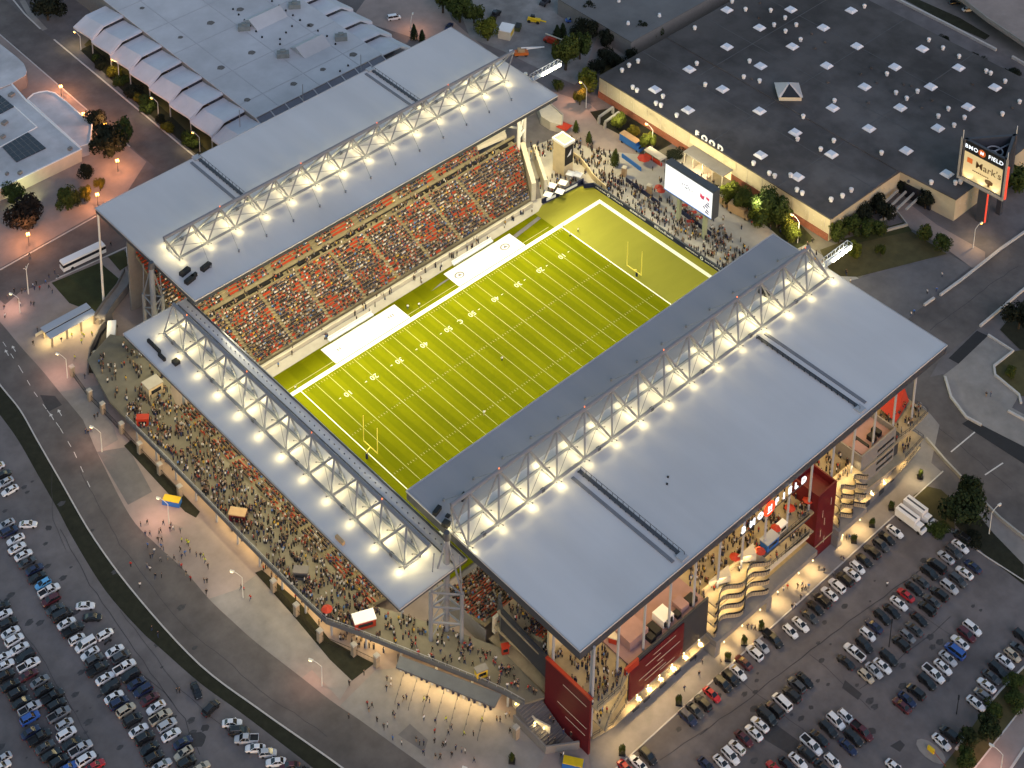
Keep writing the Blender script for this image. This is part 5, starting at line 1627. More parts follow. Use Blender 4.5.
# pergola frames on the lawn by the hall wall
for i, (u, v) in enumerate(((606, 112), (612, 117))):
    q, w = G(u - 7, v + 5, 2.6), G(u + 7, v - 5, 2.6)
    t = thing('concrete_frame', ['concrete portal frame on the lawn edge, nearer the gravel yard', 'concrete portal frame on the lawn edge, nearer the stadium'][i], 'frame', (q.x, q.y, 0), 'concrete portal frames')
    m = MB(); m.strip([(q.x, q.y), (w.x, w.y)], 0.7, 2.3, 2.9); m.build('beam', CONCL, t)
    for p in (q, w):
        m = MB(); m.obox(p.x, p.y, 0, 2.3, 0.7, 0.7); m.build('post', CONCL, t)
# far overpass
t = thing('overpass', 'raised expressway deck on concrete piers in the far corner', 'overpass', (235, 0, 0))
P = GL([(955, -30), (1010, 12), (1060, 45)], 6)
m = MB(); m.strip(P, 22, 5.2, 6.0); m.build('road_deck', CONCP, t)
b_ = MB()
for k in (-1, 1):
    pp = []
    for i in range(3):
        d = (Vector(P[min(i + 1, 2)]) - Vector(P[max(i - 1, 0)])).normalized()
        pp.append(Vector(P[i]) + Vector((-d.y, d.x)) * 10.6 * k)
    b_.strip(pp, 0.5, 6.0, 7.0)
b_.build('edge_barrier', CONC, t)
for u, v in ((978, 6), (1020, 28)):
    q = G(u, v, 0); m = MB(); m.obox(q.x, q.y, 0, 5.2, 2, 5, 0.4); m.build('overpass_pier', CONC, t)
# ================================================================== VEHICLES
RC = random.Random(5)
PAINTS = {'w': ('white', (0.74, 0.75, 0.78)), 's': ('silver', (0.42, 0.44, 0.48)), 'g': ('grey', (0.17, 0.18, 0.20)), 'd': ('dark grey', (0.055, 0.058, 0.066)),
          'k': ('black', (0.012, 0.012, 0.014)), 'r': ('bright red', (0.42, 0.012, 0.02)), 'm': ('maroon', (0.085, 0.012, 0.018)), 'b': ('blue', (0.03, 0.10, 0.38)),
          'n': ('navy', (0.014, 0.022, 0.07)), 'l': ('light blue', (0.12, 0.40, 0.72)), 't': ('beige', (0.46, 0.41, 0.32))}
PM = {}
for k, (nm, c_) in PAINTS.items():
    m_ = mat('car_paint_' + nm.replace(' ', '_'), c_, 0.32, 0.0, spec=0.5)
    m_.node_tree.nodes['Principled BSDF'].inputs['Coat Weight'].default_value = 0.6
    m_.node_tree.nodes['Principled BSDF'].inputs['Coat Roughness'].default_value = 0.08
    PM[k] = m_
TYRE = mat('tyre_rubber', (0.02, 0.02, 0.02), 0.9, 0)
GLASSC = mat('car_glass', (0.012, 0.014, 0.018), 0.08, 0, spec=0.7)
HEADL = mat('headlight_lens', (0.30, 0.30, 0.30), 0.2, 0)
TAILL = mat('tail_lens', (0.30, 0.01, 0.01), 0.3, 0)


def car_meshes(kind, paint):
    """lofted lower body, roof skin, glasshouse and one wheel"""
    P = {'a': (4.75, .92, [(-2.37, .46, .78, .70), (-2.15, .32, .98, .84), (-1.2, .24, 1.02, .91), (0.9, .24, .98, .92), (1.75, .27, .90, .88), (2.2, .34, .78, .80), (2.38, .44, .66, .66)], (-1.75, 1.15, -1.05, .30, .98, 1.44, .80, .60)),
         'h': (4.2, .88, [(-2.1, .42, .90, .72), (-1.95, .30, 1.05, .83), (-1.2, .24, 1.05, .88), (0.8, .24, 1.0, .88), (1.6, .27, .92, .84), (2.0, .36, .78, .74), (2.12, .44, .68, .62)], (-1.98, 1.2, -1.6, .25, 1.02, 1.52, .78, .62)),
         'u': (4.8, .97, [(-2.4, .48, .98, .80), (-2.25, .34, 1.14, .90), (-1.2, .28, 1.16, .96), (0.9, .28, 1.14, .97), (1.8, .32, 1.06, .93), (2.25, .42, .92, .84), (2.4, .52, .78, .70)], (-2.22, 1.25, -1.95, .40, 1.12, 1.74, .87, .72)),
         'v': (5.3, 1.0, [(-2.65, .48, 1.10, .92), (-2.5, .34, 1.24, .98), (-1.2, .28, 1.24, 1.0), (1.2, .28, 1.20, 1.0), (2.1, .32, 1.08, .94), (2.5, .42, .95, .86), (2.65, .52, .8, .72)], (-2.55, 1.85, -2.4, 1.0, 1.2, 2.02, .92, .80)),
         'p': (5.7, 1.0, [(-2.85, .50, 1.02, .94), (-2.7, .42, 1.10, .97), (-1.0, .36, 1.12, .99), (1.2, .34, 1.12, 1.0), (2.1, .38, 1.06, .96), (2.7, .46, .96, .88), (2.85, .55, .85, .76)], (-0.75, 1.65, -.55, .85, 1.10, 1.82, .88, .72))}[kind]
    L_, hw, st, cab = P
    b = MB().use(PM[paint])
    vs = []
    for x, z0, z1, w in st:
        zm = z0 + (z1 - z0) * 0.62
        vs += [(x, -w * .93, z0), (x, w * .93, z0), (x, w, zm), (x, w * .88, z1), (x, -w * .88, z1), (x, -w, zm)]
    n = len(st)
    fs = []
    for i in range(n - 1):
        for j in range(6):
            a, c = i * 6 + j, i * 6 + (j + 1) % 6
            fs.append((a, c, c + 6, a + 6))
    b.mesh(vs, fs + [(5, 4, 3, 2, 1, 0), tuple(n * 6 - 6 + j for j in range(6))])
    x0, x1, r0, r1, zb, zt, wb, wt = cab
    if kind == 'p':
        # open bed: floor, side rails and a lined box let into the tail
        b.use(PM[paint])
        for sy in (-1, 1):
            b.box(-2.8, sy * .98, 1.08, -0.8, sy * .84, 1.36)
        b.box(-2.84, -.98, 1.05, -2.72, .98, 1.36)
        b.use(BLACK)
        b.box(-2.7, -.83, 1.12, -0.85, .83, 1.15)
        b.use(PM[paint])
    # roof skin
    b.hexa([(r0, -wt, zt - .02), (r1, -wt, zt - .02), (r1, wt, zt - .02), (r0, wt, zt - .02)], [(r0 + .12, -wt + .08, zt + .05), (r1 - .14, -wt + .08, zt + .05), (r1 - .14, wt - .08, zt + .05), (r0 + .12, wt - .08, zt + .05)])
    # pillars
    for sy in (-1, 1):
        for (xa, xb) in ((x0, r0), (x1, r1)):
            b.tube((xa, sy * wb, zb), (xb, sy * wt, zt), .055, 4)
        xm, rm = (x0 + x1) / 2 - .1, (r0 + r1) / 2 - .1
        b.tube((xm, sy * (wb + .01), zb), (rm, sy * (wt + .01), zt), .05, 4)
        b.obox(x1 - .35, sy * (hw + .07), zb - .05, zb + .12, .22, .18)
    b.use(HEADL)
    for sy in (-1, 1):
        b.obox(st[-2][0] - .04, sy * st[-2][3] * .72, st[-2][2] - .2, st[-2][2] + .012, .2, .3)
    b.use(TAILL)
    for sy in (-1, 1):
        b.obox(st[0][0] + .04, sy * st[0][3] * .82, st[0][2] - .22, st[0][2] - .04, .18, .32)
    g = MB()
    g.hexa([(x0, -wb, zb), (x1, -wb, zb), (x1, wb, zb), (x0, wb, zb)], [(r0, -wt, zt), (r1, -wt, zt), (r1, wt, zt), (r0, wt, zt)])
    wx = (L_ * .5 - .92, -L_ * .5 + .95)
    return b, g, [(x, s * (hw - .12)) for x in wx for s in (-1, 1)]


KIND = {'a': ('sedan', 'car'), 'h': ('hatchback', 'car'), 'u': ('SUV', 'car'), 'v': ('van', 'van'), 'p': ('pickup truck', 'pickup')}
OBJN = {'a': 'sedan', 'h': 'hatchback', 'u': 'family_car', 'v': 'van', 'p': 'pickup_truck'}
proto = {}
wheel_me = None
m = MB(); m.tube((0, -.11, 0), (0, .11, 0), .34, 12)
_w = m.build('wheel', TYRE); wheel_me = _w.data; bpy.data.objects.remove(_w)
CARS = []


def put_car(u, v, kind, paint, ang, label, group):
    q = G(u, v, 0.75)
    key = (kind, paint)
    if key not in proto:
        b, g, wx = car_meshes(kind, paint)
        ob, og = b.build('body'), g.build('windows', GLASSC)
        proto[key] = (ob.data, og.data, wx)
        bpy.data.objects.remove(ob); bpy.data.objects.remove(og)
    bm_, gm_, wx = proto[key]
    t = thing(OBJN[kind], label, KIND[kind][1], (q.x, q.y, 0.0), group)
    t.rotation_euler = (0, 0, ang)
    t.scale = (.95, .95, .97)
    for nm, me in (('body', bm_), ('windows', gm_)):
        o = bpy.data.objects.new(nm, me); COL.objects.link(o); o.parent = t
    for x, y in wx:
        o = bpy.data.objects.new('wheel', wheel_me); COL.objects.link(o); o.parent = t; o.location = (x, y, .34)
    CARS.append(t)
    return t


ROWS = [
    # (where, end the count starts from, heading deg, flip chance, cars)
    ('short row along the grass verge', 'the plaza end', -38, .5, '232,722.7,wa 239,731,ku 246.5,739,sp 255.3,748,wa 267.7,752.6,sh 276,761.8,wa 289.8,765.7,ma 301,771,ka'),
    ('top-left row by the verge bend', 'the frame edge end', -5, .4, '-4,467,wa 3,474.5,ka 5,482,sa 10,490,wa'),
    ('long middle row, west car park', 'the verge bend end', -5, .3, '6,524,sa 9,531.5,nu 15.6,539,wa 17,547.6,wa 23.4,554.7,wa 27,562,da 34.5,569,na 37,577,ka 43,583.4,lh 49,590.5,wp 50.8,600,mu 55.3,608.8,da 62.5,615.3,kv 66.4,623,wa 73,629.7,kp 77,638.8,wh 85.4,644.7,wv 90,653,wa 94.5,660,du 97.8,668.8,kp 105,678,wa 110.6,687,ku 114,696.6,wa 119,703,nu 126,710,tu 132.7,720,ku 138.6,730,wa 145,738,ku 149.7,748,ka 154,758,ku 162,765,sa'),
    ('inner middle row, west car park', 'the verge bend end', -5, .3, '105,634,wh 114.7,650.5,wa 121,657,du 124.5,667,wp 130.5,675.3,ku 136.5,683,na 143,690.5,nu 150,698.6,ma 156,707,wa 160.7,717,tp 167,725,su 171,734.4,wa 183,742,na 183.6,752.8,ta 186.4,763,ku 200.5,768,ta'),
    ('third row, west car park', 'the far end', -5, .3, '1,607,ka 3,614.6,wa 8,623.8,ku 10.5,632,wa 14.3,640,wu 19.5,648,wa 25.4,656.5,ku 28.6,665,wp 28.6,674.7,ma 39.7,681,ga 44,689.7,ka 52.7,696.8,kp 56.6,705,ku 59,714.4,gp 64.5,724,sh 66.4,733.8,wu 71.6,743.5,ka 80.7,748.7,sp 86,759,wu 95,765.7,ra'),
    ('fourth row, west car park', 'the far end', -5, .3, '2,657.8,wa 4.6,665,wa 5,676,ku 10.4,685,ka 17.6,693,ku 21.5,702,ka 30,708.5,sp 30,718,bu 30.6,731.8,na 39.7,737.7,kp 45,746.8,da 51.4,754.6,ka 59,761.8,ku 67.7,768,ba'),
    ('fifth row, west car park', 'the far end', -5, .3, '2,759,sa 1,767,wa'),
    ('row along the stadium pavement', 'the box trucks', -92, .25, '895,531,wa 887,538,ka 881,545,du 872,551.6,ku 864.5,560,ka 857.5,567,wh 852,573.5,wa 845,579,ku 837,585.6,wu 829.5,593.4,wa 822.5,600.5,ku 815.5,607.5,ka 810,616,da 800.6,624,wa 790.5,631,wh 773,638.8,kp 761.6,645.8,sh 754.5,652.8,wu 743.6,662,ma 738,672,wa 731,678,ku 723,684,ku 712,694,ra 703,702.8,ku 695,710,da 688,717.6,nu 648,756,ku 638,763,wa 626,768,ra'),
    ('second row, east car park', 'the street end', -92, .4, '962,536.6,ku 960.3,546,wa 953.8,551.6,du 946,557,sa 936.6,566,kv 929.5,572.4,ku 921,581,da 913.7,588,ka 905.9,594.6,ra 899,603,wa 892,610.8,ka 882.5,617,ku 874,625.6,na 867.7,634,wh 864.5,645,ku 854.4,652,wp 845.8,661.6,ka'),
    ('third row, east car park', 'the street end', -92, .4, '973,566,na 964.6,572.4,wa 958,580,du 949.5,586.7,su 939.5,594,ku 931.7,600.6,da 927,608.4,ku 919,618.6,ka 914.5,628.8,da 907.5,635.8,gh 901,643.6,ku 888.8,657.7,ku 882.5,665.5,wa 874,670,sa 866,675.6,th'),
    ('fourth row, east car park', 'the street end', -92, .4, '972.3,628,wu 966.6,634.4,mu 960,642,wa 955,651,bv 948,658,sa 943,666.6,wa 933.7,673.8,wp 927,681.7,ku 915.8,691.7,ku 907,699,na 901.7,705,ma'),
    ('outer row beside the car park verge', 'the frame edge end', -92, .4, '1022.5,637,ku 1019.6,648.7,da 1012.5,654.5,th 1005,661,wa 998,669.5,ku 991.7,676.7,da 986.7,685,wa 982.4,694.3,gh 976,703,wa'),
    ('pair by the yellow barrier gate', 'the verge', -92, .4, '949.4,733.8,ku 941.6,741.5,wa'),
    ('row with two dark patches beside it', 'the stadium end', -92, .4, '805,679.7,ka 796.7,685,du 791.8,694.5,ku 782,702,wv 774.5,709.5,ku 767,716.5,kv 760,724,wa 754,732.4,wa 744,738,ma 737,747,wh 730.6,755.6,wu 722,762.7,wa 706.7,765,na'),
    ('bottom front row, east car park', 'the street end', -92, .4, '846,716.5,wh 836,721,wu 828.4,729,ku 819,737.4,ka 811.5,745,wp 806.6,753.5,ku 798,760.6,wa 787.6,765,ka 775,768.5,ra'),
    ('bottom rear row, east car park', 'the street end', -92, .4, '862,731,mp 853.7,738,ku 848,746.5,na 832.6,761,wh 822,767,ka 895,767,wa'),
]
for where, end, hd, flip, txt in ROWS:
    L_ = txt.split()
    for i, e in enumerate(L_):
        u, v, kp = e.split(',')
        pn, kn = PAINTS[kp[0]][0], KIND[kp[1]][0]
        a = math.radians(hd + RC.uniform(-2.5, 2.5) + (180 if RC.random() < flip else 0))
        if kp[1] == 'p':
            a = math.radians(hd + (180 if u in ('854.4',) else 0))
            if 'verge' in where and hd == -38:
                a = math.radians(hd + 180 - 2)
        put_car(float(u), float(v), kp[1], kp[0], a, '%s %s, %s from %s, %s' % (pn, kn, ordinal(i), end, where), 'cars parked in the ' + where)
for u, v, kp, hd, lb in ((28, 524, 'wa', -38, 'white sedan standing alone left of the verge, near the top-left rows'), (85.3, 605.5, 'wa', -37, 'white sedan parked crosswise in front of the long middle row'), (92.4, 617, 'ka', -37, 'black sedan parked crosswise below the lone white sedan'),
                         (196.3, 690, 'ka', -105, 'black sedan turning in the open lane beside the verge'), (211, 708, 'ku', 10, 'black SUV driving in the open lane near the round dark patch'), (56.5, 6, 'ku', 60, 'dark car half under the tree at the top-left road'), (394, 17.5, 'wv', -25, 'white van on the brown road beyond the hall'),
                         (449, 26, 'na', 200, 'navy car on the brown road at the west roof corner'), (572, 19.5, 'bv', 150, 'blue van parked in the gravel yard'), (968, 9, 'wa', -30, 'white car parked below the raised expressway'), (1011, 22, 'ka', -30, 'black car under the far corner of the expressway'), (955, 2, 'ka', -30, 'black car left of the white one below the expressway')):
    put_car(u, v, kp[1], kp[0], math.radians(hd), lb, None)
# motorcycle
q = G(108, 643, 0)
t = thing('motorcycle', 'black motorcycle parked between two white cars in the inner middle row', 'motorcycle', (q.x, q.y, 0))
for s in (-.7, .7):
    m = MB(); m.tube((q.x + s, q.y - .08, .32), (q.x + s, q.y + .08, .32), .32, 12); m.build('wheel', TYRE, t)
m = MB(); m.obox(q.x, q.y, .4, .85, 1.1, .3, 0, .8); m.tube((q.x + .7, q.y, .35), (q.x + .45, q.y, 1.0), .05, 5); m.tube((q.x + .45, q.y - .35, 1.02), (q.x + .45, q.y + .35, 1.02), .03, 5); m.build('frame', BLACK, t)
m = MB(); m.obox(q.x - .3, q.y, .85, .98, .7, .28); m.build('saddle', STEELD, t)
# box trucks
def box_truck(u, v, a, lab, L_=8.2):
    q = G(u, v, 1.5)
    t = thing('box_truck', lab, 'truck', (q.x, q.y, 0), 'white box trucks')
    def T(x, y):
        return (q.x + x * math.cos(a) - y * math.sin(a), q.y + x * math.sin(a) + y * math.cos(a))
    p = T(-1.1, 0); m = MB(); m.obox(p[0], p[1], .8, 3.1, L_ - 2.4, 2.4, a); cb = m.build('cargo_box', WHITE, t)
    m = MB()
    for y in (-.62, .62):
        pp = T(-1.1, y)
        m.obox(pp[0], pp[1], 3.102, 3.18, L_ - 2.8, .62, a)
    m.build('roof_panels', TARP, cb)
    m = MB(); m.obox(p[0], p[1], 3.101, 3.14, L_ - 2.9, .5, a); m.build('roof_centre', STEELD, cb)
    p = T(L_ / 2 - 1.2, 0); m = MB(); m.obox(p[0], p[1], .5, 1.4, 2.3, 2.1, a); p = T(L_ / 2 - 1.5, 0); m.obox(p[0], p[1], 1.4, 2.25, 1.5, 2.0, a, .85); m.build('cab', WHITE, t)
    p = T(L_ / 2 - .8, 0); m = MB(); m.obox(p[0], p[1], 1.42, 2.0, .5, 1.75, a, .9); m.build('windscreen', GLASSC, t)
    for sx in (-L_ / 2 + 1.6, L_ / 2 - 1.1):
        for sy in (-1, 1):
            p, p2 = T(sx, sy * .85), T(sx, sy * 1.15)
            m = MB(); m.tube((p[0], p[1], .45), (p2[0], p2[1], .45), .45, 10); m.build('wheel', TYRE, t)
box_truck(911, 520, math.radians(-91), 'white box truck, the nearer of two, beside the parked cars')
box_truck(919, 511.5, math.radians(-91), 'white box truck, the farther of two, beside the lawn corner')
# coach
a = math.atan2(*reversed((G(104, 246, 1.5) - G(61.5, 266, 1.5)).to_2d()))
A, B = G(61.5, 266.5, 1.7), G(104, 246.5, 1.7)
q = (A + B) / 2
t = thing('coach', 'long white coach with a black window band parked on the coach road', 'coach', (q.x, q.y, 0))
LL = (B - A).length
m = MB(); m.obox(q.x, q.y, .45, 1.7, LL, 2.55, a); m.build('lower_body', WHITE, t)
m = MB(); m.obox(q.x, q.y, 1.7, 2.75, LL - .1, 2.5, a); m.build('window_band', GLASSD, t)
m = MB(); m.obox(q.x, q.y, 2.75, 3.3, LL, 2.55, a, .97); m.build('roof', WHITE, t)
for sx in (-LL * .3, LL * .36):
    for sy in (-1, 1):
        c_, s_ = math.cos(a), math.sin(a)
        p, p2 = (q.x + sx * c_ - sy * 1.0 * s_, q.y + sx * s_ + sy * 1.0 * c_), (q.x + sx * c_ - sy * 1.3 * s_, q.y + sx * s_ + sy * 1.3 * c_)
        m = MB(); m.tube((p[0], p[1], .5), (p2[0], p2[1], .5), .5, 12); m.build('wheel', TYRE, t)
# service trucks on the ramp
food_truck('white articulated broadcast truck with raised cover by the ramp', 112, 338, math.radians(55), WHITE, WHITE, 9, name='broadcast_truck', cat='truck')
food_truck('small pale van at the foot of the service ramp', 98, 362, math.radians(75), CREAM, WHITE, 5, 1.6, 2.0, name='service_van', cat='van')
food_truck('white truck at the back of the west stand seats', 131, 259, math.radians(60), WHITE, WHITE, 5.5, name='service_truck', cat='truck')
# construction plant in the gravel yard
def plant(lab, name, cat, u, v, a, col, parts):
    q = G(u, v, 0.5)
    t = thing(name, lab, cat, (q.x, q.y, 0))
    c_, s_ = math.cos(a), math.sin(a)
    for nm, kind, prm, mm in parts:
        m = MB()
        if kind == 'box':
            x, y, z0, z1, lx, ly = prm
            m.obox(q.x + x * c_ - y * s_, q.y + x * s_ + y * c_, z0, z1, lx, ly, a)
        elif kind == 'tube':
            (x, y, z), (x2, y2, z2), r = prm
            m.tube((q.x + x * c_ - y * s_, q.y + x * s_ + y * c_, z), (q.x + x2 * c_ - y2 * s_, q.y + x2 * s_ + y2 * c_, z2), r, 8)
        else:
            for sx in (-prm[0], prm[0]):
                for sy in (-prm[1], prm[1]):
                    p = (q.x + sx * c_ - sy * s_, q.y + sx * s_ + sy * c_); p2 = (q.x + sx * c_ - sy * 1.25 * s_, q.y + sx * s_ + sy * 1.25 * c_)
                    w = MB(); w.tube((p[0], p[1], prm[2]), (p2[0], p2[1], prm[2]), prm[2], 10); w.build('wheel', TYRE, t)
            continue
        m.build(nm, mm, t)
WH = ('wheel', 'wheels', (1.6, .9, .6), TYRE)
plant('yellow telehandler with boom in the gravel yard', 'telehandler', 'telehandler', 534, 21, -1.0, YELP, [('chassis', 'box', (0, 0, .6, 1.5, 4.6, 1.8), YELP), ('cab', 'box', (-.6, .5, 1.5, 2.7, 1.5, .9), GLASSD), ('boom', 'tube', ((-2.2, -.4, 2.0), (4.6, -.4, 1.2), .28), YELP), WH])
plant('orange boom lift with a long pale arm in the gravel yard', 'boom_lift', 'boom lift', 551, 42, -1.35, REDB, [('chassis', 'box', (0, 0, .6, 1.6, 5.2, 2.2), REDB), ('turret', 'box', (.6, 0, 1.6, 2.5, 3.0, 1.8), REDB), ('arm', 'tube', ((-2.6, .3, 2.8), (5.4, .3, 3.0), .25), CREAM), WH])
plant('orange crane lift with a folded white arm beside the west roof corner', 'crane_lift', 'crane', 521, 54, -.6, ORANGE, [('chassis', 'box', (0, 0, .6, 1.6, 5, 2.3), ORANGE), ('turret', 'box', (0, 0, 1.6, 2.6, 2.4, 1.8), TAN), ('arm', 'tube', ((0, 0, 3), (8.0, -1, 3.4), .25), WHITE), ('arm', 'tube', ((8.0, -1, 3.4), (1.5, -2.6, 4.2), .2), WHITE), ('basket', 'box', (-3.4, .5, .8, 1.8, 1.3, 1.3), WHITE), WH])
plant('red flatbed lorry at the top of the gravel yard', 'flatbed_lorry', 'lorry', 586, 3, -.4, REDP, [('bed', 'box', (-1, 0, .8, 1.2, 5.4, 2.2), REDP), ('cab', 'box', (2.7, 0, .6, 2.5, 1.8, 2.2), REDB), WH])
plant('dark green skip in the gravel yard near the telehandler', 'skip', 'skip', 518, 28, .6, SOIL, [('side_wall', 'box', (0, 0, .1, 1.6, 3.6, 2.0), mat('skip_green', (0.06, 0.07, 0.03), .7, .2, 1)), ('load', 'box', (0, 0, 1.6, 1.75, 3.2, 1.7), BLACK)])
plant('black loader at the edge of the gravel yard by the trees', 'loader', 'loader', 495, 16, .4, BLACK, [('chassis', 'box', (0, 0, .6, 1.7, 4, 1.9), BLACK), ('cab', 'box', (-.3, 0, 1.7, 2.8, 1.5, 1.5), GLASSD), ('bucket', 'box', (2.8, 0, .3, 1.1, 1.0, 2.2), BLACK), WH])
plant('dark machine at the far top of the gravel yard', 'loader', 'loader', 545, 3, .2, BLACK, [('chassis', 'box', (0, 0, .6, 1.7, 4, 1.9), STEELD), ('cab', 'box', (-.3, 0, 1.7, 2.6, 1.5, 1.5), GLASSD), WH])
t = kiosk('site_cabin', 'white site cabin with a yellow-black disc emblem by the gravel yard', 506, 36, 5, 4.5, 3.4, 0.5, CREAM, WHITE, 0, 'cabin', sig=YELP)
# yellow ticket barrier and portable units
for lab, u, v, c1, c2 in (('blue and yellow waste container at the south stand planting bed', 172, 502, BLUEP, YELP), ('blue and yellow waste container at the foot of the corner stair', 573, 765, BLUEP, YELP)):
    q = G(u, v, .5)
    t = thing('waste_container', lab, 'container', (q.x, q.y, .05))
    m = MB(); m.obox(q.x, q.y, .05, 1.5, 4.6, 2.0, -.95); m.build('side_wall', c1, t)
    m = MB(); m.obox(q.x, q.y, 1.5, 1.75, 4.4, 1.9, -.95); m.build('lid', c2, t)
q = G(931, 750, .5)
t = thing('barrier_gate', 'yellow ticket barrier gate on a rounded kerb island', 'gate', (q.x, q.y, 0))
m = MB(); m.obox(q.x, q.y, .05, 1.2, .5, 1.6, 0); m.build('cabinet', YELP, t)
m = MB(); m.tube((q.x, q.y, 1.0), (q.x - 1.2, q.y - 4.5, 1.05), .06, 6); m.build('arm', REDB, t)
sheet('gate_island', CONC, [(q.x + 2.0 * math.cos(k * .524), q.y + 3.6 * math.sin(k * .524)) for k in range(12)], .1)

# ================================================================== TREES
RT = random.Random(21)
LEAF = {}
for nm, c_ in (('dark', (0.012, 0.016, 0.010)), ('green', (0.034, 0.052, 0.013)), ('mid', (0.050, 0.066, 0.014)), ('yellow', (0.11, 0.095, 0.012)), ('bright', (0.085, 0.10, 0.014)), ('deepred', (0.013, 0.011, 0.010)), ('conifer', (0.018, 0.030, 0.012))):
    LEAF[nm] = mat('leaves_' + nm, c_, .9, .45, 0.9, spec=.15)


def crown_mesh(seed, conifer=False, low=False):
    r = random.Random(seed)
    vs, fs = [], []
    blobs = []
    if conifer:
        for k in range(9):
            h = k / 9
            blobs.append((r.uniform(-.08, .08), r.uniform(-.08, .08), h * .95, .62 * (1 - h) + .1))
    else:
        for k in range(11):
            a, rr = r.uniform(0, 6.28), r.uniform(.15, .66)
            blobs.append((rr * math.cos(a), rr * math.sin(a), r.uniform(.16, .80) if not low else r.uniform(.1, .6), r.uniform(.26, .42)))
        blobs.append((0, 0, .66, .42))
    N = 2400
    for k in range(N):
        bx, by, bz, br = r.choice(blobs)
        while True:
            d = Vector((r.gauss(0, 1), r.gauss(0, 1), r.gauss(0, 1)))
            if d.length > .1:
                break
        d.normalize()
        q = Vector((bx, by, bz)) + d * br * r.uniform(.72, 1.06) * Vector((1, 1, .75)).length / 1.6
        if q.z < .02:
            continue
        s = r.uniform(.04, .085)
        t1 = d.orthogonal().normalized()
        t1.rotate(Matrix.Rotation(r.uniform(0, 6.28), 3, d))
        t2 = d.cross(t1)
        t1 = (t1 + d * r.uniform(-.6, .6)).normalized() * s
        t2 = (t2 + d * r.uniform(-.6, .6)).normalized() * s * .7
        n = len(vs)
        vs += [q - t1, q + t2, q + t1, q - t2]
        fs.append((n, n + 1, n + 2, n + 3))
    m = MB(); m.mesh(vs, fs)
    o = m.build('crown', LEAF['green'])
    me = o.data
    bpy.data.objects.remove(o)
    return me


CROWNS = [crown_mesh(s) for s in range(4)]
CONES = [crown_mesh(50 + s, True) for s in range(2)]
LOWS = [crown_mesh(80 + s, low=True) for s in range(2)]
m = MB(); m.cone(0, 0, 0, 1.0, .06, .025, 7)
for k in range(5):
    a = k * 1.26
    m.tube((0, 0, .35 + .06 * k), (.38 * math.cos(a), .38 * math.sin(a), .75 + .03 * k), .022, 5, .008)
_t = m.build('trunk', BARK); TRUNK = _t.data; bpy.data.objects.remove(_t)


def tree(u, v, rad, h, kind, label, group=None, form='round', z=0.0, base=False):
    q = G(u, v, z if base else z + h * .55)
    nm = {'round': 'broadleaf_tree', 'cone': 'conifer_tree', 'low': 'shrub', 'sap': 'sapling'}[form]
    t = thing(nm, label, 'shrub' if form == 'low' else 'tree', (q.x, q.y, z), group)
    me = RT.choice({'round': CROWNS, 'cone': CONES, 'low': LOWS, 'sap': CROWNS}[form])
    o = bpy.data.objects.new('crown', me); COL.objects.link(o); o.parent = t
    lift = {'round': .18, 'cone': .06, 'low': 0.0, 'sap': .3}[form]
    o.location = (0, 0, h * lift)
    o.scale = (rad * 1.22, rad * 1.22, h * (1 - lift) * 1.08)
    o.rotation_euler = (0, 0, RT.uniform(0, 6.28))
    o.material_slots[0].link = 'OBJECT'
    o.material_slots[0].material = LEAF[kind]
    o = bpy.data.objects.new('trunk', TRUNK); COL.objects.link(o); o.parent = t
    o.scale = (h * .8, h * .8, h * .8)
    return t


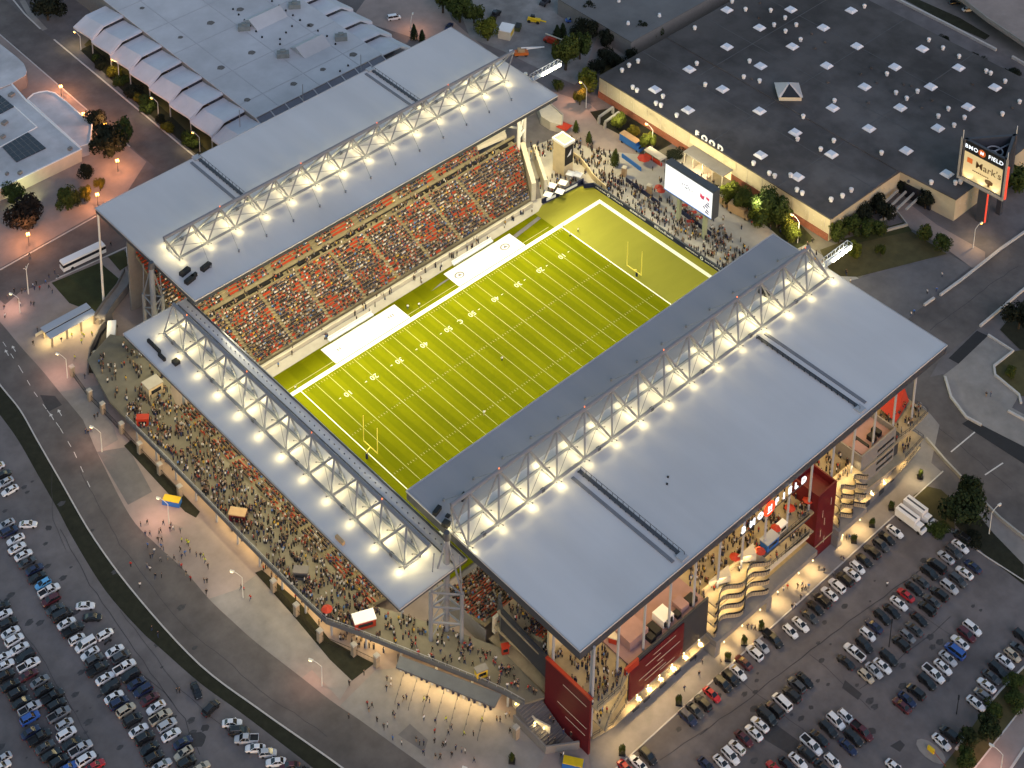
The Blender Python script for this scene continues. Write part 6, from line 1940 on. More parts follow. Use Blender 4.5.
for a in ((110, 140, 6.2, 11, 'dark', 'large dark tree at the corner of the white-roofed building'), (96, 121, 3.6, 7, 'dark', 'smaller dark tree between the rounded annex and the road'), (124, 133, 4.0, 9, 'green', 'green tree touching the large dark tree on its road side'),
          (27, 215, 6.2, 10, 'deepred', 'very dark broad tree at the edge of the coach road'), (67, 198, 3.6, 8, 'green', 'round green tree between the very dark broad tree and the globe lamps'), (84, 194, 2.2, 5, 'yellow', 'small yellow lit tree beside the conifer near the globe lamp'),
          (14, 195, 4, 6, 'green', 'green tree against the lit wall of the white-roofed building'), (86, 172, 2.6, 5, 'dark', 'dark tree in a square planter behind the white-roofed building'), (47, 7, 6.5, 10, 'dark', 'dark tree at the very top-left road bend'), (100, 185, 1.8, 4, 'yellow', 'low yellow tree lit orange by a globe lamp'),
          (460, 9, 5.2, 10, 'green', 'green tree at the near edge of the gravel yard by the brown road'), (443, 1, 4, 9, 'mid', 'loose green tree at the top beside the brown road'), (488, 30, 4.2, 8, 'bright', 'yellowish tree beside the white site cabin'), (474, 14, 3.5, 7, 'mid', 'mid green tree between the brown road and the black loader'),
          (566, 55, 5.0, 11, 'mid', 'tall green tree at the end of the gravel yard beside the floodlight gantry'), (580, 47, 4.4, 9, 'green', 'darker green tree behind the tall one at the gravel yard'), (586, 30, 4, 8, 'dark', 'dark tree on the gravel yard fence beside the path'), (592, 13, 3.6, 7, 'dark', 'dark tree farther up the gravel yard fence'), (578, 33, 2.5, 5, 'dark', 'small dark tree left of the fence tree'),
          (607, 40, 3, 6, 'dark', 'dark round tree on the garden path corner'), (590, 82, 4, 8, 'bright', 'yellow-green tree at the brown walkway end'), (580, 98, 2.4, 5, 'yellow', 'small yellow tree below the walkway lamp'), (558, 86, 2, 4, 'mid', 'little green tree under the floodlight gantry'), (655, 31, 2.8, 6, 'green', 'green tree in the gap beside the north wing'), (640, 33, 3.2, 7, 'dark', 'dark tree in the gap before the north wing'),
          (604, 56, 3.4, 5, 'dark', 'dark tree inside the round garden seat'), (615, 62, 3.2, 5, 'dark', 'dark tree against the corner of the dark-roofed hall'), (597, 66, 2.8, 5, 'dark', 'dark tree where the garden path meets the walkway'), (630, 56, 2.5, 5, 'dark', 'dark tree between the curved seat and the hall roof'),
          (619, 123, 2.8, 5, 'bright', 'yellow-green tree on the hall lawn next to the concrete frames'), (634, 131, 2.2, 3.5, 'yellow', 'low yellow tree on the hall lawn near the food truck'), (648, 142, 2.6, 5, 'bright', 'yellow-green tree beside the food stall lamp'),
          (766, 205, 6.5, 10, 'green', 'biggest green tree in front of the hall wall'), (731, 193, 3.6, 6, 'bright', 'bright green tree closest to the scoreboard'), (744, 202, 3.6, 7, 'mid', 'mid green tree between the scoreboard trees and the biggest one'), (757, 215, 3.6, 6, 'bright', 'bright tree behind the tan food trailer'), (778, 216, 4.0, 8, 'mid', 'mid green tree right of the biggest one'), (790, 232, 3.4, 6, 'bright', 'bright tree at the foot of the tall lamp by the hall corner'),
          (839, 234, 3.2, 6, 'mid', 'green tree just past the hall corner'), (850, 226, 3.2, 6, 'green', 'second green tree past the hall corner'), (862, 214, 3.4, 6, 'dark', 'dark tree against the recessed hall wall'), (867, 229, 2.8, 5, 'green', 'green tree at the middle of the park lawn edge'), (880, 228, 2.6, 5, 'green', 'green tree beside the low garden wall'), (877, 205, 3.4, 6, 'dark', 'dark tree left of the pergola beams'), (884, 212, 3.0, 6, 'dark', 'dark tree in front of the pergola beams'), (903, 186, 2.6, 5, 'dark', 'dark tree behind the pergola beams'), (926, 200, 3.2, 6, 'dark', 'dark tree right of the pergola against the wall'),
          (856, 251, 2.6, 5, 'bright', 'bright small tree near the floodlight gantry on the park lawn'), (881, 251, 1.5, 3.5, 'mid', 'thin young tree in the middle of the park lawn'), (926, 234, 2.6, 5, 'mid', 'round tree beside the park path'), (942, 243, 2.8, 5.5, 'green', 'round tree at the lower end of the park path'),
          (962, 507, 5.6, 9, 'conifer', 'big dark tree on the corner of the east car park'), (972, 496, 4.2, 8, 'conifer', 'dark tree joined to the big one at the east road'), (1020, 318, 4.2, 7, 'dark', 'dark tree on the island at the right frame edge'), (1018, 178, 5, 9, 'green', 'green tree behind the pylon sign'), (1012, 372, 1.8, 2.5, 'mid', 'small green tree on the planted traffic island'),
          (989, 731, 3.0, 5.5, 'conifer', 'dark tree in the middle of the car park verge'), (968, 737, 2.2, 4.5, 'conifer', 'slim dark tree near the pair of cars on the verge'), (966, 761, 2.4, 4.5, 'green', 'dark tree at the bottom end of the car park verge')):
    tree(*a)
for a in ((557, 33, 2.2, 6, 'conifer', 'taller conifer in the gravel yard'), (563, 30, 1.8, 5.5, 'conifer', 'shorter conifer in the gravel yard'), (615, 157, 2.0, 6, 'mid', 'upright conifer at the plaza fence by the blue banner'), (589, 137, 1.4, 4.5, 'mid', 'upright small conifer near the lift tower plaza'), (576, 126, 1.3, 4.5, 'mid', 'upright small conifer beside the red gazebo'), (77, 197, 1.8, 5, 'conifer', 'small dark conifer left of the yellow lit tree'), (414, 32, 1.8, 6, 'conifer', 'left of two dark conifers by the brown road lamp'), (422, 36, 1.6, 5, 'conifer', 'right of two dark conifers by the brown road lamp')):
    tree(*a, form='cone')
SH = [(96, 58), (101, 63), (113, 72), (118, 80), (123, 80), (133, 91), (138, 97), (145, 100), (149, 108), (160, 119), (168, 126), (186, 136), (194, 143)]
for i, (u, v) in enumerate(SH):
    tree(u, v, 2.0 + (i % 3) * .5, 2.4 + (i % 2), ('green', 'dark', 'yellow', 'green')[i % 4], 'low shrub in the verge beside the hall road, %s of 13 from the road bend' % ordinal(i), 'shrubs along the hall road', 'low')
for a in ((676, 154, 3.4, 1.6, 'dark', 'dark clipped hedge block left of the hall entrance canopy'), (712, 189, 3.6, 1.8, 'dark', 'dark clipped hedge block right of the hall entrance canopy'), (1014, 679, 2.4, 2.2, 'green', 'upper of three bushes on the car park verge'), (1014, 700, 2.8, 2.4, 'green', 'middle of three bushes on the car park verge'), (995, 708, 2.2, 2, 'green', 'lower of three bushes on the car park verge'), (945, 38, 1.9, 1.5, 'dark', 'single dark bush on the edge of the dark hall roof'), (974, 57, 2.6, 1.5, 'dark', 'first of two dark bush strips beyond the hall roof'), (984, 62, 2.6, 1.5, 'dark', 'second of two dark bush strips beyond the hall roof'), (1013, 74, 3.6, 1.8, 'dark', 'dark bush strip at the right frame edge beyond the roof'), (98, 20, 1.2, 1, 'dark', 'small bush at the foot of the hall canopy'), (940, 530, 3, 2.0, 'green', 'low bushes beside the big dark tree'), (975, 540, 3, 1.6, 'dark', 'low dark bushes between car park kerb and footpath')):
    tree(*a, form='low')
PL = [(512, 762), (622, 754), (678.7, 704), (727.6, 660), (744, 644), (761.5, 629.5), (853.7, 542), (871.7, 526), (891, 509), (920, 478)]
for i, (u, v) in enumerate(PL):
    q = G(u, v, 0)
    tree(u, v, .7, 2.4, 'mid', 'potted sapling in a black planter, %s of ten along the stadium pavement from south' % ordinal(i), 'saplings along the stadium pavement', 'sap', z=.6, base=True)
    t = thing('planter', 'black square planter holding the %s pavement sapling from the south' % ordinal(i), 'planter', (q.x, q.y, .12), 'black planters along the pavement')
    m = MB(); m.obox(q.x, q.y, .12, .6, 1.4, 1.4, .7); m.build('tub', BLACK, t)
    m = MB(); m.obox(q.x, q.y, .6, .64, 1.2, 1.2, .7); m.build('soil', SOIL, t)

# ================================================================== STREET LAMPS
def street_lamp(u, v, h, arm, label, glow, pw, col, group='curved-arm street lamps', double=False):
    q = G(u, v, 0)
    t = thing('street_lamp', label, 'street lamp', (q.x, q.y, 0), group)
    a = Vector(arm).normalized()
    m = MB(); m.cone(q.x, q.y, 0.05, h * .86, .16, .10, 8); m.build('pole', STEELW, t)
    m = MB()
    pts = [(q.x, q.y, h * .86)]
    for k in range(1, 5):
        s = k / 4
        pts.append((q.x + a.x * 2.2 * s, q.y + a.y * 2.2 * s, h * .86 + h * .14 * math.sin(s * 1.57)))
    m.path(pts, .08, 6); m.build('arm', STEELW, t)
    e = pts[-1]
    m = MB(); m.obox(e[0] + a.x * .4, e[1] + a.y * .4, h - .05, h + .18, 1.1, .4, math.atan2(a.y, a.x)); hd = m.build('lamp_head', STEELW, t)
    m = MB(); m.obox(e[0] + a.x * .5, e[1] + a.y * .5, h - .3, h - .05, .7, .45, math.atan2(a.y, a.x)); m.build('lens', glow, hd)
    if pw:
        lamp('SPOT', (e[0] + a.x * .5, e[1] + a.y * .5, h - .42), pw, col, .25, (e[0] + a.x * 1.0, e[1] + a.y * 1.0, 0), 140, .9)


def img_dir(u, v, du, dv):
    d = G(u + du, v + dv, 0) - G(u, v, 0)
    return (d.x, d.y)


PINK = (1, 0.52, 0.36)
for i, (u, v, h, lb) in enumerate(((20, 313, 6, 'beside the coach road corner'), (67.5, 378, 7.5, 'beside the white-roofed gate shelter'), (102, 452, 7.5, 'by the second group of stone piers'), (169, 524, 7.5, 'next to the blue and yellow container'), (243, 598, 7.5, 'on the south pavement near the planting bed'), (322, 686, 7.0, 'at the corner of the turnstile plaza'), (476, 795, 7, 'at the bottom edge of the turnstile plaza'))):
    street_lamp(u, v, h, img_dir(u, v, -12, -4), 'white curved-arm street lamp ' + lb, LAMPW, (.8, .9, .6, 1.0, .3, .5, .7)[i] * 1000 * STREET, PINK if i != 4 else (1, .85, .7))
for i, (u, v) in enumerate(((81, 50), (119, 78), (158.5, 117), (200, 152))):
    street_lamp(u, v, 6.5, img_dir(u, v, -12, -6), 'pale curved-arm lamp below the saw-tooth canopy, %s of four from the road bend' % ordinal(i), LAMPO, 500 * STREET, (1, .75, .3), 'canopy lamps')
street_lamp(739, 124 + 11, 7, (-1, .3), 'curved lamp at the corner of the hall entrance forecourt', LAMPO, 500 * STREET, (1, .6, .25))
for a in ((576 + 10, 108, 9, (-9, -5), 'tall cream lamp at the brown walkway crossing', LAMPO, 1700, (1, .5, .28)), (652, 148, 8, (-9, -5), 'tall cream lamp behind the food stall', LAMPO, 900, (1, .6, .25)), (797.5, 243, 9, (-9, -5), 'tall cream lamp at the near corner of the dark-roofed hall', LAMPO, 800, (1, .6, .25)),
          (973, 248, 8, (8, -5), 'pale curved lamp beside the pylon sign', LAMPO, 900, (1, .68, .3)), (989, 534, 8, (9, -6), 'white lamp by the east road footpath', STEELW, 0, PINK), (411, 37, 8, (5, -12), 'white curved lamp beside the two conifers on the brown road', STEELW, 900, (1, .5, .25)), (1000, 775, 7, (-9, -5), 'white lamp head at the bottom right pavement', STEELW, 700, PINK)):
    u, v = a[0], a[1]
    street_lamp(u, v, a[2], img_dir(u, v, *a[3]), a[4], a[5], a[6] * STREET, a[7], None)
q = G(28.5, 294, 0)
t = thing('street_lamp', 'tall white double-arm lamp at the coach road crossing', 'street lamp', (q.x, q.y, 0))
m = MB(); m.cone(q.x, q.y, 0, 10, .2, .12, 8); m.build('pole', STEELW, t)
for s in (-1, 1):
    m = MB(); m.path([(q.x, q.y, 8.5), (q.x + s * .7, q.y + s * .3, 9.8), (q.x + s * 1.2, q.y + s * .5, 10)], .08, 6); m.build('arm', STEELW, t)
for i, (u, v, h, lb) in enumerate(((61.5, 96, 4, 'on the hall road kerb'), (84, 121, 3, 'between the annex and the dark tree'), (106, 136, 4.5, 'inside the large dark tree'), (118, 172, 4.5, 'on the brick forecourt'), (98, 206, 4.5, 'at the west roof corner'), (29, 246, 4.5, 'under the very dark broad tree'))):
    q = G(u, v, 0)
    t = thing('globe_lamp', 'cluster globe lamp with orange glow ' + lb, 'street lamp', (q.x, q.y, 0), 'orange globe lamps')
    m = MB(); m.cone(q.x, q.y, 0, h - .4, .12, .08, 8); m.build('pole', STEELD, t)
    for k in range(4):
        a = k * 1.57 + .4
        m = MB(); m.cone(q.x + .42 * math.cos(a), q.y + .42 * math.sin(a), h - .4, h - .1, .16, .24, 8); m.cone(q.x + .42 * math.cos(a), q.y + .42 * math.sin(a), h - .1, h + .15, .24, .1, 8); m.build('globe', LAMPO, t)
    lamp('POINT', (q.x, q.y, h + 1.6), 1500 * STREET, (1, .40, .16), .4)
for i, (u, v) in enumerate(((892, 640), (962 - 70, 645), (956.5, 714))):
    if i == 1:
        continue
    q = G(u if i else 889, v if i else 647, 0)
    t = thing('car_park_pole', ['slim dark pole between the second and third car park rows', '', 'short dark pole on the open asphalt near the verge'][i], 'pole', (q.x, q.y, 0))
    m = MB(); m.cone(q.x, q.y, 0, 8 if i == 0 else 5, .12, .08, 6); m.build('pole', BLACK, t)
    m = MB(); m.obox(q.x, q.y, (8 if i == 0 else 5), (8 if i == 0 else 5) + .25, 1.0, .4, .5); m.build('lamp_head', BLACK, t)

# ================================================================== PEOPLE
RP = random.Random(99)
TOPS = [('black', (0.014, 0.014, 0.016), 9), ('charcoal', (0.05, 0.05, 0.055), 4), ('white', (0.70, 0.70, 0.70), 4), ('red', (0.40, 0.02, 0.02), 2), ('navy', (0.02, 0.03, 0.09), 3), ('grey', (0.20, 0.20, 0.21), 2), ('blue', (0.05, 0.16, 0.45), 1), ('tan', (0.36, 0.25, 0.14), 1)]
LEGS = [('dark trousers', (0.016, 0.016, 0.02), 5), ('blue jeans', (0.04, 0.06, 0.13), 3), ('beige trousers', (0.30, 0.23, 0.15), 1)]
SKIN = mat('skin', (0.45, 0.27, 0.19), .6, 0)
HAIR = mat('hair_dark', (0.02, 0.014, 0.01), .7, 0)
HIVIS = ('yellow hi-vis', (0.55, 0.62, 0.04), 0)
CLOTH = {}
for nm, c_, _ in TOPS + LEGS + [HIVIS]:
    CLOTH[nm] = mat('cloth_' + nm.replace(' ', '_').replace('-', '_'), c_, .85, 0)


def pick(L_):
    r = RP.random() * sum(x[2] for x in L_)
    for x in L_:
        r -= x[2]
        if r <= 0:
            return x
    return L_[0]


def person_mesh(pose):
    """one continuous skinned body; pose gives stride, arm swing and crouch"""
    st, sw, el = pose
    J = {'pel': (0, 0, .95, .135), 'sp': (0, 0, 1.18, .145), 'ch': (0, 0, 1.38, .165), 'nk': (0, 0, 1.50, .065), 'hd': (.02, 0, 1.62, .105), 'top': (.01, 0, 1.73, .085)}
    E_ = [('pel', 'sp'), ('sp', 'ch'), ('ch', 'nk'), ('nk', 'hd'), ('hd', 'top')]
    for s, sd in (('l', 1), ('r', -1)):
        J['hip' + s] = (0, .10 * sd, .88, .10)
        J['kn' + s] = (st * sd * .5 + .04, .10 * sd, .50, .068)
        J['an' + s] = (st * sd * .9 - .02, .10 * sd, .08, .05)
        J['to' + s] = (st * sd * .9 + .17, .11 * sd, .04, .042)
        J['sh' + s] = (0, .20 * sd, 1.41, .075)
        J['el' + s] = (-sw * sd * .14, .26 * sd, 1.14, .052)
        J['ha' + s] = (-sw * sd * .2 + el, .25 * sd, .92 + el * .7, .042)
        E_ += [('pel', 'hip' + s), ('hip' + s, 'kn' + s), ('kn' + s, 'an' + s), ('an' + s, 'to' + s), ('ch', 'sh' + s), ('sh' + s, 'el' + s), ('el' + s, 'ha' + s)]
    names = list(J)
    me = bpy.data.meshes.new('person')
    me.from_pydata([J[n][:3] for n in names], [(names.index(a), names.index(b_)) for a, b_ in E_], [])
    o = bpy.data.objects.new('person', me); COL.objects.link(o)
    md = o.modifiers.new('s', 'SKIN'); md.use_smooth_shade = True
    for i, n in enumerate(names):
        d = me.skin_vertices[0].data[i]
        d.radius = (J[n][3], J[n][3])
        d.use_root = (n == 'pel')
    o.modifiers.new('d', 'SUBSURF').levels = 1
    dg = bpy.context.evaluated_depsgraph_get()
    r = bpy.data.meshes.new_from_object(o.evaluated_get(dg))
    bpy.data.objects.remove(o)
    r.materials.clear()
    for mm in (SKIN, CLOTH['black'], CLOTH['dark trousers'], HAIR):
        r.materials.append(mm)
    for p in r.polygons:
        c_ = p.center
        if c_.z > 1.655 or (c_.z > 1.56 and c_.x < -.03):
            p.material_index = 3
        elif c_.z > 1.47:
            p.material_index = 0
        elif c_.z > .97 and not (abs(c_.y) > .2 and c_.z < 1.0):
            p.material_index = 1
        elif abs(c_.y) > .215 and c_.z > .8:
            p.material_index = 0
        elif c_.z > .07:
            p.material_index = 2
        else:
            p.material_index = 3
    return r


POSES = [('standing', person_mesh((.0, .0, .05))), ('walking', person_mesh((.30, .9, .08))), ('walking', person_mesh((-.26, -.8, .1))), ('standing', person_mesh((.04, .1, .26)))]
PEOPLE = []


def person(q, z, zone, hivis=False, top=None):
    t_ = HIVIS if hivis else (top or pick(TOPS))
    l_ = pick(LEGS)
    pn, me = RP.choice(POSES)
    o = bpy.data.objects.new('person', me)
    COL.objects.link(o)
    o.location = (q[0], q[1], z)
    o.rotation_euler = (0, 0, RP.uniform(0, 6.28))
    s = RP.uniform(.95, 1.06)
    o.scale = (s * 1.06, s * 1.06, s)
    for i, nm in ((1, t_[0]), (2, l_[0])):
        o.material_slots[i].link = 'OBJECT'
        o.material_slots[i].material = CLOTH[nm]
    PEOPLE.append((o, 'person %s in %s top and %s %s' % (pn, t_[0], l_[0].replace('blue ', ''), zone), (q[0], q[1], z)))
    return o


def zoomed(ox, oy, k, L_):
    return [(ox + a / k, oy + b_ / k) for a, b_ in L_]


ZP = [
    ('on the south pavement', .06, zoomed(120, 500, 6.27, [(172, 135), (130, 150), (188, 210), (160, 210), (245, 195), (255, 190), (240, 245), (262, 245), (258, 285), (272, 300), (320, 155), (315, 180), (333, 175), (378, 185), (378, 305), (408, 330), (388, 350), (440, 315), (480, 340), (506, 345), (552, 410), (370, 400), (386, 410), (415, 455), (443, 490), (528, 505), (546, 505), (542, 575), (272, 140), (760, 545), (775, 555), (818, 610)])),
    ('on the curved road', .03, zoomed(120, 500, 6.27, [(175, 280), (215, 315), (190, 350), (205, 345), (254, 370), (300, 360), (340, 360), (68, 400), (170, 410), (188, 430), (222, 475), (262, 470), (125, 530)])),
    ('on the turnstile plaza', .07, zoomed(300, 650, 6.5, [(437, 345), (468, 355), (448, 385), (500, 450), (545, 495), (568, 485), (565, 185), (592, 190), (562, 245), (590, 225), (640, 360), (672, 315), (692, 305), (605, 410), (615, 425), (805, 440), (880, 460), (825, 310), (842, 325), (602, 570), (660, 600), (755, 580), (778, 600), (805, 600), (803, 665), (875, 590), (876, 525), (948, 600), (930, 615), (880, 690), (910, 695), (320, 215), (416, 145), (318, 430)])
     + zoomed(440, 640, 6, [(17, 625), (35, 610), (50, 555), (70, 520), (200, 560), (70, 685), (2, 695), (95, 645), (130, 660), (150, 665), (205, 720), (340, 470), (360, 475), (395, 450), (415, 445), (420, 545)])),
    ('on the grey corner stair', 2.0, zoomed(440, 640, 6, [(650, 590), (690, 600), (740, 550), (785, 565), (660, 470), (680, 490), (725, 690), (740, 685)])),
    ('beside the coach road', .05, zoomed(0, 190, 5.906, [(45, 630), (85, 590), (25, 690), (30, 740), (130, 595), (150, 590), (110, 650), (120, 670), (195, 560), (215, 545), (235, 575), (270, 540), (290, 505), (325, 480), (345, 505), (310, 595), (290, 565), (175, 375), (205, 575), (655, 315)])),
    ('near the gate shelter', .05, zoomed(0, 280, 4.8, [(150, 110), (163, 112), (180, 235), (295, 285), (160, 300), (408, 460), (455, 655), (470, 645), (412, 725), (437, 718), (425, 728)])),
    ('on the east pavement', .12, zoomed(660, 620, 6.4, [(250, 345), (270, 265), (390, 270), (560, 40), (585, 45), (608, 50), (228, 235), (155, 435)]) + zoomed(760, 520, 6.4, [(113, 465), (150, 440), (175, 425), (240, 420), (270, 410), (268, 440), (290, 430), (310, 420), (205, 550), (225, 545), (375, 305), (410, 320), (470, 340), (518, 240), (532, 248), (552, 105), (570, 108), (260, 490)])),
    ('walking in the east car park', 0, [(887, 584)]),
    ('in the west car park', 0, [(177, 690), (179.5, 690), (158, 634), (152, 628)]),
    ('on the park plaza beside the east road', .05, [(942, 274), (927, 291), (936.4, 289), (911, 313.5), (914, 311)]),
    ('on the traffic island', .1, [(986, 394), (990.6, 393.8)]),
    ('in front of the hall corner', .05, [(801, 249), (807, 243), (812, 240), (795, 250)]),
]
for zone, z, L_ in ZP:
    for u, v in L_:
        q = G(u, v + 2.6, z)
        person((q.x, q.y), z, zone)
for u, v, zone in ((187, 541, 'on the south pavement'), (188.5, 543, 'on the south pavement'), (203.5, 555, 'on the south pavement'), (205, 560, 'on the south pavement'), (181.9, 539.5, 'on the south pavement'), (446, 719, 'on the turnstile plaza'), (482, 719, 'on the turnstile plaza'), (464, 733, 'on the turnstile plaza'), (424, 699, 'on the turnstile plaza'), (72, 335, 'under gate shelter'), (82, 333, 'under gate shelter'), (84, 335, 'under gate shelter'), (92, 333, 'under gate shelter'), (81.6, 341, 'under gate shelter'), (75, 357, 'under gate shelter')):
    q = G(u, v + 2.6, .07)
    person((q.x, q.y), .07, zone, True)
for u, v in ((502, 359), (484, 413), (407.7, 307), (419, 305), (578, 230), (570, 235), (295.5, 388), (563, 226)):
    q = G(u, v + 2, .18)
    person((q.x, q.y), .18, 'on the pitch', top=TOPS[2])

# crowd positions on the decks
def inpoly(x, y, P):
    r = False
    j = len(P) - 1
    for i in range(len(P)):
        if (P[i][1] > y) != (P[j][1] > y) and x < (P[j][0] - P[i][0]) * (y - P[i][1]) / (P[j][1] - P[i][1]) + P[i][0]:
            r = not r
        j = i
    return r


def scatter(P, z, n, zone, clump=0.5, avoid=None):
    xs, ys = [p[0] for p in P], [p[1] for p in P]
    k = 0
    while k < n:
        x, y = RP.uniform(min(xs), max(xs)), RP.uniform(min(ys), max(ys))
        if not inpoly(x, y, P) or (avoid and avoid(x, y)):
            continue
        nz = occ_noise(x * 1.7, y * 1.1 + 5)
        if nz < 0 and RP.random() < clump:
            continue
        g = RP.choice((1, 1, 1, 2, 2, 3))
        for _ in range(g):
            standing.append((x + RP.uniform(-.6, .6), y + RP.uniform(-.6, .6), z, zone))
            k += 1


SED = [(-88, -40), (-84, -50), (-76, -69), (-73, -76), (-68.5, -81), (-67.8, -67), (-71, -58), (-79, -43), (-82, -38)]
scatter([p for p in SED], 4.5, 200, 'on the southeast concourse', .5)
scatter([(-92.5, 52), (-92.2, 0), (-91.8, -34), (-88, -41), (-82, -38), (-82, 42), (-80, 52)], 4.5, 1350, 'on the south concourse', .6)
scatter([(-92, 52), (-80, 52), (-74, 58), (-74, 68), (-82, 74), (-89, 72)], 4.5, 120, 'on the north-west concourse')
scatter([(72, -42), (84, -43), (86, -10), (84, 20), (80, 40), (72, 40)], .05, 820, 'on the north plaza', .3)
scatter([(84, -43), (100, -44), (103, 0), (100, 30), (86, 30)], .05, 150, 'on the north plaza', .6)
scatter([(74, 40), (88, 40), (84, 58), (74, 62)], .05, 170, 'on the north plaza', .2)
scatter([(56, 43), (69, 41.5), (67, 47), (60, 50)], .3, 60, 'on the patio', .2)
scatter([(62, 52), (70, 53), (66, 63), (60, 62)], 5, 60, 'on the north-west stand end', .2)
scatter([(-60, -96), (-9, -94), (NEX - 8, -95), (NEX - .5, -94.8), (NEX - .5, -86), (-40, -86), (-60, -80), (-66.5, -81), (-66.8, -96)], 14.7, 640, 'on the east top balcony', .3, lambda x, y: (-55.5 < x < -28.5 or 10 < x < 17.6 or 28.6 < x < 43.3) and y < -86)
scatter([(-66.3, -80), (-61, -80), (-60, -66), (-65.5, -66)], 14.7, 60, 'on the east top balcony', .2)
scatter([(-66, -98.4), (-62.5, -96.5), (-57, -93), (-58, -84), (-66, -84)], 9.0, 35, 'on the south-east middle balcony', .2)
scatter([(-66, -95.2), (-57, -95), (-57, -86), (-66, -86)], 4.0, 20, 'on the south-east lower balcony', .2)
scatter([(-9, -95), (8.6, -95), (8.6, -89), (-9, -89)], 9.0, 50, 'on the east middle balcony', .2)
scatter([(44.5, -96.6), (NEX - 3.4, -96), (NEX - 3.4, -86), (46, -86)], 9.0, 30, 'on the north-east middle balcony', .2)
scatter([(46, -96), (NEX - 2, -94.8), (NEX - 2, -86), (46, -86)], 4.0, 18, 'on the north-east lower balcony', .2)
scatter([(-92, 48), (-92, -34), (-88.5, -34), (-88.5, 48)], .05, 130, 'under the south concourse', .3)
scatter([(-91.5, -36), (-86, -47), (-82, -47), (-87, -36)], .05, 30, 'under the south concourse', .3)
scatter([(-69, 61.3), (58, 61.3), (58, 63), (-69, 63)], 7.1, 200, 'on the west walkway', .3)
scatter([(-68, 39.5), (50, 40.3), (50, 43), (-68, 43)], .2, 80, 'on the touchline', .6)
scatter([(-55.2, 27), (-54.6, 27), (-54.6, 8), (-55.2, 8)], .2, 18, 'behind the south goal', 0)
# the nearest standing people are single figures, up to about 300 in all; the rest are one crowd
standing.sort(key=lambda p: (Vector(p[:3]) - CAM).length)
vis = [p for p in standing if p[3] in ('on the southeast concourse', 'on the south concourse')]
front = set()
for p in vis:
    if len(PEOPLE) >= 298:
        break
    front.add(id(p))
    person(p, p[2], p[3])
MIXC = [((0.014, 0.014, 0.016), 11), ((0.05, 0.05, 0.055), 4), ((0.62, 0.61, 0.58), 5), ((0.34, 0.04, 0.02), 2), ((0.02, 0.03, 0.10), 3), ((0.2, 0.2, 0.2), 2), ((0.36, 0.25, 0.13), 3), ((0.06, 0.2, 0.5), .7), ((0.65, 0.42, 0.03), .9), ((0.09, 0.06, 0.04), 3)]
SKINC = [(0.45, 0.27, 0.19), (0.40, 0.23, 0.15), (0.22, 0.12, 0.08), (0.5, 0.32, 0.22)]
HAIRC = [(0.02, 0.015, 0.01), (0.06, 0.035, 0.02), (0.18, 0.11, 0.05), (0.012, 0.01, 0.01)]
b = MB()


def fig(x, y, z, a, sit):
    r = RP.random() * sum(c_[1] for c_ in MIXC)
    for c_, w_ in MIXC:
        r -= w_
        if r <= 0:
            break
    ca, sa = math.cos(a), math.sin(a)
    sk = RP.choice(SKINC)
    def fr(cx, w, d, z0, z1, tp, col, off=0.0):
        b.col = col
        def Q(X, Y, Z):
            return (x + X * ca - Y * sa, y + X * sa + Y * ca, z + Z)
        lo = [Q(off - d, -w, z0), Q(off + d, -w, z0), Q(off + d, w, z0), Q(off - d, w, z0)]
        hi = [Q(cx + off - d * tp, -w * tp, z1), Q(cx + off + d * tp, -w * tp, z1), Q(cx + off + d * tp, w * tp, z1), Q(cx + off - d * tp, w * tp, z1)]
        b.mesh(lo + hi, [(4, 5, 6, 7), (0, 1, 5, 4), (1, 2, 6, 5), (2, 3, 7, 6), (3, 0, 4, 7)])
    dk = RP.choice(((0.016, 0.016, 0.02), (0.03, 0.045, 0.10), (0.016, 0.016, 0.02), (0.2, 0.16, 0.1)))
    h = RP.uniform(-.05, .06)
    if sit:
        fr(0, .18, .24, 0.0, .16, 1, dk, .24)
        fr(RP.uniform(-.03, .1), .23, .14, 0.02, .60 + h, .78, c_)
        fr(0, .085, .09, .60 + h, .86 + h, .8, sk, .05)
        fr(0, .09, .07, .74 + h, .90 + h, .8, RP.choice(HAIRC), 0.02)
    else:
        fr(0, .15, .10, 0, .88, 1.1, dk)
        fr(0, .20, .12, .86, 1.44 + h, .9, c_)
        fr(0, .085, .09, 1.44 + h, 1.70 + h, .85, sk, .02)
        fr(0, .09, .08, 1.60 + h, 1.76 + h, .85, RP.choice(HAIRC), -.01)


for x, y, z, al, fc in seated:
    if y < -40 and x > -40:
        continue
    a = (math.pi / 2 * fc if al == 'x' else (0 if fc > 0 else math.pi)) + RP.uniform(-.2, .2)
    fig(x, y, z, a, True)
for p in standing:
    if id(p) not in front:
        fig(p[0], p[1], p[2], RP.uniform(0, 6.28), False)
cr = b.build('crowd', CROWD)
tag(cr, 'dense crowd of seated and standing spectators filling the stands and plazas', 'crowd', kind='stuff')
# labels that single out each person
by = {}
for o, base, pos in PEOPLE:
    by.setdefault(base, []).append((screen_x(pos), o))
for base, L_ in by.items():
    L_.sort(key=lambda a: a[0])
    for i, (_, o) in enumerate(L_):
        n = len(L_)
        lb = base if n == 1 else base.replace(' on the ', ' on ').replace(' near the ', ' near ') + ', %s of %s from left' % (ordinal(i), NUMW[n] if n <= 10 else str(n))
        w = lb.split()
        if len(w) > 16:
            lb = lb.replace(' top and ', ' and ')
        tag(o, lb, 'person', 'people standing and walking around the stadium')

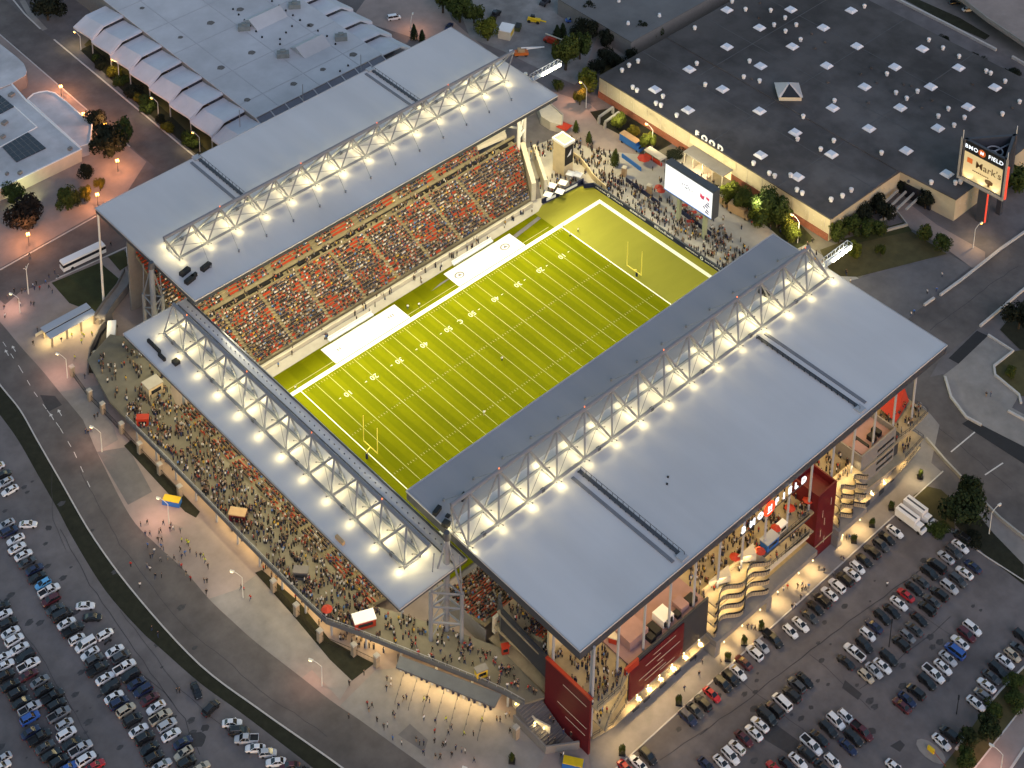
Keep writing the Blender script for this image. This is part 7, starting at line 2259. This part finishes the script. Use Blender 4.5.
# ================================================================== LIGHT
FIELDL = (1.0, 0.90, 0.58)
for i in range(11):
    x = -62 + i * 12.2
    lamp('SPOT', (x, 46.6, 30.6), FIELD_P, FIELDL, .8, (x * .95, 0, 0), 84, .7)
    lamp('SPOT', (x, -38.2, 30.2), FIELD_P, FIELDL, .8, (x * .95, 14, 0), 92, .7)
for i in range(6):
    x = -58 + i * 22
    lamp('SPOT', (x, 46.8, 30.4), STAND_P, (1, .86, .50), 1.0, (x, 54, 2), 120, .8)
    lamp('SPOT', (x, -37.9, 30.4), STAND_P * 1.1, (1, .86, .50), 1.0, (x, 56, 5), 66, .7)
for q, tg in (((70, 56.0, 33.2), (80, 36, 0)), ((72, 56.0, 33.2), (84, 12, 0)), ((70, -56.9, 33.2), (80, -34, 0)), ((72, -56.9, 33.2), (82, -8, 0)), ((74, 56, 33), (76, 56, 0))):
    lamp('SPOT', q, PLAZA_P, (1, .80, .38), .6, tg, 95, .9)
for y in (-44, -26, -8, 10, 28, 46):
    lamp('AREA', (-86.5, y, 24.2), DECK_P * 1.15, (1, .82, .44), 2.5, (-86.5, y, 0), sy=12)
    lamp('AREA', (-74, y, 23.8), DECK_P * .8, (1, .86, .5), 2.5, (-74, y, 0), sy=12)
for x, y in ((-77, -63), (-72, -70), (-80, -48)):
    lamp('SPOT', (x, y, 17.5), DECK_P * 1.1, (1, .80, .42), .5, (x - 1, y, 4), 120, .9)
WARM = (1, .66, .26)
for x0, x1 in ((-65, -36), (-35, -6), (-5, 26), (27, 56)):
    xc, L_ = (x0 + x1) / 2, x1 - x0
    for z, y, p in ((30.0, -88, 1.2), (14.1, -89, .9), (8.55, -89.5, .8), (3.5, -93.0 - 2.4, .0)):
        if p:
            lamp('AREA', (xc, y, z), BALC_P * p, (1, .70, .30), L_, (xc, y, 0), sy=6)
for x in (-40, -15, 10, 35):
    lamp('SPOT', (x, -60, 29.8), BALC_P * .7, (1, .82, .5), .8, (x, -66, 8), 140, .9)
lamp('SPOT', (-62, -56, 29.8), BALC_P * 1.0, (1, .82, .5), .8, (-64, -57, 5), 120, .9)
lamp('AREA', (-64, -73, 14.0), BALC_P * .5, (1, .7, .33), 5, (-64, -73, 0), sy=14)
lamp('AREA', (-63, -90, 13.9), BALC_P * .3, (1, .76, .38), 6, (-63, -90, 0), sy=8)
# lower concourse strips
for y0, y1 in ((-34, -12), (-10, 12), (14, 46)):
    lamp('AREA', (-90.6, (y0 + y1) / 2, 3.8), LOWC_P, (1, .70, .28), 2.2, (-90.6, (y0 + y1) / 2, 0), sy=y1 - y0)
lamp('AREA', (-85.5, -43, 3.8), LOWC_P * .5, (1, .70, .28), 3, (-85.5, -43, 0), sy=8)
for k in range(6):
    q = Vector((-86.2, -53.6, 0)).lerp(Vector((-76.1, -75.4, 0)), (k + .5) / 6)
    lamp('AREA', (q.x, q.y, 3.8), LOWC_P * .26, (1, .68, .28), 2.2, (q.x, q.y, 0), sy=2.2)
for w in WLM:
    lamp('POINT', w, 22 * WALL_P, (1, .72, .3), .12)
# wall lamps along the east facade, each in its own fitting, then extra spots added without any
for x, z in ((-52, 4.6), (-48.4, 4.6), (-44.6, 4.6), (-40.4, 4.6), (-36.2, 4.6), (-31, 4.6)):
    m = MB(); m.box(x - .13, -95.4, z, x + .13, -95.1, z + .35); m.build('wall_lamp', LAMPW, E)
    lamp('SPOT', (x, -95.6, z - .1), 420 * WALL_P, WARM, .15, (x, -96.6, 0), 110, .6)
for x, y, z in ((-26, -98.5, 3.2), (-19.5, -98.5, 3.2), (-13, -98.5, 3.2), (-6, -98.1, 3.2), (2, -98.1, 3.2), (7.5, -98.1, 3.2), (19, -98.3, 3.2), (26, -98.3, 3.2), (34.4, -95.5, 4.4), (39.6, -95.5, 4.4)):
    m = MB(); m.box(x - .13, y - .2, z, x + .13, y - .02, z + .35); m.build('wall_lamp', LAMPW, E)
    lamp('SPOT', (x, y - .3, z - .1), 420 * WALL_P, WARM, .15, (x, y - .9, 0), 105, .6)
for x0, x1 in ((-27, -10), (-8, 8.5), (18, 28.5)):
    lamp('AREA', ((x0 + x1) / 2, -95.0, 3.3), LOWC_P * .9 * (x1 - x0) / 20, WARM, x1 - x0, ((x0 + x1) / 2, -95.0, 0), sy=1.8)
for x in (-62, -55, -48, -41, -34):  # extra spots added to brighten this pavement, without any fitting
    lamp('SPOT', (x, -96.6 if x > -57 else -98.4, 7.0), 620 * WALL_P, (1, .68, .30), .3, (x, -99.2, 0), 125, .9)
for x in (31, 40, 48):
    lamp('SPOT', (x, -96.2, 7.0), 420 * WALL_P, (1, .68, .30), .3, (x, -99, 0), 125, .9)
for x0, x1 in ((-28, -9.5), (18.6, 28.4)):
    for z in (5.3, 8.2, 11.2, 14.2):
        lamp('AREA', ((x0 + x1) / 2, -94.6, z + 2.75 if z < 14 else z + 3), LOWC_P * .55 * (x1 - x0) / 19, (1, .72, .32), x1 - x0, ((x0 + x1) / 2, -94.6, 0), sy=.8)
for x, y, z in ((58, -97, 9), (50, -99.5, 5)):
    lamp('SPOT', (x, y, z), 350 * WALL_P, (1, .78, .4), .4, (x, y + 1, 0), 120, .9)
# lit signs light their faces
for s in (3, 7.5, 12):
    q = A3 + (B_3 - A3).normalized() * s
    lamp('SPOT', (q.x - 1.6, q.y, 13.2), 260 * WALL_P, (1, .8, .45), .2, (q.x, q.y, 19), 100, .8)
lamp('SPOT', (101, 18, 3.9), 700 * WALL_P, (1, .55, .25), .3, (100, 18, 0), 150, .9)
lamp('SPOT', G(30, 196, 4.0), 900 * WALL_P, (.9, 1, .5), .3, G(22, 196, 0), 140, .9)
for x in (-92, -86, -80):
    lamp('AREA', (x, 90.8, 3.1), LOWC_P * .4, (1, .78, .32), 4, (x, 90.8, 0), sy=3)
lamp('SPOT', (-80, 86, 8), 1500 * WALL_P, (1, .75, .35), .4, (-82, 84, 0), 120, .9)
for i in range(6):
    lamp('SPOT', (94, -24 + i * 15, 9.5), 2600 * WALL_P, (1, .86, .5), .5, (106.5, -24 + i * 15, 4), 120, .9)

# sky and the low evening sun
w = bpy.data.worlds.new('World')
scene.world = w
w.use_nodes = True
nt = w.node_tree
bg = nt.nodes['Background']
sk = nt.nodes.new('ShaderNodeTexSky')
sk.sky_type = 'NISHITA'
sk.sun_disc = False
sk.sun_elevation = math.radians(SUN_EL)
sk.sun_rotation = math.radians(SUN_ROT)
sk.altitude = 100
sk.air_density = 1.0
sk.dust_density = 0.7
sk.ozone_density = 1.6
nt.links.new(sk.outputs['Color'], bg.inputs['Color'])
bg.inputs['Strength'].default_value = SKY_S
sd = bpy.data.lights.new('sun', 'SUN')
sd.energy = SUN_S
sd.angle = math.radians(40)
sd.color = (1, .80, .84)
so = bpy.data.objects.new('sun', sd)
COL.objects.link(so)
az, el = math.radians(SUN_ROT), math.radians(max(SUN_EL, 35))
so.rotation_euler = Vector((-math.sin(az) * math.cos(el), -math.cos(az) * math.cos(el), -math.sin(el))).to_track_quat('-Z', 'Y').to_euler()

scene.view_settings.view_transform = 'Standard'
scene.view_settings.look = 'None'
scene.view_settings.exposure = EXPO
scene.view_settings.gamma = 1
scene.cycles.use_denoising = True
scene.cycles.use_adaptive_sampling = True
scene.cycles.adaptive_threshold = 0.02
scene.cycles.max_bounces = 4
scene.cycles.diffuse_bounces = 2
scene.cycles.glossy_bounces = 2
scene.cycles.sample_clamp_indirect = 4
scene.cycles.caustics_reflective = False
scene.cycles.caustics_refractive = False
scene.cycles.use_light_tree = True
